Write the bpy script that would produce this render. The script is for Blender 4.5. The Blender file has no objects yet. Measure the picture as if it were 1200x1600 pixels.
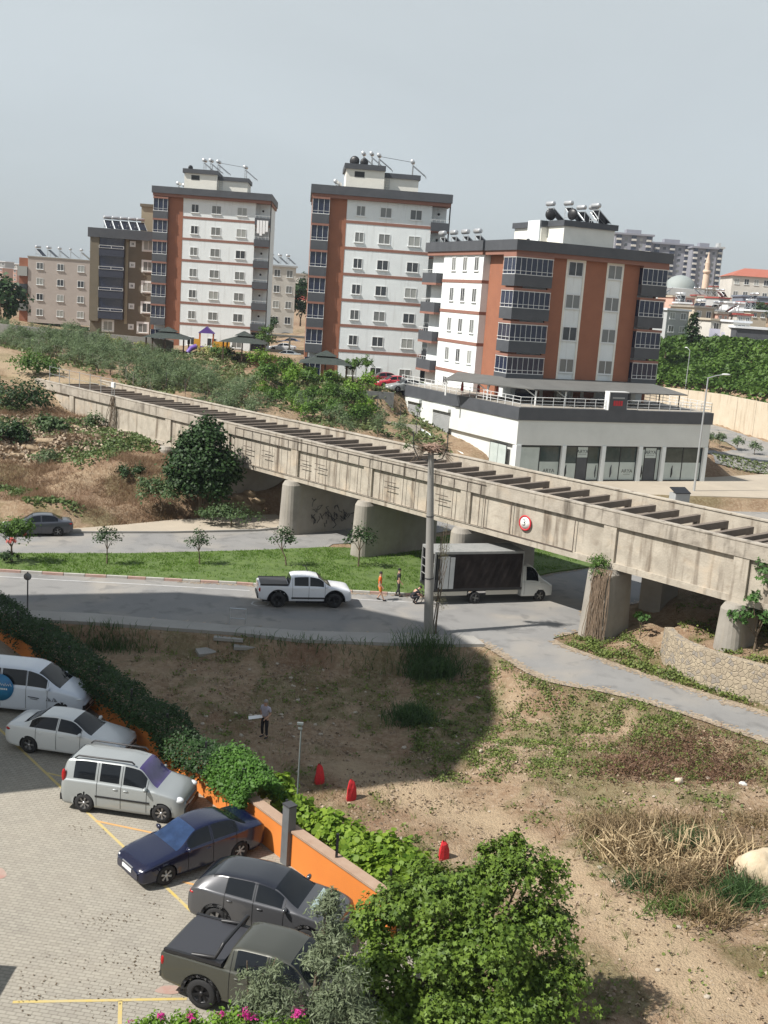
import bpy, bmesh, math, random
import numpy as np
from mathutils import Vector, Matrix
R_=math.radians
S=bpy.context.scene
# ------------------------------------------------------------------ camera
FPX=1700.0; PITCH=R_(11.15); ROLL=R_(4.0); CAMH=17.5
FW=Vector((0,math.cos(PITCH),-math.sin(PITCH))); RT=Vector((1,0,0)); UP=RT.cross(FW)
CX=RT*math.cos(ROLL)+UP*math.sin(ROLL); CY=-RT*math.sin(ROLL)+UP*math.cos(ROLL); CPOS=Vector((0,0,CAMH))
cam=bpy.data.cameras.new('camera'); camo=bpy.data.objects.new('camera',cam); S.collection.objects.link(camo); S.camera=camo
cam.sensor_fit='VERTICAL'; cam.sensor_height=24; cam.lens=FPX/1600*24; cam.clip_start=.5; cam.clip_end=6000
M3=Matrix((CX,CY,-FW)).transposed(); camo.matrix_world=Matrix.Translation(CPOS)@M3.to_4x4()
# ------------------------------------------------------------------ world and sun
SUNAZ=R_(24); SUNEL=R_(50)          # travel direction of the light on the ground, elevation
W=bpy.data.worlds.new('World'); S.world=W; W.use_nodes=True; nt=W.node_tree; nt.nodes.clear()
sky=nt.nodes.new('ShaderNodeTexSky'); sky.sky_type='NISHITA'; sky.sun_disc=False; sky.sun_elevation=SUNEL
sdir=Vector((-math.cos(SUNAZ)*math.cos(SUNEL),-math.sin(SUNAZ)*math.cos(SUNEL),math.sin(SUNEL)))
sky.sun_rotation=math.atan2(sdir.x,sdir.y); sky.air_density=1.0; sky.dust_density=1.5; sky.ozone_density=1.0
hs=nt.nodes.new('ShaderNodeHueSaturation'); hs.inputs['Saturation'].default_value=.42; hs.inputs['Value'].default_value=1
bg=nt.nodes.new('ShaderNodeBackground'); bg.inputs[1].default_value=.068; wo=nt.nodes.new('ShaderNodeOutputWorld')
hz=nt.nodes.new('ShaderNodeMix'); hz.data_type='RGBA'; hz.inputs[0].default_value=.62      # an even summer haze lies over the blue
tcw=nt.nodes.new('ShaderNodeTexCoord'); sxyz=nt.nodes.new('ShaderNodeSeparateXYZ'); nt.links.new(tcw.outputs['Generated'],sxyz.inputs[0])
wr=nt.nodes.new('ShaderNodeValToRGB'); nt.links.new(sxyz.outputs[2],wr.inputs[0])
wr.color_ramp.elements[0].color=(6.2,7.0,7.5,1); wr.color_ramp.elements[1].color=(8.5,9.2,9.2,1); wr.color_ramp.elements[1].position=.4; e_=wr.color_ramp.elements.new(.8); e_.color=(3.0,3.9,5.2,1)
nt.links.new(sky.outputs[0],hs.inputs['Color']); nt.links.new(hs.outputs[0],hz.inputs[6])
cmp_=nt.nodes.new('ShaderNodeMapping'); cmp_.inputs['Scale'].default_value=(1.2,1.2,3.5); nt.links.new(tcw.outputs['Generated'],cmp_.inputs[0]); cn=nt.nodes.new('ShaderNodeTexNoise'); cn.inputs['Scale'].default_value=1.6; cn.inputs['Detail'].default_value=5; cn.inputs['Distortion'].default_value=.5; nt.links.new(cmp_.outputs[0],cn.inputs['Vector'])
cr_=nt.nodes.new('ShaderNodeMapRange'); cr_.inputs[1].default_value=.3; cr_.inputs[2].default_value=.7; cr_.inputs[3].default_value=.91; cr_.inputs[4].default_value=1.07; nt.links.new(cn.outputs['Fac'],cr_.inputs[0])
cv_=nt.nodes.new('ShaderNodeVectorMath'); cv_.operation='SCALE'; nt.links.new(wr.outputs[0],cv_.inputs[0]); nt.links.new(cr_.outputs[0],cv_.inputs['Scale']); nt.links.new(cv_.outputs[0],hz.inputs[7]); nt.links.new(hz.outputs[2],bg.inputs[0]); nt.links.new(bg.outputs[0],wo.inputs[0])
sl=bpy.data.lights.new('sun','SUN'); sl.energy=5.0; sl.angle=R_(.6); sl.color=(1,.955,.89)
so=bpy.data.objects.new('sun',sl); S.collection.objects.link(so); so.rotation_euler=sdir.to_track_quat('Z','Y').to_euler()
S.view_settings.view_transform='Standard'; S.view_settings.look='None'; S.view_settings.exposure=.52; S.view_settings.gamma=1
S.render.engine='CYCLES'; S.render.resolution_x=768; S.render.resolution_y=1024
# ------------------------------------------------------------------ survey helpers: a line of sight to a point on the ground
def ray(x,y): return FW+CX*((x-600)/FPX)-CY*((y-800)/FPX)
def G(x,y,z=0.):
    d=ray(x,y); return CPOS+d*((z-CAMH)/d.z)
def AY(x,y,Y):
    d=ray(x,y); return CPOS+d*(Y/d.y)
def G2(x,y,z=0.): p=G(x,y,z); return (p.x,p.y)
def smooth(P,it=2):
    for _ in range(it): P=[q for a,b in zip(P,P[1:]+P[:1]) for q in ((a[0]*.75+b[0]*.25,a[1]*.75+b[1]*.25),(a[0]*.25+b[0]*.75,a[1]*.25+b[1]*.75))]
    return P
# ------------------------------------------------------------------ object helpers
col=S.collection
def tag(o,label=None,cat=None,group=None,kind=None):
    if label: o['label']=label
    if cat: o['category']=cat
    if group: o['group']=group
    if kind: o['kind']=kind
    return o
def thing(name,label,cat,loc=(0,0,0),rz=0.,group=None):
    o=bpy.data.objects.new(name,None); col.objects.link(o); o.location=loc; o.rotation_euler=(0,0,rz); o.empty_display_size=.2
    return tag(o,label,cat,group)
def kids(o): return [c for c in ALL if c.parent==o]
ALL=[]
def mkobj(name,me,parent=None,loc=None):
    o=bpy.data.objects.new(name,me); col.objects.link(o); ALL.append(o)
    if parent is not None: o.parent=parent
    if loc is not None: o.location=loc
    return o
def dup(root,loc,rz=None,scale=None,label=None,group=None,cat=None):
    r=root.copy(); col.objects.link(r); r.location=loc
    if rz is not None: r.rotation_euler=(0,0,rz)
    if scale is not None: r.scale=(scale,)*3 if not hasattr(scale,'__len__') else scale
    if label: r['label']=label
    if group: r['group']=group
    if cat: r['category']=cat
    for ch in [c for c in ALL if c.parent==root]:
        c=ch.copy(); col.objects.link(c); c.parent=r; ALL.append(c)
        for g in [q for q in ALL if q.parent==ch]:
            d=g.copy(); col.objects.link(d); d.parent=c; ALL.append(d)
    return r
def part(src,parent,loc,rz=0.):      # a repeated part shares its mesh; sub-parts are copied too
    c=src.copy(); col.objects.link(c); c.parent=parent; c.location=loc; c.rotation_euler=(0,0,rz); ALL.append(c)
    for g in [q for q in ALL if q.parent==src]:
        d=g.copy(); col.objects.link(d); d.parent=c; ALL.append(d)
    return c
class MB:
    def __init__(s): s.v=[]; s.f=[]; s.m=[]; s.sm=[]
    def add(s,vs,fs,m=0,M=None,sm=False):
        b=len(s.v)
        s.v+= [tuple(M@Vector(v)) for v in vs] if M is not None else [tuple(v) for v in vs]
        s.f+=[tuple(i+b for i in f) for f in fs]; s.m+=[m]*len(fs); s.sm+=[sm]*len(fs); return s
    def box(s,x0,y0,z0,x1,y1,z1,m=0,M=None):
        x0,x1=min(x0,x1),max(x0,x1); y0,y1=min(y0,y1),max(y0,y1); z0,z1=min(z0,z1),max(z0,z1)
        return s.add([(x0,y0,z0),(x1,y0,z0),(x1,y1,z0),(x0,y1,z0),(x0,y0,z1),(x1,y0,z1),(x1,y1,z1),(x0,y1,z1)],
            [(3,2,1,0),(4,5,6,7),(0,1,5,4),(1,2,6,5),(2,3,7,6),(3,0,4,7)],m,M)
    def prism(s,pts,z0,z1,m=0,M=None):   # pts ccw
        n=len(pts); vs=[(p[0],p[1],z0) for p in pts]+[(p[0],p[1],z1) for p in pts]
        return s.add(vs,[tuple(range(n))[::-1],tuple(range(n,2*n))]+[(i,(i+1)%n,n+(i+1)%n,n+i) for i in range(n)],m,M)
    def tube(s,path,rad,n=8,m=0,M=None,cap=True,sm=True):
        path=[Vector(p) for p in path]; k=len(path); rad=rad if hasattr(rad,'__len__') else [rad]*k
        vs=[]; up=Vector((.13,.21,1)).normalized(); prev=None
        for i,p in enumerate(path):
            d=(path[min(i+1,k-1)]-path[max(i-1,0)]).normalized()
            a=prev if prev is not None else (d.cross(up) if abs(d.dot(up))<.95 else d.cross(Vector((1,0,0))))
            a=(a-d*a.dot(d)).normalized(); b=d.cross(a); prev=a
            vs+=[p+(a*math.cos(t)+b*math.sin(t))*rad[i] for t in [2*math.pi*j/n for j in range(n)]]
        fs=[(i*n+j,i*n+(j+1)%n,(i+1)*n+(j+1)%n,(i+1)*n+j) for i in range(k-1) for j in range(n)]
        s.add(vs,fs,m,M,sm)
        if cap: s.add([v for v in vs[:n]],[tuple(range(n))[::-1]],m,M); s.add([v for v in vs[-n:]],[tuple(range(n))],m,M)
        return s
    def bar(s,a,b,w,m=0,M=None): return s.tube([a,b],w*.7071,4,m,M,sm=False)
    def lathe(s,prof,axis='z',n=20,m=0,M=None,sm=True):  # prof: (radius, height)
        vs=[]
        for r,h in prof:
            for j in range(n):
                t=2*math.pi*j/n; c,d=r*math.cos(t),r*math.sin(t)
                vs.append((c,d,h) if axis=='z' else (c,h,d) if axis=='y' else (h,c,d))
        fs=[(i*n+j,i*n+(j+1)%n,(i+1)*n+(j+1)%n,(i+1)*n+j) for i in range(len(prof)-1) for j in range(n)]
        return s.add(vs,fs,m,M,sm)
    def ball(s,c,r,n=10,m=0,M=None):
        r=r if hasattr(r,'__len__') else (r,r,r); vs=[];fs=[]
        for i in range(n//2+1):
            a=math.pi*i/(n//2)
            for j in range(n):
                t=2*math.pi*j/n; vs.append((c[0]+r[0]*math.sin(a)*math.cos(t),c[1]+r[1]*math.sin(a)*math.sin(t),c[2]+r[2]*math.cos(a)))
        for i in range(n//2):
            for j in range(n): fs.append((i*n+j,(i+1)*n+j,(i+1)*n+(j+1)%n,i*n+(j+1)%n))
        return s.add(vs,fs,m,M,True)
    def mesh(s,name,mats):
        me=bpy.data.meshes.new(name); me.from_pydata(s.v,[],s.f)
        for mt in (mats if isinstance(mats,(list,tuple)) else [mats]): me.materials.append(mt)
        me.polygons.foreach_set('material_index',s.m); me.polygons.foreach_set('use_smooth',s.sm); me.update(); return me
    def build(s,name,mats,parent=None,loc=None): return mkobj(name,s.mesh(name,mats),parent,loc)
def npmesh(name,v,nper,mats,sm=False,fattr=None):   # v (k,nper,3): k separate faces
    k=len(v); me=bpy.data.meshes.new(name); me.vertices.add(k*nper); me.vertices.foreach_set('co',np.ascontiguousarray(v,dtype=np.float32).ravel())
    me.loops.add(k*nper); me.loops.foreach_set('vertex_index',np.arange(k*nper,dtype=np.int32))
    me.polygons.add(k); me.polygons.foreach_set('loop_start',np.arange(0,k*nper,nper,dtype=np.int32)); me.polygons.foreach_set('loop_total',np.full(k,nper,dtype=np.int32))
    for mt in (mats if isinstance(mats,(list,tuple)) else [mats]): me.materials.append(mt)
    me.update(calc_edges=True)
    return me
# ------------------------------------------------------------------ materials
MATS={}
def mat(name,c,rough=.8,c2=None,sc=4.,bump=0.,metal=0.,coat=0.,stain=None,spec=.5,bsc=None,coord='Object'):
    if name in MATS: return MATS[name]
    m=bpy.data.materials.new(name); m.use_nodes=True; t=m.node_tree; b=t.nodes['Principled BSDF']; L=t.links.new
    b.inputs['Base Color'].default_value=(*c,1); b.inputs['Roughness'].default_value=rough; b.inputs['Metallic'].default_value=metal
    b.inputs['Coat Weight'].default_value=coat; b.inputs['Coat Roughness'].default_value=.05; b.inputs['Specular IOR Level'].default_value=spec
    tc=t.nodes.new('ShaderNodeTexCoord')
    if c2 is not None:
        n=t.nodes.new('ShaderNodeTexNoise'); n.inputs['Scale'].default_value=sc; n.inputs['Detail'].default_value=6; n.inputs['Roughness'].default_value=.65
        L(tc.outputs[coord],n.inputs['Vector']); r=t.nodes.new('ShaderNodeValToRGB'); r.color_ramp.elements[0].position=.32; r.color_ramp.elements[1].position=.68
        r.color_ramp.elements[0].color=(*c,1); r.color_ramp.elements[1].color=(*c2,1); L(n.outputs['Fac'],r.inputs[0]); out=r.outputs[0]
        if stain is not None:   # rain streaks: noise stretched along z, kept patchy
            mp=t.nodes.new('ShaderNodeMapping'); mp.inputs['Scale'].default_value=(2.2,2.2,.22); L(tc.outputs[coord],mp.inputs[0])
            n2=t.nodes.new('ShaderNodeTexNoise'); n2.inputs['Scale'].default_value=1.; n2.inputs['Detail'].default_value=7; L(mp.outputs[0],n2.inputs['Vector'])
            r2=t.nodes.new('ShaderNodeValToRGB'); r2.color_ramp.elements[0].position=.54; r2.color_ramp.elements[1].position=.72
            L(n2.outputs['Fac'],r2.inputs[0]); mx=t.nodes.new('ShaderNodeMix'); mx.data_type='RGBA'; L(r2.outputs[0],mx.inputs[0]); L(out,mx.inputs[6]); mx.inputs[7].default_value=(*stain,1); out=mx.outputs[2]
        L(out,b.inputs['Base Color'])
    if bump>0:
        n3=t.nodes.new('ShaderNodeTexNoise'); n3.inputs['Scale'].default_value=bsc or sc*4; n3.inputs['Detail'].default_value=5; L(tc.outputs[coord],n3.inputs['Vector'])
        bp=t.nodes.new('ShaderNodeBump'); bp.inputs['Strength'].default_value=bump; bp.inputs['Distance'].default_value=.05; L(n3.outputs['Fac'],bp.inputs['Height']); L(bp.outputs[0],b.inputs['Normal'])
    MATS[name]=m; return m
def enrich(m,c1,s1,a1,b1,f1,c2,s2,a2,b2,f2):   # two more layers of wear over a finished base colour
    t=m.node_tree; bs=t.nodes['Principled BSDF']; src=bs.inputs['Base Color'].links[0].from_socket; tc=t.nodes.new('ShaderNodeTexCoord')
    for c,sc,a,b_,f in ((c1,s1,a1,b1,f1),(c2,s2,a2,b2,f2)):
        n=t.nodes.new('ShaderNodeTexNoise'); n.inputs['Scale'].default_value=sc; n.inputs['Detail'].default_value=5; n.inputs['Distortion'].default_value=.6; t.links.new(tc.outputs['Object'],n.inputs['Vector'])
        r=t.nodes.new('ShaderNodeMapRange'); r.inputs[1].default_value=a; r.inputs[2].default_value=b_; r.inputs[4].default_value=f; t.links.new(n.outputs['Fac'],r.inputs[0])
        x=t.nodes.new('ShaderNodeMix'); x.data_type='RGBA'; t.links.new(r.outputs[0],x.inputs[0]); t.links.new(src,x.inputs[6]); x.inputs[7].default_value=(*c,1); src=x.outputs[2]
    t.links.new(src,bs.inputs['Base Color'])
def leafmat(name,c,c2,c3=None,sc=1.5,tr=.35,rough=.55):
    if name in MATS: return MATS[name]
    m=bpy.data.materials.new(name); m.use_nodes=True; t=m.node_tree; L=t.links.new; b=t.nodes['Principled BSDF']; o=t.nodes['Material Output']
    g=t.nodes.new('ShaderNodeNewGeometry'); tc=t.nodes.new('ShaderNodeTexCoord'); n=t.nodes.new('ShaderNodeTexNoise'); n.inputs['Scale'].default_value=sc; n.inputs['Detail'].default_value=3
    L(tc.outputs['Object'],n.inputs['Vector'])
    ad=t.nodes.new('ShaderNodeMath'); ad.operation='MULTIPLY_ADD'; L(g.outputs['Random Per Island'],ad.inputs[0]); ad.inputs[1].default_value=.55; 
    sb=t.nodes.new('ShaderNodeMath'); sb.operation='MULTIPLY_ADD'; L(n.outputs['Fac'],sb.inputs[0]); sb.inputs[1].default_value=1.3; sb.inputs[2].default_value=-.42; L(sb.outputs[0],ad.inputs[2])
    r=t.nodes.new('ShaderNodeValToRGB'); r.color_ramp.elements[0].color=(*c,1); r.color_ramp.elements[1].color=(*c2,1)
    if c3: e=r.color_ramp.elements.new(.93); e.color=(*c3,1); r.color_ramp.elements[1].position=.8 if False else r.color_ramp.elements[1].position
    L(ad.outputs[0],r.inputs[0]); L(r.outputs[0],b.inputs['Base Color']); b.inputs['Roughness'].default_value=rough; b.inputs['Specular IOR Level'].default_value=.3
    tl=t.nodes.new('ShaderNodeBsdfTranslucent'); L(r.outputs[0],tl.inputs['Color']); mx=t.nodes.new('ShaderNodeMixShader'); mx.inputs[0].default_value=tr
    L(b.outputs[0],mx.inputs[1]); L(tl.outputs[0],mx.inputs[2]); L(mx.outputs[0],o.inputs['Surface']); MATS[name]=m; return m
white=mat('white_plaster',(.76,.80,.80),.85,(.70,.735,.74),.6,.1,stain=(.62,.645,.64))
cream=mat('cream_plaster',(.80,.78,.70),.85,(.72,.70,.63),.7,.1)
brown=mat('terracotta_plaster',(.31,.125,.07),.85,(.265,.108,.062),.8,.1)
band=mat('band_plaster',(.27,.135,.10),.85,(.24,.115,.085),1.)
anth=mat('anthracite_cladding',(.055,.06,.068),.6,(.075,.08,.09),.8)
frame_w=mat('white_window_frame',(.72,.73,.72),.45)
glass=mat('window_glass',(.03,.035,.04),.12,(.06,.065,.07),1.3,spec=.6)
_t=glass.node_tree; _b=_t.nodes['Principled BSDF']; _o=_t.nodes.new('ShaderNodeObjectInfo'); _m=_t.nodes.new('ShaderNodeMix'); _m.data_type='RGBA'; _r=_t.nodes.new('ShaderNodeValToRGB'); _r.color_ramp.interpolation='CONSTANT'
for _p,_c in ((.0,.0),(.35,.35),(.62,.75),(.85,.15)):
    _e=_r.color_ramp.elements.new(_p) if _p else _r.color_ramp.elements[0]; _e.color=(_c,_c,_c,1)
_r.color_ramp.elements[-1].color=(.2,.2,.2,1)
_t.links.new(_o.outputs['Random'],_r.inputs[0]); _t.links.new(_r.outputs[0],_m.inputs[0]); _t.links.new(_b.inputs['Base Color'].links[0].from_socket,_m.inputs[6]); _m.inputs[7].default_value=(.42,.43,.40,1); _t.links.new(_m.outputs[2],_b.inputs['Base Color'])
bglass=mat('balcony_glass',(.012,.018,.045),.1,(.03,.035,.06),2.,spec=.5)
metal=mat('galvanised_steel',(.5,.52,.53),.4,metal=.6)
dmetal=mat('dark_steel',(.06,.06,.065),.5,metal=.3)
tankm=mat('tank_steel',(.50,.51,.52),.35,metal=.5)
solarm=mat('solar_glass',(.02,.022,.03),.15)
conc=mat('aged_concrete',(.31,.275,.225),.9,(.45,.405,.335),.9,.35,stain=(.15,.12,.09),bsc=9)
enrich(conc,(.20,.16,.12),1.3,.55,.72,.45,(.50,.40,.29),.5,.55,.7,.5)
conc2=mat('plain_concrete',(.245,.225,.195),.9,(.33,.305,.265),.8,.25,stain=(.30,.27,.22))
beamm=mat('weathered_beam',(.13,.105,.085),.9,(.19,.155,.125),1.5,.2)
asph=mat('asphalt',(.19,.187,.182),.9,(.228,.224,.216),.35,.15,bsc=40)
enrich(asph,(.29,.265,.23),.22,.47,.66,.75,(.13,.128,.125),.8,.55,.66,.55)
side=mat('pavement_concrete',(.27,.26,.24),.9,(.33,.315,.29),.5,.1)
sandm=mat('sandy_pavement',(.33,.285,.225),.9,(.40,.345,.27),.25,.1)
rubber=mat('tyre_rubber',(.015,.015,.016),.8)
rimm=mat('alloy_rim',(.5,.5,.51),.3,metal=.8)
blackm=mat('black_plastic',(.015,.015,.017),.45)
carglass=mat('car_glass',(.008,.010,.013),.04,spec=.35)
bark=mat('bark',(.10,.07,.045),.9,(.17,.13,.09),6,.5)
rock=mat('limestone',(.46,.38,.28),.9,(.60,.52,.41),1.2,.6)
redl=mat('red_lens',(.35,.01,.01),.2); lens=mat('clear_lens',(.65,.68,.7),.12)
skin=mat('skin',(.42,.25,.17),.6)
# ------------------------------------------------------------------ noise
def vnoise(x,y,seed=0):
    x=np.asarray(x,float);y=np.asarray(y,float); xi=np.floor(x).astype(np.int64);yi=np.floor(y).astype(np.int64);fx=x-xi;fy=y-yi;fx=fx*fx*(3-2*fx);fy=fy*fy*(3-2*fy)
    def h(a,b):
        n=(a*374761393+b*668265263+seed*144665)&0xffffffff; n=((n^(n>>13))*1274126177)&0xffffffff; return ((n^(n>>16))&0xffff)/65535.
    return (h(xi,yi)*(1-fx)+h(xi+1,yi)*fx)*(1-fy)+(h(xi,yi+1)*(1-fx)+h(xi+1,yi+1)*fx)*fy
def fbm(x,y,seed=0,o=4): return sum(vnoise(x*2**i,y*2**i,seed+i)*.5**i for i in range(o))/sum(.5**i for i in range(o))
def inpoly(x,y,P):
    r=np.zeros(x.shape,bool); n=len(P)
    for i in range(n):
        x1,y1=P[i];x2,y2=P[(i+1)%n]
        if y1==y2: continue
        c=((y1>y)!=(y2>y))&(x<(x2-x1)*(y-y1)/(y2-y1)+x1); r^=c
    return r
def dpoly(x,y,P):
    d=np.full(x.shape,1e9); n=len(P)
    for i in range(n):
        x1,y1=P[i];x2,y2=P[(i+1)%n]; dx,dy=x2-x1,y2-y1; t=np.clip(((x-x1)*dx+(y-y1)*dy)/(dx*dx+dy*dy+1e-9),0,1); d=np.minimum(d,np.hypot(x-x1-t*dx,y-y1-t*dy))
    return np.where(inpoly(x,y,P),0,d)
# ------------------------------------------------------------------ ground plan
mainroad=[G2(*p) for p in [(-150,884),(0,893),(100,899),(200,904),(370,913),(551,926),(660,932),(720,925),(800,910),(861,896),(923,887)]]+[(20,80),(27,88),(33,94),(40,96),(40,86),(33,83),(25,75),(17,66)]+[G2(*p) for p in [(913,957),(925,982),(858,999),(700,996),(590,992),(473,989),(370,981),(300,975),(150,962),(0,955),(-150,948)]]
branch=[G2(*p) for p in [(858,999),(940,1029),(1033,1061),(1200,1113),(1400,1180),(1400,1235),(1200,1162),(1050,1110),(950,1082),(860,1068),(815,1048),(780,1024),(755,1008),(700,985),(760,965),(850,975)]]; branch=smooth(branch)
farroad=[G2(*p) for p in [(-200,833),(0,832),(113,833),(267,833),(400,830),(491,822)]]+[(-4.5,83),(-1,87.5),(5,92),(13,94),(24,98),(33,101),(45,104),(45,97),(33,95),(24,91),(14,87.5),(6,84),(0.5,78)]+[G2(*p) for p in [(520,850),(509,857),(400,862),(200,867),(0,867),(-200,866)]]
swalk_near=[G2(*p) for p in [(0,955),(150,962),(300,975),(370,981),(473,989),(590,992),(700,996),(740,997),(757,1010),(720,1010),(640,1009),(470,1003),(370,992),(300,987),(150,976),(0,968)]]
swalk_far=[G2(*p) for p in [(-200,815),(0,824),(110,829),(197,822),(267,815),(400,807),(430,806),(491,822),(400,830),(267,833),(113,833),(0,832),(-200,833)]]
median=[G2(*p) for p in [(-200,866),(0,867),(200,867),(400,862),(509,857)]]+[(-1,74.5),(6,82),(12,86),(20,89),(27,88),(20,80)]+[G2(*p) for p in [(923,887),(861,896),(800,910),(720,925),(660,932),(551,926),(370,913),(200,904),(0,893),(-200,882)]]
forecourt=[(11,100),(14,98),(22,100.5),(33,103.5),(45,106),(70,112),(70,128),(56,130),(46,124),(35,116),(12,106)]
WALL=[(-21.5,54.2),(-17.85,49.9),(-8.3,38.6),(-2.3,31.2),(.6,27.9),(2.6,25.4)]
parking=WALL+[(2.6,18),(-40,18),(-40,54.2)]
AQO=Vector((-34.8,108.5,0)); AQAZ=R_(-47.1); AU=(math.cos(AQAZ),math.sin(AQAZ)); AN=(-AU[1],AU[0])
def aq(s,n,z=0): return Vector((AQO.x+AU[0]*s+AN[0]*n,AQO.y+AU[1]*s+AN[1]*n,z))
fieldn=[(15,52.3),(15.3,51.6),(16.3,50.1),(18.4,48.6),(22,45.8)]
CP=[(-10,47,-1.2),(-5,45,-1.6),(0,50,-1.5),(0,44,-1.7),(3,40,-1.5),(-3,38,-1.4),(4,33,-1.3),(5,46,-1.4),(8,45,-1.1),(8,39,-1.0),(12,42,-.5),(14,37,-.5),(5,27,-1.2),(9,25,-1),(14,29,-.7),(20,35,-.3),(25,42,.2),(0,33,-1.4),(-8,42,-1.5),(5,20,-1.2),(15,20,-1),(-3,53,-.9),(-9,53,-.8),(3,53,-1),
 (-9,79.5,.6),(-11,79.5,.5),(-14,80,.8),(-20,80,1.0),(-28,80,1.2),(-36,82,1.6),(-12,83.5,1.6),(-17,86,2.8),(-22,88,3.3),(-28,88,2.6),(-30,94,3.4),(-33,101,4.4),(-40,92,3),(-45,102,5),(-38,109,6.6),(-44,118,7.6),(-55,108,6),(-50,130,8.4),(-60,90,3),(-70,120,8),(-36,116,7.2),(-36,122,7.6),(-27,92.5,3.9),(-23,93,4.0),(-31,99,4.3),
 (-28,118,7.4),(-20,108,6.8),(-12,102,6.4),(-5,98,6.0),(0,99,5.6),(4,103,4.6),(-30,130,7.9),(-15,120,7.5),(-5,112,6.8),(0,105,5.2),(3,100,4.5),(-3,116.5,5.4),(0.5,115,4.4),(-45,145,8.4),(-20,145,8.4),(0,130,7.2),(-8,134,7.6),(5,140,7.4),(-30,163,8.4),(-60,160,8.8),(-15,160,8.3),(5,160,8),(-5,124,7.5),
 (3.5,110,3.5),(2.5,112,3.7),(6,105.5,2.4),(8,102.5,1.4),(10,101,.8),(12,99,.4),(20,125,2),(35,140,2),(52,150,1.2),(60,180,1.5),(70,150,1),(45,135,1.2),(20,160,6),(0,180,8.5),(36,160,3),(44,170,1.5),(48,160,1.2),(30,180,6),(-90,200,10),(0,220,10),(90,110,1),(60,90,.3),(40,70,.3),
 (17,56,1.7),(20,54,2.0),(24,52,2.4),(30,58,2.5),(18,60,1.6),(15,60,.3),(17.4,52.5,1.8),(20,49.5,1.9),(23,48,2.1),(30,46,2.6),(14.5,55,.15),(12,56.5,.05),(13.8,53.4,.05),(50,50,3),(24,60,1.8),(19,66,.8)]
CP+=[(*aq(s_,n_)[:2],z_) for s_,n_,z_ in ((72,9,3.9),(76,8.5,4.2),(80,8.5,4.5),(86,9,4.8),(70.5,12,3.0),(76,14,3.5),(72,3,.7),(75,3,1.1),(76,6,3.0),(80,4,2.4),(84,4,3.2))]
CPA=np.array(CP)
FLAT=[mainroad,branch,farroad,swalk_near,swalk_far,median,parking,[(p[0],p[1]) for p in [aq(36,-2),aq(58,-2),aq(58,8),aq(36,8)]]]
CWALL=[(66,128),(60,140),(54.5,154.5),(51,170),(43,178),(30,182)]
HILL=CWALL+[(30,230),(20,360),(500,900),(900,300),(400,100)]
def TH(x,y):
    x=np.asarray(x,float);y=np.asarray(y,float); num=np.zeros(x.shape);den=np.zeros(x.shape)
    for a,b,c in CPA:
        w=1./(((x-a)**2+(y-b)**2)**1.6+.3); num+=w*c; den+=w
    h=num/den
    # far country: a hillside rising to the right, gentle swells elsewhere
    far=np.clip((y-170)/200,0,1); hp=np.clip((x-5)/45,0,1); h=h*(1-far)+10*far*(1-hp)+far*hp*(13.2+np.clip((y-260)/400,0,1)*22)
    ins=inpoly(x,y,HILL); d=np.full(x.shape,1e9)
    for i in range(len(CWALL)-1):
        (x1,y1),(x2,y2)=CWALL[i],CWALL[i+1]; t=np.clip(((x-x1)*(x2-x1)+(y-y1)*(y2-y1))/((x2-x1)**2+(y2-y1)**2),0,1); d=np.minimum(d,np.hypot(x-x1-t*(x2-x1),y-y1-t*(y2-y1)))
    hh=6.1+np.clip(d-1.2,0,10)*.72+np.clip((y-260)/400,0,1)*22*hp; h=np.where(ins,np.where(d<1.2,1.2,hh),h)
    h=h+(fbm(x*.6,y*.6,3)-.5)*.35+(fbm(x*.15,y*.15,7)-.5)*.5
    c=dpoly(x,y,forecourt); h=h*np.clip(c/3.,0,1)+.9*(1-np.clip(c/3.,0,1))
    c=dpoly(x,y,[(-9,119.5),(-1,119.5),(1.5,123),(10,150),(-12,158),(-16,140)]); h=h*np.clip(c/1.5,0,1)+7.25*(1-np.clip(c/1.5,0,1))
    wd=np.full(x.shape,2.2)
    for i,P in enumerate(FLAT):
        d=dpoly(x,y,P); w=1.1 if P is parking else (.6 if P is swalk_near else 2.4); t=np.clip((d-.25)/w,0,1); t=t*t*(3-2*t)
        if P is branch: t=np.where(inpoly(x,y,fieldn+[(40,40),(40,70),(15,60)]),np.clip((d-1.15)/.6,0,1),t)
        h=h*t+(-.035)*(1-t)
    return h

def axis(a,b,step,lo,hi):
    L=list(np.arange(a,b+.01,step)); s=step; v=a; left=[]
    while v>lo: s*=1.22; v-=s; left.append(v)
    s=step; v=b; r=[]
    while v<hi: s*=1.22; v+=s; r.append(v)
    return np.array(left[::-1]+L+r)
gx=axis(-42,62,.42,-2500,2600); gy=axis(20,187,.42,-60,3500)
XX,YY=np.meshgrid(gx,gy); ZZ=TH(XX.ravel(),YY.ravel()).reshape(XX.shape); ZZ+=np.where((YY<130)&(ZZ>-.085),0,0)
nx,ny=len(gx),len(gy)
fine=(fbm(XX*1.7,YY*1.7,21)-.5)*.22
off=np.minimum.reduce([dpoly(XX,YY,P) for P in FLAT]+[dpoly(XX,YY,forecourt)]); ZZ+=fine*np.clip(off-.4,0,1)
me=bpy.data.meshes.new('ground'); V=np.stack([XX,YY,ZZ],-1).reshape(-1,3)
idx=np.arange(nx*ny).reshape(ny,nx); F=np.stack([idx[:-1,:-1],idx[:-1,1:],idx[1:,1:],idx[1:,:-1]],-1).reshape(-1,4)
me.vertices.add(len(V)); me.vertices.foreach_set('co',V.ravel().astype(np.float32)); me.loops.add(F.size); me.loops.foreach_set('vertex_index',F.ravel().astype(np.int32))
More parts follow.
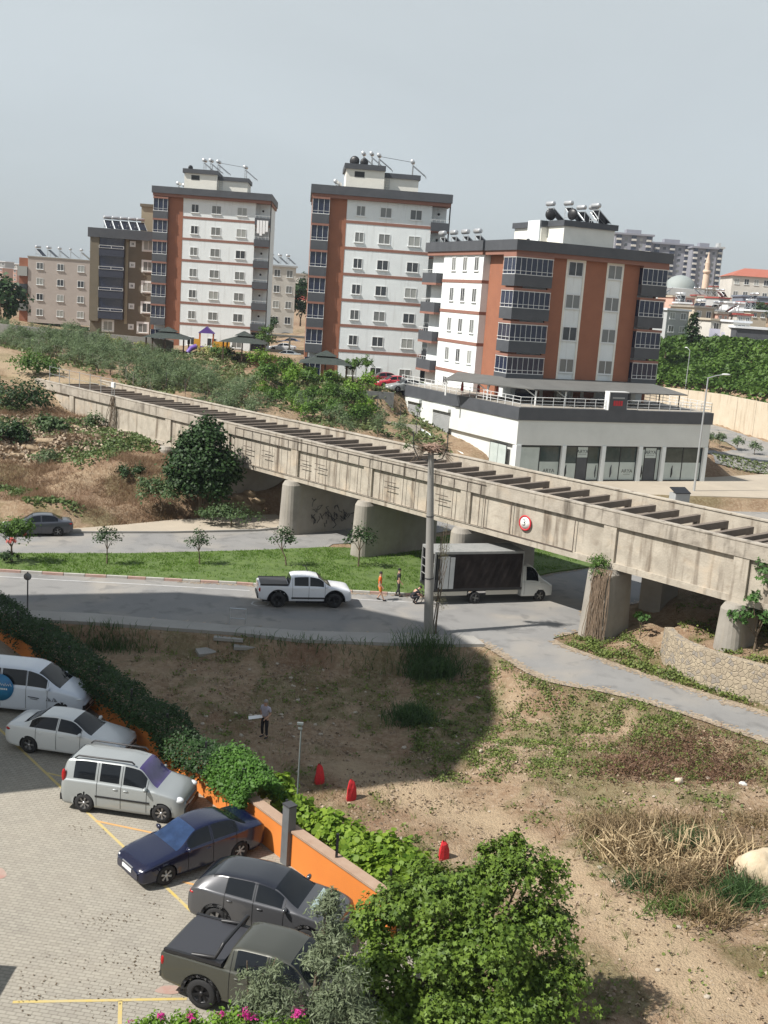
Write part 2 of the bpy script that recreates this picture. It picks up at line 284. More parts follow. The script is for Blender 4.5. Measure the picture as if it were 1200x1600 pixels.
me.polygons.add(len(F)); me.polygons.foreach_set('loop_start',np.arange(0,F.size,4,dtype=np.int32)); me.polygons.foreach_set('loop_total',np.full(len(F),4,dtype=np.int32)); me.polygons.foreach_set('use_smooth',np.ones(len(F),bool)); me.update(calc_edges=True)
def field_green(x,y):
    g=np.clip((fbm(x*.52+y*.23,y*.5-x*.2,11)-.49)*6,0,1)*np.where((x>2)&(y<52),1.,.75); g=np.maximum(g,np.clip((fbm(x*1.3+3,y*1.3-x*.3,12)-.55)*8,0,1)*.8)
    seg=[((6,45),(13,48.5)),((7.5,42),(9,44)),((13.5,46),(20,42)),((3.3,44.5),(5.2,47.5)),((10,54.5),(14,54)),((9.3,38.5),(7.5,41.5)),((13.5,53),(19,46.8)),((-3.5,37),(1.5,33)),((8,34),(9,38))]
    for (a,b),(c,d) in seg:
        dx,dy=c-a,d-b; t=np.clip(((x-a)*dx+(y-b)*dy)/(dx*dx+dy*dy),0,1); q=np.hypot(x-a-t*dx,y-b-t*dy)+(fbm(x,y,5)-.5)*2; g=np.maximum(g,np.clip(1.4-q,0,1))
    path=np.zeros_like(x)
    pp_=[G2(*p,-1.2) for p in [(545,1185),(640,1222),(720,1265),(800,1315),(870,1375),(960,1445),(1060,1525),(1150,1600),(1200,1640)]]
    for (a,b),(c,d) in zip(pp_,pp_[1:]):
        dx,dy=c-a,d-b; t=np.clip(((x-a)*dx+(y-b)*dy)/(dx*dx+dy*dy),0,1); q=np.hypot(x-a-t*dx,y-b-t*dy)+(fbm(x,y,15)-.5)*1.2; path=np.maximum(path,np.clip(1.75-q*1.1,0,1))
    g=g*(1-.9*path)
    return g,path
def gz(x,y):
    x=np.asarray(x,float);y=np.asarray(y,float); i=np.clip(np.searchsorted(gx,x)-1,0,nx-2); j=np.clip(np.searchsorted(gy,y)-1,0,ny-2)
    fx=(x-gx[i])/(gx[i+1]-gx[i]); fy=(y-gy[j])/(gy[j+1]-gy[j]); return (ZZ[j,i]*(1-fx)+ZZ[j,i+1]*fx)*(1-fy)+(ZZ[j+1,i]*(1-fx)+ZZ[j+1,i+1]*fx)*fy
def th(x,y): return float(gz(x,y))
def GT(px,py):      # where the line of sight meets the terrain
    d=ray(px,py); t=5.
    while t<900:
        p=CPOS+d*t
        if p.z<th(p.x,p.y): break
        t+=.25 if t<200 else 1.
    return p
gr,pa=field_green(V[:,0],V[:,1])
left=((V[:,1]>76)&(V[:,0]<-8)); lg=np.clip((fbm(V[:,0]*.3,V[:,1]*.3,31)-.45)*5,0,1); gr=np.where(left,lg,gr)
gr=np.where((V[:,1]>96)&(V[:,1]<600),np.clip((fbm(V[:,0]*.2,V[:,1]*.2,41)-.4)*3,0,1)*.8,gr)
pth=[G2(*p,7.8) for p in [(-60,546),(0,552),(60,562),(123,577),(180,588),(232,600),(240,612),(110,592),(0,568),(-60,560)]]; pa=np.maximum(pa,np.clip(1-dpoly(V[:,0],V[:,1],pth)/.8,0,1))
red=np.clip((fbm(V[:,0]*.35,V[:,1]*.35,51)-.5)*4,0,1)
ca=me.color_attributes.new('cover','FLOAT_COLOR','POINT'); ca.data.foreach_set('color',np.stack([gr,pa,red,np.ones_like(gr)],-1).astype(np.float32).ravel())
gm=bpy.data.materials.new('bare_earth'); gm.use_nodes=True; t=gm.node_tree; L=t.links.new; b=t.nodes['Principled BSDF']; b.inputs['Roughness'].default_value=.95; b.inputs['Specular IOR Level'].default_value=.15
tc=t.nodes.new('ShaderNodeTexCoord'); at=t.nodes.new('ShaderNodeAttribute'); at.attribute_name='cover'; sp=t.nodes.new('ShaderNodeSeparateColor'); L(at.outputs['Color'],sp.inputs[0])
def noi(sc,det=6,ro=.6):
    n=t.nodes.new('ShaderNodeTexNoise'); n.inputs['Scale'].default_value=sc; n.inputs['Detail'].default_value=det; n.inputs['Roughness'].default_value=ro; L(tc.outputs['Object'],n.inputs['Vector']); return n.outputs['Fac']
def mix(f,a,bb):
    m=t.nodes.new('ShaderNodeMix'); m.data_type='RGBA'; L(f,m.inputs[0])
    for k,v in ((6,a),(7,bb)):
        if isinstance(v,tuple): m.inputs[k].default_value=(*v,1)
        else: L(v,m.inputs[k])
    return m.outputs[2]
def ramp(f,a,bb):
    r=t.nodes.new('ShaderNodeMapRange'); r.inputs[1].default_value=a; r.inputs[2].default_value=bb; L(f,r.inputs[0]); return r.outputs[0]
def mth(op,a,bb):
    m=t.nodes.new('ShaderNodeMath'); m.operation=op; L(a,m.inputs[0])
    if isinstance(bb,float): m.inputs[1].default_value=bb
    else: L(bb,m.inputs[1])
    return m.outputs[0]
n1=noi(.6); n2=noi(4.); n3=noi(14.,4)
dirt=mix(ramp(n1,.35,.65),(.235,.155,.095),(.35,.26,.17)); dirt=mix(ramp(n2,.45,.75),dirt,(.42,.33,.23)); dirt=mix(mth('MULTIPLY',sp.outputs[2],.5),dirt,(.18,.095,.06))
dirt=mix(sp.outputs[1],dirt,mix(ramp(n3,.3,.7),(.44,.34,.225),(.35,.265,.175)))
peb=t.nodes.new('ShaderNodeTexVoronoi'); peb.inputs['Scale'].default_value=7; L(tc.outputs['Object'],peb.inputs['Vector']); dirt=mix(mth('MULTIPLY',ramp(peb.outputs['Distance'],.16,.08),ramp(n1,.5,.6)),dirt,(.46,.41,.35))
gf=ramp(mth('ADD',mth('MULTIPLY',sp.outputs[0],.9),mth('SUBTRACT',n3,.5)),.35,.75)
gc=mix(ramp(n2,.35,.7),(.055,.08,.02),(.11,.13,.04)); outc=mix(mth('MULTIPLY',gf,.45),dirt,gc); nf=noi(38.,3,.7); outc=mix(mth('MULTIPLY',ramp(nf,.50,.68),.42),outc,(.12,.08,.05)); nq=noi(1.6,5,.7); outc=mix(mth('MULTIPLY',ramp(nq,.5,.72),.35),outc,(.16,.105,.065))
L(outc,b.inputs['Base Color']); bp=t.nodes.new('ShaderNodeBump'); bp.inputs['Strength'].default_value=.9; bp.inputs['Distance'].default_value=.12; L(mth('ADD',n2,n3),bp.inputs['Height']); L(bp.outputs[0],b.inputs['Normal'])
me.materials.append(gm); tag(mkobj('ground',me),kind='structure')
def sheet(name,P,z,m,kind='structure'):
    bm=bmesh.new(); vs=[bm.verts.new((p[0],p[1],z)) for p in P]; f=bm.faces.new(vs)
    if f.normal.z<0: f.normal_flip()
    bm.normal_update(); 
    if f.normal.z<0: f.normal_flip()
    bmesh.ops.triangulate(bm,faces=bm.faces[:]); me=bpy.data.meshes.new(name); bm.to_mesh(me); bm.free(); me.materials.append(m); o=mkobj(name,me)
    if kind: o['kind']=kind
    return o
def slab(name,P,z0,z1,m):
    bm=bmesh.new(); vs=[bm.verts.new((p[0],p[1],z1)) for p in P]; f=bm.faces.new(vs); bm.normal_update()
    if f.normal.z<0: f.normal_flip()
    r=bmesh.ops.extrude_face_region(bm,geom=[f]); bmesh.ops.translate(bm,vec=(0,0,z0-z1),verts=[v for v in r['geom'] if isinstance(v,bmesh.types.BMVert)])
    bmesh.ops.recalc_face_normals(bm,faces=bm.faces[:]); me=bpy.data.meshes.new(name); bm.to_mesh(me); bm.free(); me.materials.append(m); o=mkobj(name,me); o['kind']='structure'; return o
sheet('road',mainroad,.004,asph); sheet('branch_road',branch,.008,asph); sheet('far_road',farroad,.004,asph)
slab('near_pavement',swalk_near,-.4,.13,side); slab('far_pavement',swalk_far,-.4,.13,sandm); slab('forecourt',forecourt,.5,.96,sandm)
grassbase=mat('lawn_soil',(.06,.10,.022),.95,(.10,.15,.035),1.2,.5,bsc=30); slab('grass_verge',median,-.3,.12,grassbase)
# kerb stones painted dull red and white along the verge
kr=mat('kerb_red',(.36,.22,.18),.9,(.42,.31,.27),3); kw=mat('kerb_white',(.44,.42,.385),.9,(.37,.355,.33),3)
K=MB(); pts=[G(*p) for p in [(-120,886),(0,893),(100,899),(200,904),(370,913),(551,926),(660,932)]]
i=0
for a,bb in zip(pts,pts[1:]):
    n=max(1,int((bb-a).length/.95))
    for k in range(n):
        p=a.lerp(bb,k/n); q=a.lerp(bb,(k+.97)/n); d=(q-p).normalized(); nn=Vector((-d.y,d.x,0))*.09
        K.prism([(p-nn)[:2],(q-nn)[:2],(q+nn)[:2],(p+nn)[:2]],-.1,.15,i%2); i+=1
tag(K.build('verge_kerb',[kr,kw]),kind='structure')
K=MB()
for P in ([G(*p) for p in [(-100,833),(0,832),(113,833),(267,833),(400,830),(491,822)]],):
    for a,bb in zip(P,P[1:]):
        d=(bb-a).normalized(); nn=Vector((-d.y,d.x,0))*.08; K.prism([(a-nn)[:2],(bb-nn)[:2],(bb+nn)[:2],(a+nn)[:2]],-.1,.145)
tag(K.build('pavement_kerb',[side]),kind='structure')
# painted edge line on the road and yellow bay lines
roadwhite=mat('road_paint',(.50,.50,.49),.8,(.34,.34,.34),3); yel=mat('yellow_paint',(.50,.37,.09),.8,(.42,.36,.22),2.5)
def line(name,px,w,z,m,pz=0):
    P=MB(); q=[G(x,y,pz) for x,y in px]
    for a,bb in zip(q,q[1:]):
        d=(bb-a).normalized(); nn=Vector((-d.y,d.x,0))*w/2; P.add([(*(a-nn)[:2],z),(*(bb-nn)[:2],z),(*(bb+nn)[:2],z),(*(a+nn)[:2],z)],[(0,1,2,3)])
    return tag(P.build(name,m),kind='structure')
line('road_edge_line',[(-100,892),(0,901),(100,907),(200,912),(390,923)],.12,.012,roadwhite)
line('road_edge_line',[(551,936),(640,941),(700,942)],.12,.012,roadwhite)
line('manhole_ring',[(393,944),(396,940),(410,939),(420,942),(418,946),(402,947),(393,944)],.1,.012,roadwhite)
# block paving of the car park
pv=bpy.data.materials.new('block_paving'); pv.use_nodes=True; t=pv.node_tree; L=t.links.new; b=t.nodes['Principled BSDF']; b.inputs['Roughness'].default_value=.9
tc=t.nodes.new('ShaderNodeTexCoord'); mp=t.nodes.new('ShaderNodeMapping'); mp.inputs['Rotation'].default_value=(0,0,R_(8)); L(tc.outputs['Object'],mp.inputs[0])
br=t.nodes.new('ShaderNodeTexBrick'); br.inputs['Scale'].default_value=1; br.inputs['Brick Width'].default_value=.24; br.inputs['Row Height'].default_value=.13; br.inputs['Mortar Size'].default_value=.009
br.inputs['Color1'].default_value=(.30,.28,.235,1); br.inputs['Color2'].default_value=(.25,.23,.195,1); br.inputs['Mortar'].default_value=(.14,.125,.10,1); L(mp.outputs[0],br.inputs['Vector'])
n1=noi(.35); n2=noi(2.5); c=mix(mth('MULTIPLY',ramp(n1,.35,.7),.35),br.outputs['Color'],(.34,.305,.245)); c=mix(mth('MULTIPLY',ramp(n2,.58,.8),.3),c,(.15,.13,.095)); L(c,b.inputs['Base Color'])
sheet('car_park_paving',parking,.002,pv)
line('bay_line',[(-20,1118),(0,1140),(300,1425)],.1,.008,yel)
line('bay_line',[(20,1566),(292,1561)],.1,.008,yel); line('bay_line',[(188,1564),(186,1640)],.1,.008,yel)
line('bay_line',[(74,1208),(108,1216)],.1,.009,yel); line('bay_line',[(150,1283),(245,1303)],.1,.009,mat('orange_paint',(.52,.3,.12),.8)); line('bay_line',[(285,1378),(318,1386)],.1,.009,MATS['orange_paint'])
redp=mat('red_paint_patch',(.34,.17,.14),.9,(.36,.3,.25),1.5)
for cx,cy,rx,ry in ((265,1547,22,7),(-2,1365,12,9)):
    P=[G2(cx+rx*math.cos(a)*(1+.15*math.sin(3*a)),cy+ry*math.sin(a)) for a in [k*math.pi/8 for k in range(16)]]; sheet('red_paint_patch',P,.010,redp)
# ------------------------------------------------------------------ aqueduct (local x runs towards the near right end, y away)
aqd=thing('aqueduct','long stained concrete aqueduct trough on piers crossing over the road','aqueduct',AQO,AQAZ)
PIL=[6.0,14.2,23.6,32.3,41.1,49.2,58.3,69.15,77.0,86.]; S1=92.
conct=mat('stained_concrete',(.30,.265,.22),.9,(.42,.38,.32),.9,.35,stain=(.075,.06,.045),bsc=9); enrich(conct,(.12,.10,.08),.9,.5,.68,.55,(.40,.33,.25),.5,.55,.7,.4)
m=MB(); m.box(-1.6,.0,6.22,S1,.2,7.0); m.box(-1.6,-.03,7.0,S1,.45,7.06); m.build('top_band',conct,aqd)
m=MB(); m.box(-1.6,.203,3.9,S1,.42,6.98); m.box(0,.04,3.88,S1,.2,4.22); m.box(-1.85,-.05,4.4,-1.603,.5,7.08)
for p in PIL: m.box(p-.42,.045,4.22,p+.42,.2,6.218)
m.box(-.02,-.025,3.9,.5,.0,6.9)
m.build('near_wall',conc,aqd)
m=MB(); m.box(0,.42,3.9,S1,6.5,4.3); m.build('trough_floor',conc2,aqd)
m=MB(); m.box(-1,6.5,3.9,S1,6.8,6.97); m.box(-1,6.44,6.97,S1,6.9,7.04); m.build('far_wall',conc,aqd)
rnd=random.Random(4)
bm0=MB().box(-.14,.42,6.45,.14,5.35,6.82).box(-.14,5.05,5.4,.14,5.35,6.45).build('cross_beam',beamm,aqd,(1.2,0,0))
sx=2.6
while sx<S1-1:
    o=part(bm0,aqd,(sx,0,rnd.uniform(-.05,.05)),rnd.uniform(-.02,.02)); sx+=1.55 if sx>40 else 1.45
    if 76<sx<79: sx-=.8
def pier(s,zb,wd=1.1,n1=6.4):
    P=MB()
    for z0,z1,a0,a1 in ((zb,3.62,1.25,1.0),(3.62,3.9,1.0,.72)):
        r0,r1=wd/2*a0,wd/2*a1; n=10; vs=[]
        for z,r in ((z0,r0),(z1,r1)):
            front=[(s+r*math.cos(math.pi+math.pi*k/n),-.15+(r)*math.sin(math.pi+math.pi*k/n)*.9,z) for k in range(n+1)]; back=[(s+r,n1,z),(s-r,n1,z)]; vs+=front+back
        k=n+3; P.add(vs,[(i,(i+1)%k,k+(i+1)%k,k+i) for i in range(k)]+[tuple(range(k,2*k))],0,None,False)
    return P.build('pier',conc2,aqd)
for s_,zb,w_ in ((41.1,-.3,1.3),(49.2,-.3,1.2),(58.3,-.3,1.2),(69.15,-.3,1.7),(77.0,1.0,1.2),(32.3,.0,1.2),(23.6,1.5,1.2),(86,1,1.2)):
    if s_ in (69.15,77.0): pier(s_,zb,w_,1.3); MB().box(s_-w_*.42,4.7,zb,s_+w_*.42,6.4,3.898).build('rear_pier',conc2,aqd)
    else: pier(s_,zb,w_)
P=MB(); cr=MB()
bars=[33.6]+[33.6+1.13*k for k in range(1,26)]
for k,s_ in enumerate(bars[:24]): P.box(s_-.017,-.05,4.25,s_+.017,-.03,6.85)
P.box(33.6,-.055,6.83,60.,-.03,6.86); P.box(33.6,-.055,4.25,60,-.03,4.28)
for s_ in (60.,62.1,66.8): P.box(s_-.02,-.0,4.25,s_+.02,.03,6.2)
P.box(60,-.0,4.24,66.8,.03,4.29)
for s_ in (34.8,37.2,41.8,43.6,51,55.8): P.box(s_,-.05,5.55,s_+1.1,-.03,5.6); P.box(s_,-.05,5.15,s_+1.1,-.03,5.2)
P.build('surface_conduit',mat('rusty_conduit',(.07,.055,.045),.8,(.13,.10,.08),3),aqd)
crm=mat('crack_stain',(.24,.19,.14),.95)
g=MB()
for s_,z_ in ((44.2,1.2),(45.5,1.6),(44.9,.9)):
    pass
# graffiti strokes on the flank of the first pier
gp=MB(); rg=random.Random(9)
for k in range(26):
    y0=1.2+rg.random()*4.2; z0=.7+rg.random()*1.4; pts=[Vector((41.1+.9,y0,z0))]
    for q in range(4): pts.append(pts[-1]+Vector((0,rg.uniform(-.3,.3),rg.uniform(-.35,.35))))
    gp.tube(pts,.028,4,sm=False)
gp.build('graffiti',blackm,aqd)
def text(name,s,size,m,parent,loc,rot,depth=.01,align='CENTER',flat=False):
    c=bpy.data.curves.new('t','FONT'); c.body=s; c.size=size; c.extrude=depth; c.align_x=align; c.align_y='CENTER'; c.resolution_u=3
    o=bpy.data.objects.new('t',c); col.objects.link(o); bpy.context.view_layer.update(); me=bpy.data.meshes.new_from_object(o.evaluated_get(bpy.context.evaluated_depsgraph_get()))
    bpy.data.objects.remove(o); me.materials.clear(); me.materials.append(m); r=mkobj(name,me,parent,loc); r.rotation_euler=rot; return r
redpaint=mat('sign_red',(.50,.02,.03),.5); signw=mat('sign_white',(.75,.75,.72),.5)
sg=thing('height_limit_sign','round red and white height limit sign fixed to the concrete aqueduct wall above the lorry','road sign',aq(63.15,.12,5.15),AQAZ)
MB().lathe([(0,-.03),(.37,-.03),(.37,.0),(0,.0)],'y',28).build('plate',signw,sg)
MB().lathe([(.37,-.03),(.37,-.045),(.46,-.045),(.46,.0)],'y',28).build('rim',redpaint,sg)
text('numeral','3',.55,blackm,sg,(-.06,-.034,0),(math.pi/2,0,0),.003)
# ------------------------------------------------------------------ windows shared by the buildings
def mkwin(w,h,parent,loc,name='window',dark=False,surround=None,gm_=None):
    f=MB(); d=.05; t_=.07
    f.box(-w/2,-d,0,w/2,0,t_).box(-w/2,-d,h-t_,w/2,0,h).box(-w/2,-d,t_,-w/2+t_,0,h-t_).box(w/2-t_,-d,t_,w/2,0,h-t_).box(-.035,-d,t_,.035,0,h-t_)
    f.box(-w/2-.08,-.13,-.07,w/2+.08,0,0)
    if surround: q=surround; f.box(-w/2-q,-.03,-q,w/2+q,-.004,-.07).box(-w/2-q,-.03,h,w/2+q,-.004,h+q).box(-w/2-q,-.03,-.07,-w/2,-.004,h).box(w/2,-.03,-.07,w/2+q,-.004,h)
    o=f.build(name,frame_w,parent,loc); p=MB().box(-w/2+t_,-.02,t_,w/2-t_,-.006,h-t_).build('pane',gm_ or glass,o); return o
def heater(loc,rz,label,tank=True,sc=1.):
    t=thing('solar_water_heater',label,'water heater',loc,rz,'solar water heaters on the roofs')
    f=MB()
    for x in (-.55,.55):
        f.bar((x,0,0),(x,0,1.5),.06); f.bar((x,.0,1.4),(x,-1.7,.15),.06); f.bar((x,-1.7,0),(x,-1.7,.2),.05)
    f.bar((-.55,0,1.4),(.55,0,1.4),.05); f.bar((-.55,0,.5),(.55,0,.5),.05); f.bar((-.55,0,.5),(.55,0,1.4),.04); f.build('stand',metal,t)
    M=Matrix.Translation((0,-.85,.82))@Matrix.Rotation(math.atan2(1.25,1.7),4,'X'); MB().box(-.5,-1.0,-.04,.5,1.0,.04,0,M).build('collector',solarm,t)
    if tank:
        MB().lathe([(0,-.6),(.22,-.6),(.25,-.56),(.25,.56),(.22,.6),(0,.6)],'x',14).build('tank',tankm,t).location=(0,.05,1.85)
    t.scale=(sc,)*3; return t
# ------------------------------------------------------------------ the two eight storey blocks
ventm=MATS['black_plastic']
def block(name_label,ox,oy,az,base,W_,D_,bands,ptop,pbot,k):
    b=thing('apartment_block',name_label,'apartment block',(ox,oy,base),R_(az)); H=ptop-base; x1=W_*.125; x2=W_*.25; x3=W_*.87
    hb=[z-base for z in bands]; pb=pbot-base
    w=MB(); w.box(x2,0,0,x3,D_,pb); w.box(0.35,.55,0,x2,D_,pb); w.box(x3,1.5,0,W_-.2,D_,pb); w.build('wall',white,b)
    m=MB(); m.box(x1,-.03,0,x2,.0,pb-.0); m.box(x1-.02,.0,0,x2,.55,pb-.002); m.box(0.,.5,0,.35,D_+.03,pb-.4); m.build('brown_panel',brown,b)
    m=MB(); m.box(-.1,-.55,pb-.42,W_+.02,D_,pb)
    m.build('cornice',band,b)
    bnd=MB().box(x2+.001,-.035,-.17,x3+.02,.0,.17); o=None
    for z in hb:
        if o is None: o=bnd.build('storey_band',band,b,(0,0,z))
        else: part(o,b,(0,0,z))
    m=MB(); m.box(-.25,-.75,pb,W_+.15,-.55,H); m.box(-.25,D_,pb,W_+.15,D_+.2,H); m.box(-.25,-.55,pb,-.05,D_,H); m.box(W_-.05,-.55,pb,W_+.15,D_,H); m.box(-.05,-.55,pb,W_-.05,D_,pb+.25); m.build('parapet',anth,b)
    wa=wb=wc=None; lv=[0.55]+[z+.75 for z in hb]; hh=1.25
    fr=[(W_*.352,1.1),(W_*.535,1.4),(W_*.755,1.45)]
    proto=[None]*3
    for i,z in enumerate(lv):
        for j,(x,ww) in enumerate(fr):
            if proto[j] is None: proto[j]=mkwin(ww,hh if i else 1.2,b,(x,-.0,z))
            else: part(proto[j],b,(x,-.0,z))
    # glazed balconies, left column, and open corner balconies, right column
    g0=None; c0=None; sl0=None
    for i,z in enumerate([-.05]+hb):
        top=(hb+[pb-.1])[i]
        if g0 is None or i==1:
            g=MB()
            if i>0: g.box(0,-.62,-.45,x1,.35,.62)
            gg=g.build('balcony',anth,b,(0,0,z)) if i>0 else MB().box(0,-.3,0,x1,.35,.25).build('balcony',anth,b,(0,0,z))
            q=MB().box(.06,-.5 if i else -.2,.64 if i else .3,x1-.06,.35,2.55); q.build('balcony_glazing',bglass,gg)
            r=MB(); 
            for xx in (.02,x1*.33,x1*.66,x1-.06): r.box(xx,-.56 if i else -.25,.64 if i else .3,xx+.04,-.52 if i else -.21,2.55)
            r.box(0,-.6,.63,x1,-.55,.68).box(0,-.6,.95,x1,-.57,.98) if i else None
            r.box(-.02,-.62 if i else -.3,.62 if i else .26,x1,-.5,.66 if i else .3); r.build('balcony_frame',frame_w,gg)
            if i: MB().box(-.02,-.64,2.35,x1+.02,.35,2.6).build('balcony_lintel',band,gg)
            g0=gg if i else None
        else: part(g0,b,(0,0,z))
        if i==0:
            MB().box(x3+.1,1.35,.3,W_-.3,1.49,2.9).build('ground_floor_glazing',bglass,b); continue
        if c0 is None:
            c=MB().box(x3-.05,-.25,-.35,W_,-.1,.65).box(W_-.12,-.1,-.35,W_,1.5,.65).box(x3,-.1,-.2,W_-.12,1.5,-.0)
            c0=c.build('corner_balcony',anth,b,(0,0,z)); r=MB(); r.box(x3,-.22,.95,W_-.02,-.18,.99)
            for q in range(5): xx=x3+.05+q*(W_-x3-.15)/4; r.box(xx,-.22,.65,xx+.03,-.18,.95)
            r.build('handrail',frame_w,c0); MB().box(x3,-.2,-.5,W_,1.5,-.352).build('balcony_soffit',band,c0)
            MB().lathe([(0,-.05),(.16,-.05),(.16,.0),(0,.0)],'y',10).build('wall_vent',blackm,c0).location=(x3+1.,1.49,1.75)
        else: part(c0,b,(0,0,z))
    MB().tube([(W_+.02,-.0,0),(W_+.02,-.0,pb)],.09,6).build('rain_pipe',blackm,b)
    # roof house in two steps
    a0,a1,a2=W_*.235,W_*.515,W_*.775; ph=MB().box(a0,2,pb,a1,9,H+2.35).box(a1,3.2,pb,a2,9,H+1.75); p=ph.build('roof_house',cream,b)
    MB().box(a0-.25,1.75,H+2.35,a1+.1,9.2,H+2.95).box(a1+.1,2.95,H+1.75,a2+.2,9.2,H+2.3).build('roof_house_cap',anth,p)
    MB().box(a0+1.0,1.97,H+1.45,a0+2.2,1.999,H+2.1).build('roof_house_window',blackm,p)
    l=MB(); 
    for q in (0,.4): l.bar((a1+.3+q,3.05,H+.2),(a1+.3+q,3.05,H+2.2),.04)
    for q in range(7): l.bar((a1+.3,3.05,H+.3+q*.28),(a1+.7,3.05,H+.3+q*.28),.03)
    l.build('ladder',metal,p)
    return b,H
blkA,HA=block('white block with terracotta strips behind the playground, left of the pair of tall blocks',-36.4,163,3,8.0,16.9,14,[11.63,14.68,17.74,20.79,23.85,26.88],30.95,30.0,0)
blkB,HB=block('white block with terracotta strips standing in the middle behind the red cars',-11.05,134,5,7.2,16.5,13,[10.74,13.79,16.84,19.9,22.97,26.04],30.0,29.0,1)
def on(b,x,y,z): 
    c,s=math.cos(b.rotation_euler.z),math.sin(b.rotation_euler.z); return (b.location.x+c*x-s*y,b.location.y+s*x+c*y,b.location.z+z)
for b,H,nm,wn in ((blkA,HA,'left tall white block',16.9),(blkB,HB,'middle tall white block',16.5)):
    for k,(x,y,z) in enumerate([(wn*.37,7,H+2.95),(wn*.43,6.6,H+2.95),(wn*.49,7.6,H+2.95),(wn*.74,6,H+2.3),(wn*.17,4.5,H-.9),(wn*.2,7,H-.9)]):
        heater(on(b,x,y,z),b.rotation_euler.z+R_(80),['rearmost solar water heater','second solar water heater','right hand solar water heater beside the step','lone solar water heater on the lower step','solar water heater low beside the roof house','solar water heater standing behind it beside the roof house'][k]+' on the '+nm)
wire=MB(); wire.tube([on(blkA,16.9*.5,7,HA+4.6),on(blkA,16.9*.74,6,HA+4.1)],.03,4); tag(wire.build('washing_line',dmetal),'thin line strung across the roof of the left tall white block','wire')
wire=MB(); wire.tube([on(blkB,16.5*.5,7,HB+4.6),on(blkB,16.5*.74,6,HB+4.1)],.03,4); tag(wire.build('washing_line',dmetal),'thin line strung across the roof of the middle tall white block','wire')
la=MB(); 
for k in range(4):
    x=15.0+k*.42; la.box(x,-.34,HA-5.6-(.6 if k==1 else 0)+.3*(k%2),x+.36,-.3,HA-3.75)
o=la.build('laundry',mat('white_cloth',(.8,.8,.8),.9)); o.location=on(blkA,0,0,0); o.rotation_euler.z=R_(3); tag(o,'white laundry hung over the top corner balcony of the left tall block','laundry')
for k,(b,H,x,s) in enumerate([(blkB,HB,4.8,.7),(blkB,HB,6.0,.58),(blkA,HA,4.7,.42)]):
    d=MB().lathe([(0,.0),(.35,.03),(.62,.14),(.8,.3),(.78,.32),(.6,.17),(.33,.06),(0,.03)],'y',18); t=thing('satellite_dish',['large dark satellite dish at the left of the middle roof house','smaller dark satellite dish beside the large one on the middle roof','dark satellite dish on the roof house of the left tall block'][k],'satellite dish',on(b,x,3,H+2.95),b.rotation_euler.z+R_(20*k-15)); d.build('reflector',blackm,t,(0,-.2,.55)); MB().bar((0,0,0),(0,0,.7),.07).build('post',dmetal,t); t.scale=(s*1.1,)*3
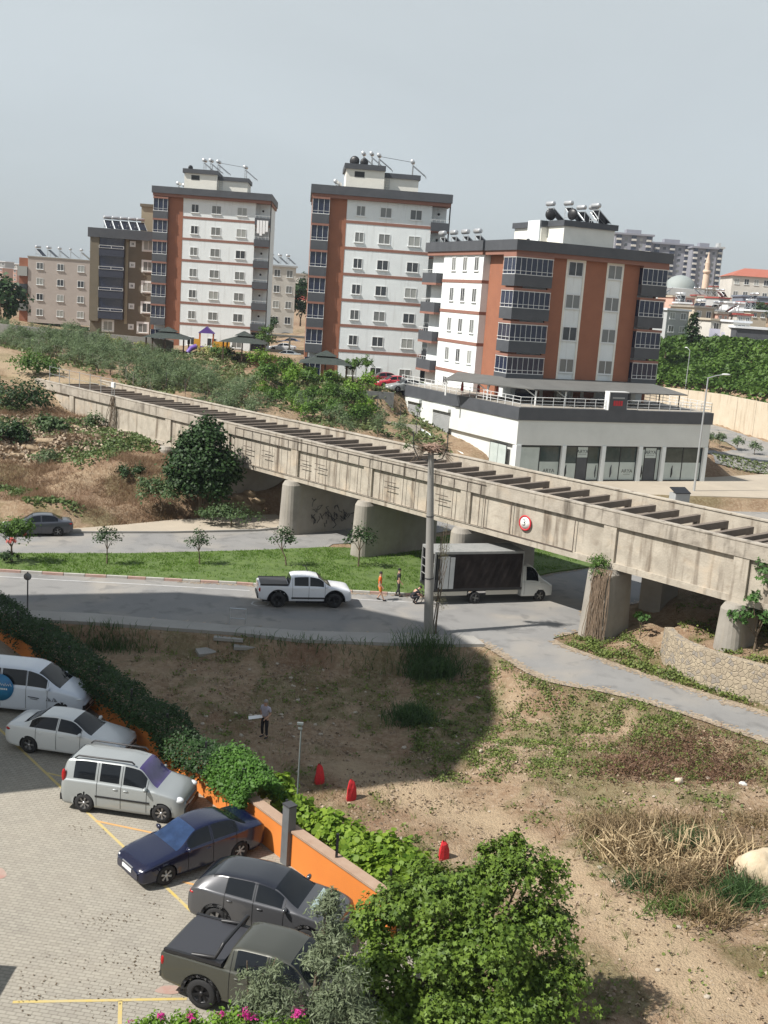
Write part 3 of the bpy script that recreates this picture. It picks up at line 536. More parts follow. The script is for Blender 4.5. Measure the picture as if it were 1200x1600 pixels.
# ------------------------------------------------------------------ the corner block on the podium
def blockC():
    W_,D_=18.1,20.6; base=7.3; H=24.06-base; pb=H-1.05; b=thing('corner_apartment_block','terracotta and white corner block with glazed balconies standing on the shop podium','apartment block',(11.55,112,base),R_(23))
    fl=[19.5-base,16.2-base,12.9-base,9.6-base]   # underside of the balconies
    w=MB(); w.box(.9,.6,0,W_-.9,D_-.1,pb); w.box(-.35,6.6,0,.9,D_-4.2,pb); w.build('wall',white,b)
    m=MB(); m.box(.45,3.2,0.6,.88,6.58,pb-.4); m.box(.15,-.0,2.6,.89,3.2,pb-.4)
    seg=lambda px:(px-811)/(1044-811)*W_
    for a,c in ((4.0,6.0),(8.3,10.9),(13.0,15.0)): m.box(a,.35,1.0,c,.6,pb-.4)
    m.box(W_-.9,.6,0,W_-.5,D_-.3,pb-.4); m.build('brown_panel',brown,b)
    m=MB(); m.box(6.0,.42,1.2,8.3,.6,pb-.4); m.box(10.9,.42,1.2,13.0,.6,pb-.4); m.build('white_strip',white,b)
    m=MB()
    for a,c in ((6.0,8.3),(10.9,13.0)): m.box(a,.33,1.2,a+.22,.42,pb-.4); m.box(c-.22,.33,1.2,c,.42,pb-.4); m.box(a+.22,.33,pb-.65,c-.22,.42,pb-.4)
    m.build('strip_frame',cream,b)
    m=MB(); m.box(-.3,-.3,pb-.42,W_+.1,6.6,pb); m.box(-.55,6.6,pb-.42,W_,D_,pb); m.build('cornice',band,b)
    m=MB(); m.box(-.45,-.55,pb,W_+.35,-.3,H).box(-.45,-.3,pb,-.2,6.4,H).box(-.7,6.4,pb,-.45,D_+.2,H).box(-.45,6.4,pb,-.2,6.6,H).box(W_+.1,-.3,pb,W_+.35,D_+.2,H).box(-.7,D_+.2,pb,W_+.35,D_+.4,H).box(-.2,-.3,pb,W_+.1,D_+.2,pb+.2); m.build('parapet',anth,b)
    wp=None; sp_=None
    for z in fl:
        for x in (7.15,11.95):
            zz=z+1.45
            if wp is None: wp=mkwin(1.75,1.45,b,(x,.38,zz))
            else: part(wp,b,(x,.38,zz))
    # side windows: local rotation -90 deg puts the frame on the left flank
    for i,z in enumerate(fl+[-1.9+.0]):
        for y in (8.1,10.9,13.7):
            if i==4 and y<13: continue
            if sp_ is None: sp_=mkwin(1.0,1.5,b,(-.36,y,z+1.4)); sp_.rotation_euler=(0,0,R_(-90))
            else: part(sp_,b,(-.36,y,z+1.4+(.9 if i==4 else 0)),R_(-90))
    o=None
    for z in fl:
        q=MB().box(-.4,6.58,-.17,.91,D_-4.15,.17)
        if o is None: o=q.build('storey_band',band,b,(0,0,z+.3))
        else: part(o,b,(0,0,z+.3))
    def glz(nm,xa,xb,ya,yb,z,src=None):
        if src: return part(src,b,(0,0,z))
        p=MB().box(xa,ya,0,xb,yb,1.15).build('balcony',anth,b,(0,0,z)); g=MB().box(xa+.08,ya+.08,1.15,xb-.08,yb,2.85).build('balcony_glazing',bglass,p)
        r=MB(); r.box(xa,ya,1.151,xb,ya+.05,1.2).box(xa,ya,2.8,xb,ya+.06,2.87).box(xa,ya-.02,1.5,xb,ya+.01,1.54)
        n=int((xb-xa)/.62)
        for k in range(n+1): xx=xa+(xb-xa-.05)*k/n; r.box(xx,ya+.04,1.2,xx+.035,ya+.07,2.8); r.box(xx,ya-.02,1.2,xx+.02,ya+.0,1.5)
        if xa<1: 
            r.box(xa,ya+.05,1.151,xa+.05,yb,1.2).box(xa,ya+.06,2.8,xa+.05,yb,2.87).box(xa-.03,ya,1.5,xa-.0,yb,1.54)
            for k in range(1,4): yy=ya+(yb-ya)*k/3-.05; r.box(xa+.04,yy,1.2,xa+.07,yy+.035,2.8)
        r.build('balcony_frame',frame_w,p); MB().box(xa-.02,ya-.02,2.87,xb+.02,yb,3.12).build('balcony_lintel',band,p); return p
    a=c=None
    for z in fl: a=glz('l',-.35,4.0,-.45,2.2,z,a); c=glz('r',15.0,W_+.1,-.3,3.4,z,c)
    # rear corner balconies
    o=None
    for z in fl+[fl[0]+3.25]:
        if o is None:
            o=MB().box(-1.1,D_-4.1,0,-.95,D_-.2,1.1).box(-.95,D_-4.1,0,.9,D_-3.95,1.1).box(-.95,D_-3.95,0,.9,D_-.2,.12).build('corner_balcony',anth,b,(0,0,z))
            r=MB().box(-1.08,D_-4.1,1.45,-1.04,D_-.2,1.49)
            for q in range(7): yy=D_-4.05+q*.62; r.box(-1.08,yy,1.1,-1.04,yy+.03,1.45)
            r.build('handrail',frame_w,o); MB().box(-1.12,D_-4.12,-.25,.9,D_-.2,-.002).build('balcony_soffit',band,o)
        elif z<=fl[0]: part(o,b,(0,0,z))
    m=MB().box(.1,D_-4.1,0,.9,D_-.3,pb); m.build('rear_wall',white,b)
    # ground floor behind the awning
    for q in ((4.2,.3,0,4.6,.6,2.4),(9.2,.3,0,9.6,.6,2.4),(6,-.3,0,6.5,.2,2.4),(W_-2.5,.3,0,W_-1.9,.6,2.4)): MB().box(*q).build('pillar',cream,b)
    for q in ((1.5,.5,.2,3.9,.597,2.3),(6.8,.5,.1,9.0,.597,2.3),(13.5,.5,.1,15.4,.597,2.3)): MB().box(*q).build('terrace_window',bglass,b)
    for q in ((4.8,.45,0,6.6,.58,2.35),(9.8,.45,0,11.2,.58,2.35)): MB().box(*q).build('brown_panel',brown,b)
    # roof house
    p=MB().box(8.2,5.2,pb,14.6,13,H+2.2).box(7.4,8.6,pb,8.2,14.6,H+2.1).build('roof_house',cream,b)
    MB().box(7.2,8.7,pb,7.4,11.3,H+2.85).build('stair_wall',white,p)
    MB().box(8.0,4.95,H+2.2,14.85,13.2,H+2.8).box(7.2,8.35,H+2.2,8.0,8.7,H+2.8).box(7.15,11.3,H+2.1,8.0,14.8,H+2.7).build('roof_house_cap',anth,p)
    MB().box(7.15,10.6,H-.2,7.199,11.2,H+.9).build('roof_door',dmetal,p)
    return b,H
blkC,HC=blockC()
for k,(x,y,z,a) in enumerate([(8.9,9.6,HC+2.8,95),(9.6,7.0,HC+2.8,95),(13.0,9.8,HC+2.8,100),(13.6,8.2,HC+2.8,100),(12.7,6.4,HC+2.8,95)]):
    heater(on(blkC,x,y,z),blkC.rotation_euler.z+R_(a),['leftmost solar water heater on the cream roof house of the corner block','white tank solar heater beside the second satellite dish on the corner block','rear solar water heater at the right end of the corner roof house','rightmost solar water heater on the corner roof house','tall framed solar water heater in the right group on the corner roof house'][k],sc=1.05)
for k in range(4): heater(on(blkC,.9,19.3-3.0*k+.6,HC-.85),blkC.rotation_euler.z+R_(90),['rearmost','second','third','nearest'][k]+' in the row of four heaters along the left parapet of the corner block',sc=1.1)
for k,(x,y) in enumerate([(8.6,8.9),(9.5,6.0)]):
    t=thing('satellite_dish',['black satellite dish at the left end of the corner roof house','black satellite dish right of the other one on the corner roof house'][k],'satellite dish',on(blkC,x,y,HC+2.8),R_(10-50*k)); MB().lathe([(0,.0),(.35,.03),(.62,.14),(.8,.3),(.78,.32),(.6,.17),(.33,.06),(0,.03)],'y',18).build('reflector',blackm,t,(0,-.2,.95)); MB().bar((0,0,0),(0,0,1.0),.07).build('post',dmetal,t); t.scale=(.78,)*3
# ------------------------------------------------------------------ shop podium
FLc=Vector((12.2,103.7,0)); FRc=Vector((33.1,112.6,0)); LBc=Vector((.6,123.2,0)); RBc=Vector((26,131,0))
shop=thing('shop_building','white single storey shop building with dark fascia and glass shop front','shop',(FLc.x,FLc.y,.95),math.atan2(FRc.y-FLc.y,FRc.x-FLc.x))
sa=shop.rotation_euler.z; inv=Matrix.Rotation(-sa,4,'Z')@Matrix.Translation(-FLc)
lp=lambda v:(inv@v)[:2]; fr_,lb_,rb_=lp(FRc),lp(LBc),lp(RBc); WS=fr_[0]
shw=mat('shop_render',(.66,.68,.66),.9,(.58,.60,.58),.35,.05)
MB().prism([(0,0),(WS,0),rb_,lb_],3.55,5.95).build('upper_wall',shw,shop)
MB().prism([(0.3,.7),(WS-.3,.7),rb_,(lb_[0]+.3,lb_[1])],-.9,3.55).build('wall',shw,shop)
def outset(P,d):
    n=len(P); r=[]
    for i in range(n):
        p=Vector(P[i]); a=(p-Vector(P[i-1])).normalized(); c=(Vector(P[(i+1)%n])-p).normalized(); n1=Vector((a.y,-a.x)); n2=Vector((c.y,-c.x)); q=(n1+n2)/(1+n1.dot(n2)); r.append(tuple(p+q*d))
    return r
fo=outset([(0,0),(WS,0),rb_,lb_],.12)
MB().prism(fo,5.95,7.15).build('fascia',anth,shop)
# terrace floor just above the fascia, lighter
MB().prism(outset([(0,0),(WS,0),rb_,lb_],-.25),7.15,7.19).build('terrace',conc2,shop)
# pillars and bays of the shop front, measured along the front
pil=[0,5.15,9.75,14.15,17.0,WS-.45]; pw=.45
for k,x in enumerate(pil): MB().box(x,-.06,0,x+(pw+.1 if k==0 else pw),.7,3.55).build('pillar',white,shop)
frost=mat('frosted_film',(.50,.56,.54),.4,(.42,.48,.46),1.); dglass=mat('shop_glass',(.025,.045,.042),.08,(.06,.08,.075),1.,spec=.6)
ang0=(math.pi/2,0,0)
for k in range(5):
    a=pil[k]+(pw+.1 if k==0 else pw); c=pil[k+1]; f=MB(); mid=(a+c)/2
    f.box(a,.25,0,c,.33,.08).box(a,.25,3.4,c,.33,3.55); bay=None
    door=k in (1,3); dw=.62 if k==1 else .7
    xs=[a,mid-dw,mid+dw,c-.06] if door else [a,mid-.03,c-.06]
    for x in xs: f.box(x,.25,.08,x+.07,.33,3.4)
    bay=f.build('shop_window',blackm,shop)
    g=MB().box(a+.07,.30,.1,c-.07,.32,3.38).build('pane',dglass,bay)
    fl=MB()
    if door:
        for q0,q1 in ((a+.08,mid-dw-.02),(mid+dw+.09,c-.08)): fl.box(q0,.28,.12,q1,.297,1.75 if k==1 else 3.2)
        fl.box(mid-dw+.05,.27,2.35,mid+dw,.29,3.38)
        MB().box(mid-dw+.08,.26,.05,mid+dw-.02,.297,2.3).build('shop_door',anth,shop)
    else:
        fl.box(a+.1,.28,.12,mid-.06,.297,1.9 if k!=0 else 3.3).box(mid+.06,.28,.12,c-.1,.297,1.9)
    fl.build('window_film',frost,bay)
    if door: text('lettering','ARYA',.52,blackm,shop,((mid-dw+.05+mid+dw)/2,.262,2.92),ang0,.004); MB().box(mid-.45,.262,2.62,mid+.45,.268,2.65).build('lettering_underline',blackm,shop)
    elif k in (0,2): text('lettering','ARYA',.52,blackm,shop,((mid+c)/2,.275,1.0 if k else 1.0),ang0,.004); MB().box((mid+c)/2-.4,.27,.66,(mid+c)/2+.4,.276,.69).build('lettering_underline',blackm,shop)
    if k in (1,2,3,4):  # tall slim figures printed on the films
        x=(a+.3) if door else (a+mid)/2; 
        z=MB(); z.tube([(x-.02,.275,.35),(x+.03,.275,.8),(x,.275,1.2),(x+.06,.275,1.6)],[.05,.11,.09,.03],6); z.build('printed_motif',blackm if k!=2 else anth,bay)
        if k==1: z=MB(); x=c-.35; z.tube([(x+.02,.275,.35),(x-.03,.275,.8),(x,.275,1.2),(x+.03,.275,1.6)],[.04,.08,.07,.03],6); z.build('printed_motif',anth,bay)
# left flank: window, ramp wall and shutters
lv=Vector(lb_)-Vector((0,0)); LL=lv.length; la_=math.atan2(lv.y,lv.x)
def flank(name,d0,d1,z0,z1,out,m,parent=shop):
    o=MB().box(d0,0,z0,d1,out,z1).build(name,m,parent); o.rotation_euler=(0,0,la_); return o
f=flank('flank_window',1.4,4.2,.3,3.35,.05,blackm); 
for q0,q1 in ((1.48,2.78),(2.84,4.12)): MB().box(q0,.05,.4,q1,.062,3.25).build('window_film',frost,f)
tx=text('lettering','ARYA',.52,blackm,shop,(0,0,0),(0,0,0),.004); pv_=Vector((math.cos(la_),math.sin(la_)))*2.1; nn_=Vector((-math.sin(la_),math.cos(la_)))*.075
tx.location=(pv_.x+nn_.x,pv_.y+nn_.y,1.2); tx.rotation_euler=(math.pi/2,0,la_+math.pi)
slat=mat('shutter_grey',(.36,.37,.37),.5,(.28,.29,.29),.8)
for q0,q1,z0,z1 in ((11.8,15.0,2.9,5.2),(17.6,20.2,3.2,5.5)):
    s_=MB()
    for k in range(14): zz=z0+(z1-z0)*k/14; s_.box(q0,0,zz,q1,.05,zz+(z1-z0)/14-.02)
    s_=s_.build('roller_shutter',slat,shop); s_.rotation_euler=(0,0,la_); MB().box(q0-.15,0,z1,q1+.15,.35,z1+.35).build('shutter_box',shw,s_)
flank('wall_vent',21.3,21.8,4.6,5.2,.05,blackm)
# parapet railing and sign box on the roof edge
def railing(name,pts,z,h,label,n_per=1.2,parent=None,closed=False):
    t=thing(name,label,'railing',(pts[0][0],pts[0][1],z)); po=None; rl=MB(); o=Vector((pts[0][0],pts[0][1],0))
    for a,c in zip(pts,pts[1:]):
        a=Vector((*a,0))-o; c=Vector((*c,0))-o; L_=(c-a).length; n=max(1,int(L_/n_per))
        for k in range(n+1):
            p=a.lerp(c,k/n)
            if po is None: po=MB().bar((0,0,0),(0,0,h),.05).build('post',frame_w,t,p)
            else: part(po,t,p)
        for hh in (h,h*.66,h*.33): rl.bar(a+Vector((0,0,hh)),c+Vector((0,0,hh)),.035)
    rl.build('rails',frame_w,t); return t
wpt=lambda x,y:tuple((Matrix.Translation((shop.location.x,shop.location.y,0))@Matrix.Rotation(sa,4,'Z')@Vector((x,y,0)))[:2])
railing('terrace_railing',[wpt(12.2,.1),wpt(WS-.1,.1),(26.2,129.5)],8.14,.95,'white railing round the right half of the shop roof terrace')
railing('terrace_railing',[wpt(lb_[0]+.3,lb_[1]-.3),wpt(.1,.1),wpt(9.7,.1)],8.14,.95,'white railing along the left half of the shop roof terrace')
sb=thing('roof_sign_box','dark sign box with red lettering on the shop roof edge','sign',(*wpt(9.9,-.15),8.1),sa)
MB().box(0,0,0,2.1,.7,1.75).build('sign_cabinet',anth,sb); MB().box(-.1,-.05,1.75,2.2,.75,1.83).box(-.1,-.05,0,-.001,.7,1.75).build('sign_trim',frame_w,sb); MB().box(.35,-.03,1.15,1.75,-.002,1.3).build('sign_strip',slat,sb)
m=MB(); rr=random.Random(3)
for k in range(4): m.box(.5+k*.28,-.03,.45,.72+k*.28,-.002,.95)
m.build('sign_lettering',redpaint,sb)
aw=thing('terrace_awning','long grey awning roof over the shop terrace at the foot of the corner block','awning',(*wpt(0,0),8.1),sa)
awm=mat('awning_grey',(.095,.095,.09),.9,(.125,.125,.118),.5)
def roofsheet(P,zs,t_=.1):
    q=MB(); vs=[(x,y,z) for (x,y),z in zip(P,zs)]+[(x,y,z+t_) for (x,y),z in zip(P,zs)]; n=len(P)
    return q.add(vs,[tuple(range(n))[::-1],tuple(range(n,2*n))]+[(i,(i+1)%n,n+(i+1)%n,n+i) for i in range(n)])
roofsheet([(2.4,1.7),(20.5,1.5),(20.5,8.2),(2.4,8.2)],[1.55,1.55,2.15,2.15]).build('awning_roof',awm,aw)
roofsheet([(-3.6,9.6),(2.38,1.7),(2.38,8.2),(-.6,12.6)],[1.55,1.55,2.15,2.15]).build('awning_roof',awm,aw)
p0=MB().bar((0,0,0),(0,0,1.5),.14).bar((0,0,.9),(.7,.9,1.55),.08).bar((0,0,.9),(-.7,.9,1.55),.08).build('awning_post',frame_w,aw,(2.8,2,0))
for x,y in ((6.2,2),(-.4,6),(-3.2,9.8)): part(p0,aw,(x,y,0))
dp=MB().bar((0,0,0),(0,0,1.5),.12).build('rear_post',dmetal,aw,(13.6,1.9,0))
for x,y in ((19.8,1.9),(20,5.5),(17.0,6.8),(14.5,7.2)): part(dp,aw,(x,y,0))
ub=mat('umbrella_red',(.30,.05,.04),.8)
for k,(x,y) in enumerate([(-1.6,9.3),(-.2,8.4),(.8,6.2)]):
    t=thing('folded_parasol',['leftmost folded dark red parasol under the awning','middle folded dark red parasol under the awning','right folded dark red parasol under the awning'][k],'parasol',(*wpt(x,y),8.14)); MB().lathe([(.02,0),(.02,.5),(.16,.55),(.13,1.2),(.04,1.6),(0,1.65)],'z',10).build('canopy',ub,t)
for k in range(5):
    t=thing('terrace_chair','dark wooden chair on the shop terrace behind the railing','chair',(*wpt(6.6+k*.75,1.5),8.14),sa+R_(180*(k%2)),'chairs on the shop terrace')
    MB().box(-.22,-.22,.42,.22,.22,.47).build('seat',dmetal,t); MB().box(-.22,.18,.47,.22,.22,.95).build('backrest',dmetal,t)
    l0=MB().box(-.02,-.02,0,.02,.02,.42).build('leg',dmetal,t,(-.2,-.2,0))
    for q in ((.2,-.2,0),(-.2,.2,0),(.2,.2,0)): part(l0,t,q)
# ------------------------------------------------------------------ vehicles
def paint(name,c,metal=.0,rough=.35): return mat(name,c,rough,metal=metal,coat=.8)
def herm(xs,ys,x):
    i=max(0,min(len(xs)-2,sum(1 for q in xs if q<=x)-1)); h=xs[i+1]-xs[i]; t=(x-xs[i])/h if h else 0
    def sl_(k):
        if k<=0 or k>=len(xs)-1: return 0 if False else ((ys[min(k+1,len(xs)-1)]-ys[max(k-1,0)])/(xs[min(k+1,len(xs)-1)]-xs[max(k-1,0)]))
        a=(ys[k]-ys[k-1])/(xs[k]-xs[k-1]); b_=(ys[k+1]-ys[k])/(xs[k+1]-xs[k]); return 0 if a*b_<=0 else 2*a*b_/(a+b_)
    m0,m1=sl_(i)*h,sl_(i+1)*h; t2=t*t;t3=t2*t
    return (2*t3-3*t2+1)*ys[i]+(t3-2*t2+t)*m0+(-2*t3+3*t2)*ys[i+1]+(t3-t2)*m1
def wheel(parent,x,y,r,w,rim=rimm,spokes=5,side=1):
    t=MB().lathe([(r*.62,-w/2),(r*.93,-w/2),(r,-w*.36),(r,w*.36),(r*.93,w/2),(r*.62,w/2)],'y',26).build('wheel',rubber,parent,(x,y,r))
    m=MB(); o=side*w*.42
    m.lathe([(0,o*.6),(r*.62,o*.5),(r*.66,o*1.0),(r*.60,o*1.05),(r*.56,o*.75)],'y',22,1)
    for k in range(spokes):
        a=2*math.pi*k/spokes+.2; M=Matrix.Rotation(a,4,'Y'); wd=1.25/spokes*r*.62
        m.add([(-wd*.5,o*.8,0),(wd*.5,o*.8,0),(wd*.9,o*1.02,r*.6),(-wd*.9,o*1.02,r*.6)],[(0,1,2,3),(3,2,1,0)],0,M)
    m.lathe([(0,o*1.08),(r*.13,o*1.05),(r*.15,o*.7)],'y',10,0); m.build('rim',[rim,blackm],t); return t
RING_L=[.0,.1,.35,.65,.92,1.0]
def vehicle(name,label,cat,loc,az,st,body,wheels,wr,ww,sidewin,ws,rw,rim=rimm,spokes=5,trim=None,arch=1.13,lights=True,roofm=None,parent=None,doors=(),handles=(),mirror=None,lowtrim=None,hl=None,tl=None,glassm=None,plate=True,group=None):
    t=parent or thing(name,label,cat,loc,az,group); L_=st[-1][0]; xs=[q[0] for q in st]; cols=list(zip(*st))
    brk=sorted(set([0,L_]+[a for q in sidewin for a in q]+list(ws or())+list(rw or())))
    X=[]; 
    for a,b_ in zip(brk,brk[1:]):
        n=max(1,int(round((b_-a)/.055))); X+=[a+(b_-a)*k/n for k in range(n)]
    X.append(L_)
    def sect(x):
        zb,zl,zt,w,wt=[herm(xs,cols[k],x) for k in range(1,6)]; P=[(0,zb),(w*.6,zb),(w*.88,zb)]
        for f in (.04,.14,.26,.38,.5,.62,.74,.86,.94): 
            z=zb+(zl-zb)*f; bul=math.sin(math.pi*min(1,max(0,f*.9+.05)))**.45; P.append((w*(.93+.07*bul),z))
        P.append((w*.965,zl)); dz=zt-zl; wl=w*.945; ze=zl+dz*.93-.02
        for l in RING_L: 
            cur=math.sin(math.pi*l)*.015; P.append((wl+(wt-wl)*l+cur,zl+.012+(ze-zl-.012)*l))
        for f,g in ((.95,.45),(.85,.72),(.55,.93),(0,1.)): P.append((wt*f,ze+(zt-ze)*g))
        return P
    NR=len(sect(0)); grid=[sect(x) for x in X]; BEL=12; G0=14; G1=17; TOP=19
    b=MB(); gl={}
    wc=[(wx,wr) for wx in wheels]
    for sgn in (1,-1):
        vs=[]
        for i,x in enumerate(X):
            for j,(y,z) in enumerate(grid[i]):
                xx=x
                if 2<=j<=11:
                    for wx,r in wc:
                        R=r*arch; d=math.hypot(x-wx,z-r)
                        if R-.05<d<R+.045 and d>0: xx=wx+(x-wx)*R/d; z=r+(z-r)*R/d
                vs.append((L_/2-xx,sgn*y,z))
        for i in range(len(X)-1):
            xm=(X[i]+X[i+1])/2; zl=herm(xs,cols[2],xm); zt=herm(xs,cols[3],xm)
            for j in range(NR-1):
                q=[i*NR+j,(i+1)*NR+j,(i+1)*NR+j+1,i*NR+j+1]
                if sgn>0: q=q[::-1]
                cx=xm; cz=(grid[i][j][1]+grid[i+1][j+1][1])/2; cut=False
                if j<=10:
                    for wx,r in wc:
                        if abs(xm-wx)<r*arch and math.hypot(cx-wx,cz-r)<r*arch-.004 and j>=1: cut=True
                if cut: continue
                key=None
                if G0-0<=j<G1+1 and zt-zl>.17:
                    for k,(a,b_) in enumerate(sidewin):
                        if a<xm<b_: key=('side_window',k,sgn)
                if j>=TOP and ws and ws[0]<xm<ws[1]: key=('windshield',0,0)
                if j>=TOP and rw and rw[0]<xm<rw[1]: key=('rear_window',0,0)
                if key:
                    gl.setdefault(key,MB()).add([vs[k] for k in q],[(0,1,2,3)],0,None,True)
                else:
                    mi=0
                    if roofm is not None and j>=17 and zt-zl>.3 and (not ws or xm>ws[1]) and (not rw or xm<rw[0]): mi=2
                    if lowtrim and j<=(lowtrim if isinstance(lowtrim,int) else 4) : mi=1
                    if j<2: mi=1
                    b.add([vs[k] for k in q],[(0,1,2,3)],mi,None,True)
        for i in (0,len(X)-1):
            idx=list(range(i*NR,i*NR+NR)); c=[vs[k] for k in idx]+[(L_/2-X[i],0,grid[i][0][1])]; f=tuple(range(len(c)-1)); b.add(c,[f if (i==0)==(sgn>0) else f[::-1]],0)
    # inner dark mass so that one never looks through the arches
    wmin=min(herm(xs,cols[4],wheels[0]),herm(xs,cols[4],wheels[-1])); b.box(-L_/2+.25,-wmin+ww+.06,.26,L_/2-.25,wmin-ww-.06,min(cols[2][1:-1])-.06,1)
    me=b.mesh('body',[body,trim or blackm,roofm or body]); bm=bmesh.new(); bm.from_mesh(me); bmesh.ops.remove_doubles(bm,verts=bm.verts,dist=.0008); bm.to_mesh(me); bm.free(); bo=mkobj('body',me,t)
    for key,g in gl.items():
        me=g.mesh(key[0],glassm if (glassm and key[0]=='windshield') else carglass); bm=bmesh.new(); bm.from_mesh(me); bmesh.ops.remove_doubles(bm,verts=bm.verts,dist=.0008); bm.to_mesh(me); bm.free(); mkobj(key[0],me,t)
    for wx in wheels:
        w_=herm(xs,cols[4],wx)
        for sgn in (1,-1): wheel(t,L_/2-wx,sgn*(w_-ww/2-.01),wr,ww,rim,spokes,sgn)
        if trim is not None:
            for sgn in (1,-1):
                a_=MB(); n=18; vs=[]
                for k in range(n+1):
                    an=math.pi*(-.04+1.08*k/n); 
                    for rr_,yy in ((wr*arch-.01,w_+.012),(wr*arch+.07,w_+.02),(wr*arch+.075,w_-.03)): vs.append((L_/2-wx+rr_*math.cos(an),sgn*yy,max(.2,wr+rr_*math.sin(an))))
                fs=[(k*3+j,(k+1)*3+j,(k+1)*3+j+1,k*3+j+1) for k in range(n) for j in range(2)]; fs+=[f[::-1] for f in fs]; a_.add(vs,fs,0,None,True); a_.build('arch_trim',trim,t)
    for dx in doors:
        for sgn in (1,-1):
            P=sect(dx); d_=MB(); vs=[]
            for j in range(4,19): 
                y,z=P[j]; vs+= [(L_/2-dx-.008,sgn*(y+.004),z),(L_/2-dx+.008,sgn*(y+.004),z)]
            fs=[(2*k,2*k+1,2*k+3,2*k+2) for k in range(14)]; d_.add(vs,fs+[f[::-1] for f in fs],0); d_.build('door_gap',blackm,t)
    for dx in handles:
        for sgn in (1,-1):
            z=herm(xs,cols[2],dx)-.11; y=herm(xs,cols[4],dx); MB().ball((L_/2-dx,sgn*(y*.995),z),(.1,.03,.018),8).build('door_handle',body,t)
    if mirror:
        for sgn in (1,-1):
            z=herm(xs,cols[2],mirror)+.07; y=herm(xs,cols[4],mirror); mm=MB().ball((L_/2-mirror,sgn*(y+.04),z+.01),(.07,.13,.08),10).bar((L_/2-mirror-.03,sgn*(y-.12),z-.05),(L_/2-mirror,sgn*y,z-.02),.05); mm.build('wing_mirror',body,t)
    if hl: 
        x,y,z,rx,ry,rz=hl
        for sgn in (1,-1): MB().ball((L_/2-x,sgn*y,z),(rx,ry,rz),12).build('headlight',lens,t)
    if tl:
        x,y,z,rx,ry,rz=tl
        for sgn in (1,-1): MB().ball((L_/2-x,sgn*y,z),(rx,ry,rz),12).build('tail_light',redl,t)
    if plate:
        zf=herm(xs,cols[1],0)+.12; 
        MB().box(L_/2-.02,-.26,zf,L_/2+.02,.26,zf+.11).build('number_plate',frame_w,t); MB().box(-L_/2-.02,-.26,zf+.25,-L_/2+.02,.26,zf+.36).build('number_plate',frame_w,t)
    return t
#       x     zb   zbelt ztop  w    wt
SEDAN=[(0,.34,.56,.60,.62,.5),(.1,.24,.64,.69,.78,.62),(.45,.2,.75,.80,.87,.72),(1.15,.18,.87,.93,.885,.70),(1.3,.18,.90,.965,.885,.69),(2.1,.18,.93,1.40,.885,.56),(2.65,.18,.95,1.45,.885,.56),(3.25,.18,.97,1.41,.885,.56),(3.95,.19,1.0,1.09,.88,.62),(4.35,.24,.99,1.06,.86,.66),(4.55,.32,.93,.99,.79,.62),(4.62,.4,.78,.82,.72,.58)]
KANGOO=[(0,.32,.62,.66,.62,.5),(.08,.22,.74,.80,.76,.62),(.35,.2,.90,.97,.87,.72),(.85,.19,1.0,1.10,.90,.72),(1.0,.19,1.03,1.15,.905,.71),(1.62,.19,1.06,1.72,.91,.64),(2.3,.19,1.08,1.80,.915,.66),(3.4,.2,1.09,1.80,.915,.66),(4.05,.22,1.08,1.74,.90,.65),(4.18,.26,1.04,1.55,.88,.65),(4.25,.34,.9,1.1,.84,.66)]
PROACE=[(0,.34,.62,.66,.66,.5),(.1,.22,.84,.90,.82,.66),(.4,.2,.98,1.06,.92,.76),(.95,.19,1.10,1.20,.95,.78),(1.1,.19,1.13,1.25,.955,.77),(1.95,.19,1.17,1.80,.96,.72),(2.5,.19,1.18,1.92,.96,.74),(4.0,.2,1.18,1.93,.96,.74),(4.75,.22,1.17,1.88,.95,.73),(4.9,.26,1.1,1.6,.93,.73),(4.96,.34,.95,1.1,.89,.72)]
MEGANE=[(0,.3,.52,.56,.60,.5),(.1,.22,.60,.66,.76,.62),(.5,.19,.72,.79,.84,.72),(1.15,.18,.83,.90,.85,.70),(1.3,.18,.86,.93,.85,.69),(2.05,.18,.89,1.36,.85,.53),(2.6,.18,.91,1.41,.85,.54),(3.15,.18,.93,1.36,.85,.53),(3.8,.19,.98,1.06,.85,.62),(4.2,.24,.97,1.04,.83,.64),(4.38,.3,.90,.96,.77,.6),(4.44,.4,.75,.8,.7,.56)]
SUV=[(0,.38,.64,.70,.66,.5),(.1,.26,.82,.88,.80,.66),(.5,.23,.94,1.0,.89,.76),(1.05,.22,1.02,1.10,.90,.76),(1.2,.22,1.04,1.13,.90,.74),(1.95,.22,1.06,1.52,.905,.62),(2.6,.22,1.08,1.60,.905,.62),(3.5,.22,1.12,1.56,.905,.61),(4.0,.25,1.14,1.40,.89,.60),(4.3,.3,1.08,1.16,.86,.64),(4.42,.4,.9,.95,.8,.6)]
HILUX=[(0,.45,.72,.78,.72,.55),(.1,.38,.98,1.05,.84,.7),(.5,.36,1.06,1.14,.90,.78),(1.1,.36,1.12,1.21,.92,.78),(1.25,.36,1.15,1.24,.92,.76),(1.95,.36,1.18,1.72,.92,.66),(2.5,.36,1.19,1.80,.92,.67),(3.15,.36,1.2,1.78,.92,.67),(3.5,.36,1.21,1.68,.92,.67),(3.58,.36,1.22,1.25,.92,.84),(4.6,.4,1.24,1.27,.92,.85),(5.2,.46,1.24,1.27,.90,.84),(5.3,.52,1.2,1.22,.88,.82)]
A_=lambda d:R_(d)
def place(px,py,wx,L_,w_,az,sgn):  # centre of a car whose near wheel stands on a surveyed ground point
    g=G(px,py); a=R_(az); lx=L_/2-wx; ly=sgn*(w_-.1); return (g.x-(math.cos(a)*lx-math.sin(a)*ly),g.y-(math.sin(a)*lx+math.cos(a)*ly),0.01)
pw=paint('white_paint',(.62,.63,.62)); 
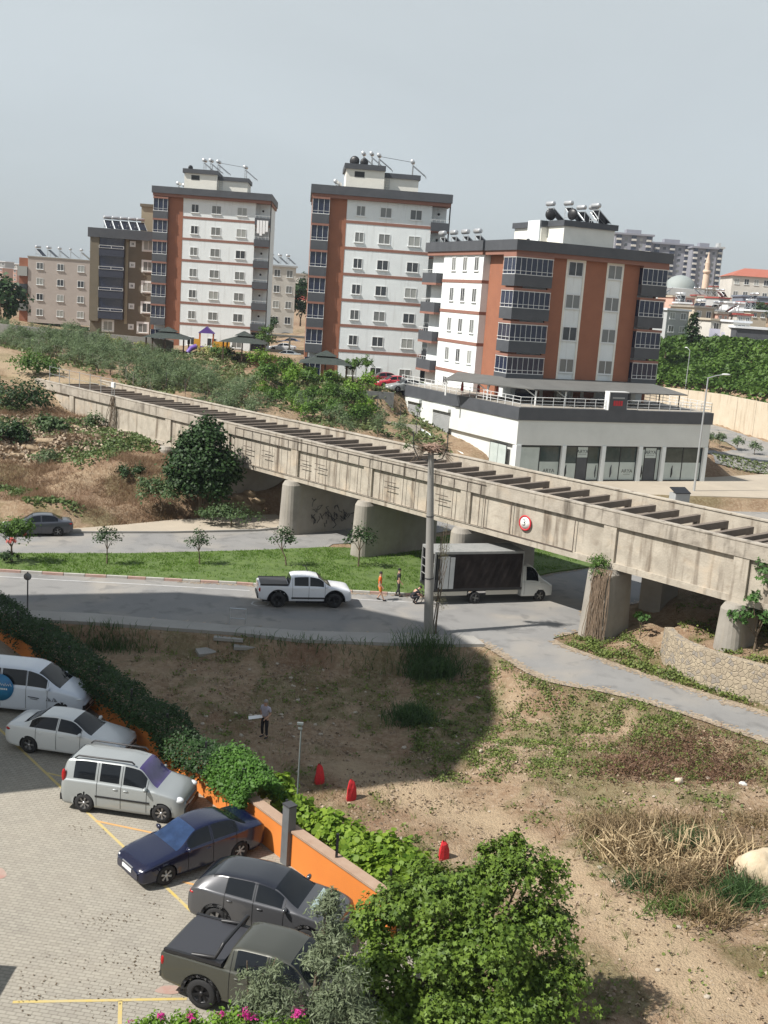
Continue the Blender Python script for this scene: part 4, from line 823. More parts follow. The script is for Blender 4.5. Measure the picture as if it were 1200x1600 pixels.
v=vehicle('parked_car','white saloon parked between the white people carrier and the silver one','car',place(47,1176,3.6,4.62,.88,-9,-1),A_(-9),SEDAN,pw,[.88,3.62],.325,.21,[(1.62,2.5),(2.58,3.62)],(1.25,2.02),(3.3,3.95),doors=(1.6,2.54,3.35),handles=(2.35,3.2),mirror=1.6,hl=(.28,.70,.66,.2,.14,.07),tl=(4.42,.72,.86,.16,.14,.08),spokes=5,group='cars parked in the paved car park')
MB().box(2.2,-.55,.42,2.33,.55,.52).build('grille',blackm,v)
sv=paint('silver_paint',(.33,.35,.35),.35,.35)
v=vehicle('parked_car','silver tall people carrier with black roof rails and black bumpers','car',place(132,1268,3.42,4.25,.915,-8.3,-1),A_(-8.3),KANGOO,sv,[.74,3.42],.33,.2,[(1.3,2.08),(2.22,2.9),(3.06,3.82)],(.95,1.62),(4.0,4.2),doors=(1.25,2.14,2.98),handles=(1.98,2.34),mirror=1.28,hl=(.22,.68,.80,.2,.15,.1),tl=(4.16,.82,1.2,.08,.06,.24),lowtrim=None,spokes=7,group='cars parked in the paved car park',glassm=mat('violet_reflection_tint',(.03,.022,.08),.05,(.07,.05,.17),1.5,spec=.7))  # the windscreen reflection is painted as a violet glass tint
for sg_ in (1,-1):
    MB().tube([(.35,sg_*.62,1.8),(.25,sg_*.62,1.88),(-1.6,sg_*.64,1.88),(-1.72,sg_*.64,1.78)],.03,6).build('roof_rail',blackm,v); MB().box(-.9,sg_*.905,.62,.98,sg_*.93,.68).build('side_strip',blackm,v)
MB().box(1.93,-.66,.3,2.16,.66,.52).build('front_bumper',blackm,v); MB().box(2.0,-.5,.62,2.14,.5,.70).build('grille',blackm,v); MB().box(-2.15,-.86,.34,-1.9,.86,.56).build('rear_bumper',blackm,v)
bl=paint('navy_paint',(.004,.006,.028),.1,.25)
v=vehicle('parked_car','dark blue saloon parked nose outwards with its tail at the orange wall','car',place(258,1382,.86,4.44,.85,222,1),A_(222),MEGANE,bl,[.86,3.45],.31,.19,[(1.62,2.42),(2.5,3.4)],(1.25,1.98),(3.2,3.8),doors=(1.58,2.46,3.3),handles=(2.3,3.15),mirror=1.55,hl=(.2,.60,.58,.15,.17,.08),tl=(4.3,.62,.85,.12,.15,.07),rim=mat('wheel_cover',(.6,.6,.58),.4),spokes=6,group='cars parked in the paved car park',glassm=mat('blue_reflection_tint',(.012,.025,.06),.04,(.03,.06,.14),1.4,spec=.5))  # bluish reflection on the windscreen is part of the glass colour
MB().box(2.14,-.3,.5,2.21,.3,.6).build('grille',rimm,v)
gyp=paint('grey_paint',(.085,.086,.092),.4,.3)
v=vehicle('parked_car','grey crossover with black roof parked beside the khaki pickup','car',(-2.35,27.75,.01),A_(-16),SUV,gyp,[.86,3.52],.35,.22,[(1.62,2.4),(2.5,3.3)],(1.2,1.92),(3.75,4.22),doors=(1.55,2.45,3.3),handles=(2.25,3.15),mirror=1.5,trim=blackm,roofm=mat('black_roof',(.012,.013,.018),.25,coat=.8),hl=(.25,.72,.78,.18,.12,.06),tl=(4.28,.72,.98,.12,.15,.06),spokes=5,group='cars parked in the paved car park')
me=MB().box(-.24,-.55,.93,.0,.55,.94).build('windscreen_sunshade',mat('sunshade_silver',(.38,.5,.5),.5,(.5,.58,.56),3),v); me.location=(1.0,0,.22); me.rotation_euler=(0,R_(32),0)
kh=paint('khaki_paint',(.055,.056,.044),.3,.38)
def pickup_extras(v,L_,cab0,bedx0,bedx1,zb,bar=True,glm=blackm):
    cv=MB().box(L_/2-bedx1+.06,-.80,zb,L_/2-bedx0-.06,.80,zb+.06); cv.build('bed_cover',mat('bed_cover_grey',(.035,.036,.042),.45),v)
    for s_ in (1,-1): MB().box(L_/2-bedx1+.03,s_*.80,zb,L_/2-bedx0-.04,s_*.88,zb+.085).build('bed_rail',blackm,v); MB().bar((L_/2-3.2,s_*.86,.36),(L_/2-1.2,s_*.86,.36),.1).build('side_step',blackm,v)
    if bar:
        x=L_/2-bedx0-.12
        for s_ in (1,-1): MB().tube([(x-.75,s_*.8,zb+.08),(x-.12,s_*.8,zb+.16),(x,s_*.76,zb+.42),(x+.02,s_*.66,zb+.50)],.05,6).build('sports_bar',blackm,v)
        MB().tube([(x+.02,-.68,zb+.49),(x+.02,.68,zb+.49)],.05,6).build('sports_bar_top',blackm,v)
    MB().box(-L_/2-.06,-.8,.5,-L_/2+.12,.8,.66).build('rear_bumper',blackm,v)
v=vehicle('parked_pickup','khaki double cab pickup with dark covered bed in the front of the car park','pickup',place(312,1573,4.2,5.3,.92,-18,-1),A_(-18),HILUX,kh,[.98,4.15],.40,.27,[(1.62,2.42),(2.52,3.3)],(1.2,1.93),(3.48,3.6),trim=blackm,rim=blackm,spokes=6,doors=(1.55,2.47,3.4),handles=(2.28,3.2),mirror=1.5,hl=(.22,.72,.92,.18,.12,.09),tl=(5.24,.82,1.02,.07,.1,.16),arch=1.18,group='cars parked in the paved car park')
pickup_extras(v,5.3,3.5,3.6,5.25,1.27)
v=vehicle('driving_pickup','white double cab pickup on big black tyres driving on the near road','pickup',place(432,949,4.25,5.3,.92,12,-1),A_(12),HILUX,paint('white_paint_cool',(.66,.68,.72)),[.98,4.2],.44,.3,[(1.62,2.42),(2.5,3.3)],(1.2,1.93),(3.48,3.6),trim=blackm,rim=blackm,spokes=6,doors=(1.55,2.47,3.4),handles=(2.28,3.2),mirror=1.5,hl=(.18,.74,.92,.14,.12,.1),tl=(5.24,.82,1.02,.07,.1,.16),arch=1.22)
pickup_extras(v,5.3,3.5,3.6,5.25,1.27,False); MB().box(-.8,-.93,.52,1.25,.93,.62).build('door_cladding',blackm,v); MB().tube([(.25,.55,1.78),(.1,.55,2.05),(-.05,.55,2.12)],.03,5).build('roof_aerial',blackm,v)
wv=vehicle('parked_van','white people carrier van with a round blue decal on its side at the left edge','van',(0,0,0),A_(-2),PROACE,paint('white_paint_b',(.58,.62,.68)),[.92,4.0],.33,.22,[(1.55,2.35),(2.4,3.4),(3.48,4.6)],(1.05,1.93),(4.7,4.93),doors=(1.5,2.38,3.44),mirror=1.45,hl=(.3,.78,.86,.2,.12,.05),tl=(4.9,.88,1.2,.06,.06,.24),spokes=5,group='cars parked in the paved car park')
wn=G(143,1098,.6); wv.location=(wn.x-2.48*math.cos(A_(-4))-.1,wn.y+.55,0.01); wv.rotation_euler.z=A_(-4)
MB().box(2.3,-.8,.4,2.49,.8,.6).build('front_bumper',blackm,wv)
dec=mat('decal_blue',(.02,.09,.27),.4,(.03,.25,.42),.8)
d_=MB().lathe([(0,-.012),(.56,-.012),(.56,0),(0,0)],'y',28); d_=d_.build('side_decal',dec,wv,(-.95,-.972,1.12))
sc_=MB()
for k in range(9):
    x=-.42+k*.1; sc_.tube([(x,-.02,.08+.02*(k%3)),(x+.04,-.02,.2-.03*(k%2)),(x+.09,-.02,.08)],.012,4)
for k in range(7): sc_.box(-.3+k*.09,-.018,-.09,-.24+k*.09,-.0125,-.02)
sc_.build('decal_lettering',frame_w,d_)
for k,x in enumerate((.25,.95,1.2)):
    q=MB(); 
    if k: q.tube([(x,-.975,.72),(x+.07,-.975,.88),(x+.14,-.975,.72)],.014,4); q.tube([(x+.08,-.975,.72),(x+.13,-.975,.83),(x+.2,-.975,.72)],.012,4)
    else: q.tube([(x-.05,-.975,.84),(x+.4,-.975,.8)],.02,4); q.tube([(x+.05,-.975,.76),(x+.35,-.975,.74)],.012,4)
    q.build('side_logo',anth,wv)
# the grey saloon on the far road and the cars up by the blocks share one shape
dg=paint('dark_grey_paint',(.06,.065,.08),.4,.3)
gsd=vehicle('driving_car','dark grey saloon driving away to the left on the far road','car',place(90,838,3.6,4.62,.88,201,1),A_(201),SEDAN,dg,[.88,3.62],.325,.21,[(1.62,2.5),(2.58,3.62)],(1.25,2.02),(3.3,3.95),doors=(1.6,2.54),mirror=1.6,tl=(4.42,.72,.86,.16,.14,.08),hl=(.28,.70,.66,.2,.14,.07))
def recol(root,m):
    for c in [c for c in ALL if c.parent==root and c.name.startswith(('body','door_handle','wing_mirror'))]:
        me=c.data.copy(); me.materials[0]=m; 
        if len(me.materials)>2: me.materials[2]=m
        c.data=me
def upcar(px,py,z,az,m,label):
    g=G(px,py,z); r=dup(gsd,(g.x,g.y,z),R_(az),label=label,group='cars parked by the apartment blocks'); r.name='parked_car'; recol(r,m); return r
upcar(446,562,7.3,178,sv,'silver saloon nearest in the row between the two tall blocks')
upcar(441,549,7.3,178,paint('white_paint_c',(.6,.6,.6)),'white saloon just behind the silver one between the tall blocks')
upcar(452,540,7.3,178,paint('blue_grey_paint',(.06,.08,.14),.3),'blue grey saloon behind the white one between the tall blocks')
upcar(444,530,7.3,178,dg,'dark saloon at the back under the carport between the tall blocks')
rp=paint('dark_red_paint',(.22,.01,.02)); rp2=paint('bright_red_paint',(.5,.03,.05))
upcar(597,600,7.25,195,rp,'dark red saloon left of the bright red one above the grey wall')
upcar(614,606,7.25,200,rp2,'bright red saloon between the dark red and the silver car')
upcar(634,612,7.25,205,sv,'silver car at the right end of the row, half behind the shop corner')
# ------------------------------------------------------------------ lorry
TA=R_(19.7); tg=G(733,943); lor=thing('box_lorry','white cab lorry with a dark tarpaulin box stuck under the aqueduct','lorry',(tg.x+.0,tg.y+.95,0.01),TA); lor.scale=(.95,.95,.97)
tarp=mat('dark_tarpaulin',(.020,.016,.015),.95,(.036,.029,.027),1.,.25,bsc=2.5,spec=.1); frm=mat('box_frame',(.20,.205,.20),.8,(.27,.27,.26),2.); lw=paint('cab_white',(.58,.6,.58),0,.4)
# origin: rear axle, x forward; box from -2.9 to 3.1
MB().box(-2.9,-.45,.62,4.9,.45,.85).box(-2.95,-1.08,.85,3.15,1.08,1.0).build('chassis',blackm,lor)
tb=MB(); n=40
for sgn in (-1,1):
    vs=[]
    for k in range(n+1):
        x=-1.55+4.6*k/n if sgn<0 else -2.9+6.0*k/n
        for j in range(9):
            z=1.0+j*.27; rip=.028*math.sin(x*5+j*.9)+.022*math.sin(x*13-j*1.7); vs.append((x,sgn*(1.07+rip*math.sin(math.pi*j/8)),z))
    fs=[(k*9+j,(k+1)*9+j,(k+1)*9+j+1,k*9+j+1) for k in range(n) for j in range(8)]; tb.add(vs,fs if sgn<0 else [f[::-1] for f in fs],0,None,True)
tb.build('side_tarpaulin',tarp,lor)
MB().box(-2.95,-1.1,3.15,3.15,1.1,3.3).build('box_roof',frm,lor); MB().box(3.05,-1.06,1.0,3.15,1.06,3.15).build('front_board',frm,lor); MB().box(-2.7,-1.0,1.0,3.0,-.96,3.1).box(-2.7,.96,1.0,3.0,1.0,3.1).build('box_lining',blackm,lor)
for sgn in (1,-1): MB().box(-2.95,sgn*1.1,.9,-2.85,sgn*1.02,3.15).build('rear_post',frm,lor)
for z in (1.55,2.0,2.5): MB().box(-2.93,-1.02,z,-2.89,1.02,z+.04).build('rear_slat',frm,lor)
MB().box(-2.6,-1.12,1.0,-1.95,-1.08,3.0).build('side_door',mat('grey_panel',(.36,.38,.38),.5,(.44,.45,.45),1.),lor); MB().box(-1.9,-1.12,1.0,-1.6,-1.08,2.95).build('side_door',MATS['grey_panel'],lor)
MB().box(.7,-1.05,.55,2.9,-1.0,.82).build('side_guard',mat('guard_cream',(.5,.47,.4),.6),lor); MB().box(-2.9,-1.05,.55,-.6,-1.0,.8).build('side_guard',MATS['guard_cream'],lor)
for x in (0,): 
    for s_ in (1,-1): wheel(lor,x,s_*.92,.37,.32,mat('dusty_rim',(.3,.29,.27),.7),4,s_)
CAB=[(0,.4,.75,.8,.74,.6),(.1,.34,.95,1.02,.9,.72),(.45,.34,1.12,1.25,.97,.78),(.75,.34,1.2,1.42,.98,.78),(.9,.34,1.22,1.55,.98,.77),(1.5,.34,1.25,2.2,.98,.74),(1.8,.34,1.26,2.3,.98,.76),(2.2,.34,1.26,2.32,.98,.78),(2.3,.36,1.26,2.3,.97,.78)]
cab=bpy.data.objects.new('cab_mount',None); bpy.data.objects.remove(cab)
before=len(ALL); vehicle('x','','',None,0,CAB,lw,[.95],.36,.24,[(1.12,2.0)],(.8,1.5),None,parent=lor,doors=(2.1,),handles=(1.9,),mirror=1.1,hl=(.15,.72,.9,.12,.14,.16),rim=MATS['dusty_rim'],spokes=5,plate=False)
for c in ALL[before:]:
    if c.parent==lor: c.location.x+=4.35
# ------------------------------------------------------------------ people
def skinmesh(name,V_,E_,Rr,m,parent,sub=1,root=0):
    me=bpy.data.meshes.new(name); me.from_pydata([Vector(v) for v in V_],E_,[]); me.materials.append(m); o=mkobj(name,me,parent)
    md=o.modifiers.new('s','SKIN'); md.use_smooth_shade=True; sv_=me.skin_vertices[0].data
    for i,r in enumerate(Rr): sv_[i].radius=(r,r) if not hasattr(r,'__len__') else r; sv_[i].use_root=(i==root)
    s2=o.modifiers.new('u','SUBSURF'); s2.levels=sub; s2.render_levels=sub; return o
BASE=dict(pel=(0,0,.95),wai=(0,0,1.1),che=(0,0,1.32),nb=(0,0,1.46),nk=(0,.01,1.52),hd=(0,.03,1.6),tp=(0,.02,1.70),
 sl=(-.19,0,1.40),el=(-.25,.0,1.12),wl=(-.26,.06,.86),sr=(.19,0,1.40),er=(.25,.0,1.12),wr=(.26,.06,.86),
 hl=(-.1,0,.9),kl=(-.11,.03,.48),al=(-.11,-.02,.08),tl=(-.12,.15,.03),hr=(.1,0,.9),kr=(.11,.03,.48),ar=(.11,-.02,.08),tr=(.12,.15,.03))
def person(label,loc,face,pose,shirt,trouser,hairc=(.02,.018,.015),shorts=False,sleeve=1,scale=1.,shoe=None):
    J=dict(BASE); J.update(pose); t=thing('person',label,'person',loc,face); 
    V_=[];R2=[];E_=[];ix={}
    def av(k,p,r): ix[k]=len(V_); V_.append(p); R2.append(r); return ix[k]
    for k,r in (('pel',(.13,.10)),('wai',(.125,.095)),('che',(.15,.105)),('nb',(.075,.07)),('nk',(.052,.052)),('hd',(.078,.098)),('tp',(.06,.075)),('sl',.058),('el',.042),('wl',.026),('sr',.058),('er',.042),('wr',.026),('hl',.085),('kl',.055),('al',.038),('tl',.03),('hr',.085),('kr',.055),('ar',.038),('tr',.03)): av(k,J[k],r)
    for s_ in ('pel wai','wai che','che nb','nb nk','nk hd','hd tp','che sl','sl el','el wl','che sr','sr er','er wr','pel hl','hl kl','kl al','al tl','pel hr','hr kr','kr ar','ar tr'):
        a,b_=s_.split(); E_.append((ix[a],ix[b_]))
    for s_,e_,w_ in ((-1,'el','wl'),(1,'er','wr')):   # palm, four fingers and a thumb
        e=Vector(J[e_]);w=Vector(J[w_]); d=(w-e).normalized(); sd=d.cross(Vector((0,1,0))).normalized() if abs(d.y)<.9 else Vector((1,0,0)); sd2=d.cross(sd)
        pm=av('p'+w_,w+d*.055,(.034,.016)); E_.append((ix[w_],pm))
        for q,(o_,ln) in enumerate(((-.03,.062),(-.01,.075),(.01,.07),(.03,.052))):
            a=av(f'f{w_}{q}',w+d*.095+sd2*o_,.0095); b2=av(f'g{w_}{q}',w+d*(.095+ln)+sd2*o_*1.1+sd*.02*s_,.0075); E_+=[(pm,a),(a,b2)]
        th_=av('t'+w_,w+d*.05+sd2*-.045,.010); t2=av('u'+w_,w+d*.09+sd2*-.062,.008); E_+=[(pm,th_),(th_,t2)]
    skinmesh('body',V_,E_,R2,skin,t)
    P=lambda k:Vector(J[k])
    sm=mat('cloth_%d_%d_%d'%tuple(int(c*100) for c in shirt),shirt,.85,tuple(c*.75 for c in shirt),6.); tm=mat('cloth_%d_%d_%d'%tuple(int(c*100) for c in trouser),trouser,.85,tuple(c*.75 for c in trouser),6.)
    el_=lambda a,b_,f:P(a).lerp(P(b_),f)
    ends=[el_('sl','el',.75),el_('sr','er',.75)] if sleeve==1 else [el_('el','wl',.85),el_('er','wr',.85)]
    V2=[P('pel').lerp(P('wai'),-.2),P('wai'),P('che'),P('nb').lerp(P('che'),.15),P('sl'),P('sr')]; R3=[(.16,.125),(.15,.12),(.175,.13),(.09,.085),.082,.082]; E2=[(0,1),(1,2),(2,3),(2,4),(2,5)]
    if sleeve==1: V2+=ends; R3+=[.065,.065]; E2+=[(4,6),(5,7)]
    else: V2+=[P('el'),P('er')]+ends; R3+=[.06,.06,.045,.045]; E2+=[(4,6),(6,8),(5,7),(7,9)]
    skinmesh('shirt',V2,E2,R3,sm,t)
    V3=[P('pel').lerp(P('wai'),.2),P('pel').lerp(P('wai'),-.35),P('hl'),P('hr'),el_('hl','kl',.95) if shorts else P('kl'),el_('hr','kr',.95) if shorts else P('kr')]; R4=[(.15,.12),(.15,.12),.105,.105,.08 if shorts else .072,.08 if shorts else .072]; E3=[(0,1),(1,2),(1,3),(2,4),(3,5)]
    if not shorts: V3+=[el_('kl','al',.92),el_('kr','ar',.92)]; R4+=[.058,.058]; E3+=[(4,6),(5,7)]
    skinmesh('trousers',V3,E3,R4,tm,t)
    for a,b_ in (('al','tl'),('ar','tr')): 
        s0=P(a); s1=P(b_); s0=Vector((s0.x,s0.y,s0.z-.03)); MB().tube([s0-(s1-s0).normalized()*.05,s0.lerp(s1,.5),s1],[.045,.05,.035],8).build('shoe',blackm,t)
    h=P('hd').lerp(P('tp'),.55); ax=(P('tp')-P('nk')).normalized(); fwd=(Vector((0,1,0))-ax*ax.y).normalized(); rt=fwd.cross(ax); M=Matrix((rt,fwd,ax)).transposed().to_4x4(); M.translation=h
    hm=mat('hair_%d'%int(hairc[0]*1000),hairc,.8); vs=MB(); vs.ball((0,-.018,.012),(.086,.102,.088),12,0,M).build('hair',hm,t)
    f=MB(); f.ball((0,.105,-.055),(.014,.018,.022),6,0,M); 
    for s_ in (1,-1): f.ball((s_*.082,.0,-.05),(.012,.02,.03),6,0,M)
    f.build('nose_and_ears',skin,t)
    e=MB(); 
    for s_ in (1,-1): e.ball((s_*.032,.088,-.02),(.012,.008,.008),6,0,M)
    e.build('eyes',blackm,t); MB().ball((0,.092,-.095),(.025,.008,.007),6,0,M).build('mouth',mat('lip',(.3,.1,.09),.6),t)
    t.scale=(scale,)*3; return t
g=G(413,1152,-1.5); hz=th(g.x,g.y); g=G(413,1152,hz)
man=person('older man in a pale striped shirt and dark trousers standing in the dug field','%s'%'' or (g.x,g.y,th(g.x,g.y)-.01),R_(150),dict(wl=(-.22,.26,1.02),el=(-.27,-.02,1.14),er=(.27,-.05,1.14),wr=(.2,.05,.92),tr=(.16,.12,.03),ar=(.15,-.05,.08),kr=(.13,.02,.48)),(.42,.40,.48),(.012,.012,.016),hairc=(.25,.24,.23),sleeve=1)
# man's paper lies in the hand that reaches left in the picture
hp=man.matrix_basis@Vector((.24,.10,.82)); pp=MB().box(-.3,-.12,0,.3,.12,.012); o=pp.build('paper_sheet',mat('paper',(.8,.8,.78),.8)); o.location=(man.location.x-.42,man.location.y-.05,man.location.z+.93); o.rotation_euler=(R_(12),R_(-8),R_(10)); tag(o,'white sheet of paper held out by the older man in the field','paper')
g=G(592,938); person('person in an orange vest and orange shorts walking on the near road','' or (g.x,g.y,.01),R_(-95),dict(kl=(-.09,.12,.5),al=(-.1,-.1,.1),tl=(-.1,.07,.03),kr=(.1,.1,.48),ar=(.1,.28,.09),tr=(.1,.44,.04),wr=(.26,.16,.9),wl=(-.24,-.08,.88)),(.75,.13,.02),(.70,.22,.05),shorts=True)
g=G(621,932); person('man in black short sleeves and dark trousers standing near the lorry','' or (g.x,g.y,.01),R_(-80),dict(kl=(-.1,.08,.5),al=(-.13,-.1,.08),tl=(-.13,.07,.03),kr=(.1,.02,.48),ar=(.11,.12,.08),tr=(.11,.29,.03),wr=(.3,.12,.92),er=(.28,-.03,1.12)),(.012,.013,.016),(.03,.032,.03))
g=G(648,943); person('person in dark clothes crouching down behind the lorry','' or (g.x,g.y,.01),R_(-70),dict(pel=(0,-.22,.42),wai=(0,-.16,.56),che=(0,.04,.76),nb=(0,.16,.86),nk=(0,.2,.9),hd=(0,.27,.93),tp=(0,.33,1.0),sl=(-.19,.08,.8),sr=(.19,.08,.8),el=(-.24,.26,.6),er=(.24,.26,.6),wl=(-.14,.42,.45),wr=(.14,.42,.45),hl=(-.1,-.2,.38),hr=(.1,-.2,.38),kl=(-.17,.2,.48),kr=(.17,.2,.48),al=(-.14,-.02,.08),ar=(.14,-.02,.08),tl=(-.16,.15,.03),tr=(.16,.15,.03)),(.015,.015,.02),(.02,.022,.028))
g=G(661,944); bc=thing('parked_bicycle','small bicycle standing behind the lorry beside the crouching person','bicycle',(g.x,g.y,.01),R_(10))
for x in (-.35,.35):
    w_=MB(); w_.lathe([(.27,-.02),(.3,-.02),(.3,.02),(.27,.02),(.27,-.02)],'y',18); w_.build('bicycle_wheel',rubber,bc,(x,0,.3))
f=MB(); 
for a,c in (((-.35,0,.3),(0,0,.3)),((0,0,.3),(-.1,0,.75)),((-.35,0,.3),(-.1,0,.65)),((0,0,.3),(.28,0,.72)),((-.1,0,.68),(.28,0,.72)),((.35,0,.3),(.25,0,.85)),((.25,-.2,.88),(.25,.2,.88))): f.bar(a,c,.03)
f.build('bicycle_frame',dmetal,bc); MB().ball((-.12,0,.78),(.12,.06,.03),8).build('saddle',blackm,bc)
# ------------------------------------------------------------------ foliage tools
def leafset(P,size,seed,nout=None,kind='diamond',droop=0.,jit=.35):
    r=np.random.default_rng(seed); n=len(P); N=r.normal(size=(n,3)); N[:,2]=np.abs(N[:,2])+.35
    if nout is not None: N=N*.75+nout*1.1
    N/=np.linalg.norm(N,axis=1)[:,None]; T=r.normal(size=(n,3)); T[:,2]-=droop; T-=N*(T*N).sum(1)[:,None]; T/=np.linalg.norm(T,axis=1)[:,None]; B=np.cross(N,T)
    s=(size*(1+jit*(r.random(n)-.5)*2))[:,None]
    K={'diamond':[(-.5,0,0),(0,.30,.07),(.5,0,0),(0,-.30,.07)],'thin':[(-.6,0,0),(0,.13,.03),(.6,0,0),(0,-.13,.03)],
       'lobed':[(-.45,0,0),(-.2,.16,.03),(.0,.5,.0),(.14,.15,.04),(.55,.0,-.03),(.14,-.15,.04),(.0,-.5,.0),(-.2,-.16,.03)],
       'broad':[(-.45,0,0),(-.25,.4,.04),(.2,.38,.02),(.5,0,-.05),(.2,-.38,.02),(-.25,-.4,.04)],
       'blade':[(0,-.05,0),(0,.05,0),(1,.0,0)]}[kind]
    return np.stack([P+s*(a*T+b_*B+c*N) for a,b_,c in K],1)
def cloud(lobes,n,size,seed,kind='diamond',clump=28,spread=.16,shell=.55,droop=0.):
    r=np.random.default_rng(seed); A=np.array([(l[3]*l[4]+l[4]*l[5]+l[3]*l[5]) for l in lobes]); nc=max(4,n//clump)
    li=r.choice(len(lobes),nc,p=A/A.sum()); D=r.normal(size=(nc,3)); D/=np.linalg.norm(D,axis=1)[:,None]; D[:,2]=np.where(D[:,2]<-.3,-D[:,2]*.5,D[:,2])
    rad=(shell+(1-shell)*r.random(nc)**.6)*(1+.14*r.normal(size=nc)); Lb=np.array(lobes)[li]
    C=Lb[:,:3]+D*rad[:,None]*Lb[:,3:6]; ci=r.integers(0,nc,n); sc=Lb[ci,3:6].mean(1)[:,None]
    P=C[ci]+r.normal(size=(n,3))*spread*sc; return leafset(P,size,seed+1,D[ci],kind,droop)
def foliage(name,arrs,m,parent,loc=None):
    v=np.concatenate(arrs) if isinstance(arrs,list) else arrs; return mkobj(name,npmesh(name,v,v.shape[1],m),parent,loc)
def trunk(parent,h,r,limbs,m=None,name='trunk',lean=(0,0)):
    t=MB(); t.tube([(0,0,-.25),(lean[0]*.3,lean[1]*.3,h*.5),(lean[0],lean[1],h)],[r*1.15,r*.85,r*.7],8)
    for l in limbs: 
        e=Vector(l); st=Vector((lean[0],lean[1],h*.95)); t.tube([st,st.lerp(e,.55)+Vector((0,0,.1*h)),e],[r*.6,r*.36,r*.14],5)
    return t.build(name,m or bark,parent)
olm=leafmat('olive_leaf',(.06,.095,.04),(.18,.245,.12),sc=2.); grm=leafmat('green_leaf',(.035,.075,.015),(.12,.22,.04),sc=2.); dkm=leafmat('dark_leaf',(.010,.030,.008),(.040,.085,.020),sc=1.4,tr=.2)
mpm=leafmat('maple_leaf',(.028,.065,.006),(.165,.25,.035),sc=1.9,tr=.22); vnm=leafmat('vine_leaf',(.10,.20,.02),(.30,.42,.05),sc=1.6,tr=.45); ivm=leafmat('shaded_ivy_leaf',(.008,.026,.006),(.032,.08,.014),sc=1.2,tr=.2)
lim=leafmat('lime_leaf',(.07,.15,.015),(.20,.34,.04),sc=2.); wdm=leafmat('weed_leaf',(.06,.09,.02),(.22,.27,.07),sc=1.,tr=.3); strm=leafmat('straw',(.10,.065,.03),(.36,.27,.155),sc=1.2,tr=.15); brm=leafmat('dead_brush',(.09,.05,.03),(.22,.13,.08),sc=2.5,tr=.1)
mag=leafmat('magenta_petal',(.45,.02,.18),(.65,.06,.35),sc=2.); pnk=leafmat('pink_petal',(.55,.12,.12),(.7,.25,.2),sc=2.); yem=leafmat('yellow_green_leaf',(.20,.22,.06),(.45,.45,.18),sc=2.)
def tree(name,label,loc,lobes,n,size,m,seed,th_=1.2,tr=.12,kind='diamond',cat='tree',group=None,clump=28,spread=.16,shell=.55,droop=0.,lean=(0,0),nl=4):
    t=thing(name,label,cat,loc,0,group); foliage('crown',cloud(lobes,n,size,seed,kind,clump,spread,shell,droop),m,t)
    trunk(t,th_,tr,[(l[0]+random.Random(seed+k).uniform(-.3,.3)*l[3],l[1],l[2]-.05*l[5]) for k,l in enumerate(lobes[:nl])] if len(lobes)>=3 else [(lobes[0][0]+lobes[0][3]*.55*math.cos(q*2.1+seed),lobes[0][1]+lobes[0][4]*.55*math.sin(q*2.1+seed),lobes[0][2]+.2*lobes[0][5]) for q in range(4)],lean=lean); return t
# ------------------------------------------------------------------ olive grove and garden beyond the aqueduct
rnd=random.Random(77)
def variants(fn,k): 
    return [fn(i) for i in range(k)]
def mk_ol(i): return tree('olive_tree','small grey green olive tree in the grove behind the aqueduct',(0,0,0),[(0,0,1.25,1.35,1.35,1.1),(.5,.2,1.9,.7,.7,.6),(-.6,-.1,1.1,.9,.9,.8)],760,.24,olm,100+i,.5,.09,'thin',group='olive trees in the grove behind the aqueduct',spread=.25,shell=.3)
OL=variants(mk_ol,3)
def scatter(poly,z,d,rndm,maxn=400,avoid=()):
    P=[G2(x,y,z) for x,y in poly]; xs=[p[0] for p in P]; ys=[p[1] for p in P]; out=[]; tr=0
    while tr<9000 and len(out)<maxn:
        tr+=1; x=rndm.uniform(min(xs),max(xs)); y=rndm.uniform(min(ys),max(ys))
        if not inpoly(np.array([x]),np.array([y]),P)[0]: continue
        if any((x-a)**2+(y-b_)**2<d*d for a,b_ in out): continue
        n=(x-AQO.x)*AN[0]+(y-AQO.y)*AN[1]
        if n<8.5 and -30<((x-AQO.x)*AU[0]+(y-AQO.y)*AU[1]): 
            if not (((x-AQO.x)*AU[0]+(y-AQO.y)*AU[1])<-3): continue
        out.append((x,y))
    return out
ol=scatter([(-30,534),(0,528),(60,533),(150,543),(230,561),(330,580),(400,603),(430,640),(440,655),(330,624),(250,604),(225,592),(125,568),(0,545),(-30,541)],8,2.05,rnd,280)
for k,(x,y) in enumerate(ol):
    src=OL[k%3]
    if k<3: src.location=(x,y,th(x,y)-.05); src.rotation_euler.z=rnd.uniform(0,6)
    else: dup(src,(x,y,th(x,y)-.05),rnd.uniform(0,6.3),rnd.uniform(.6,1.15))
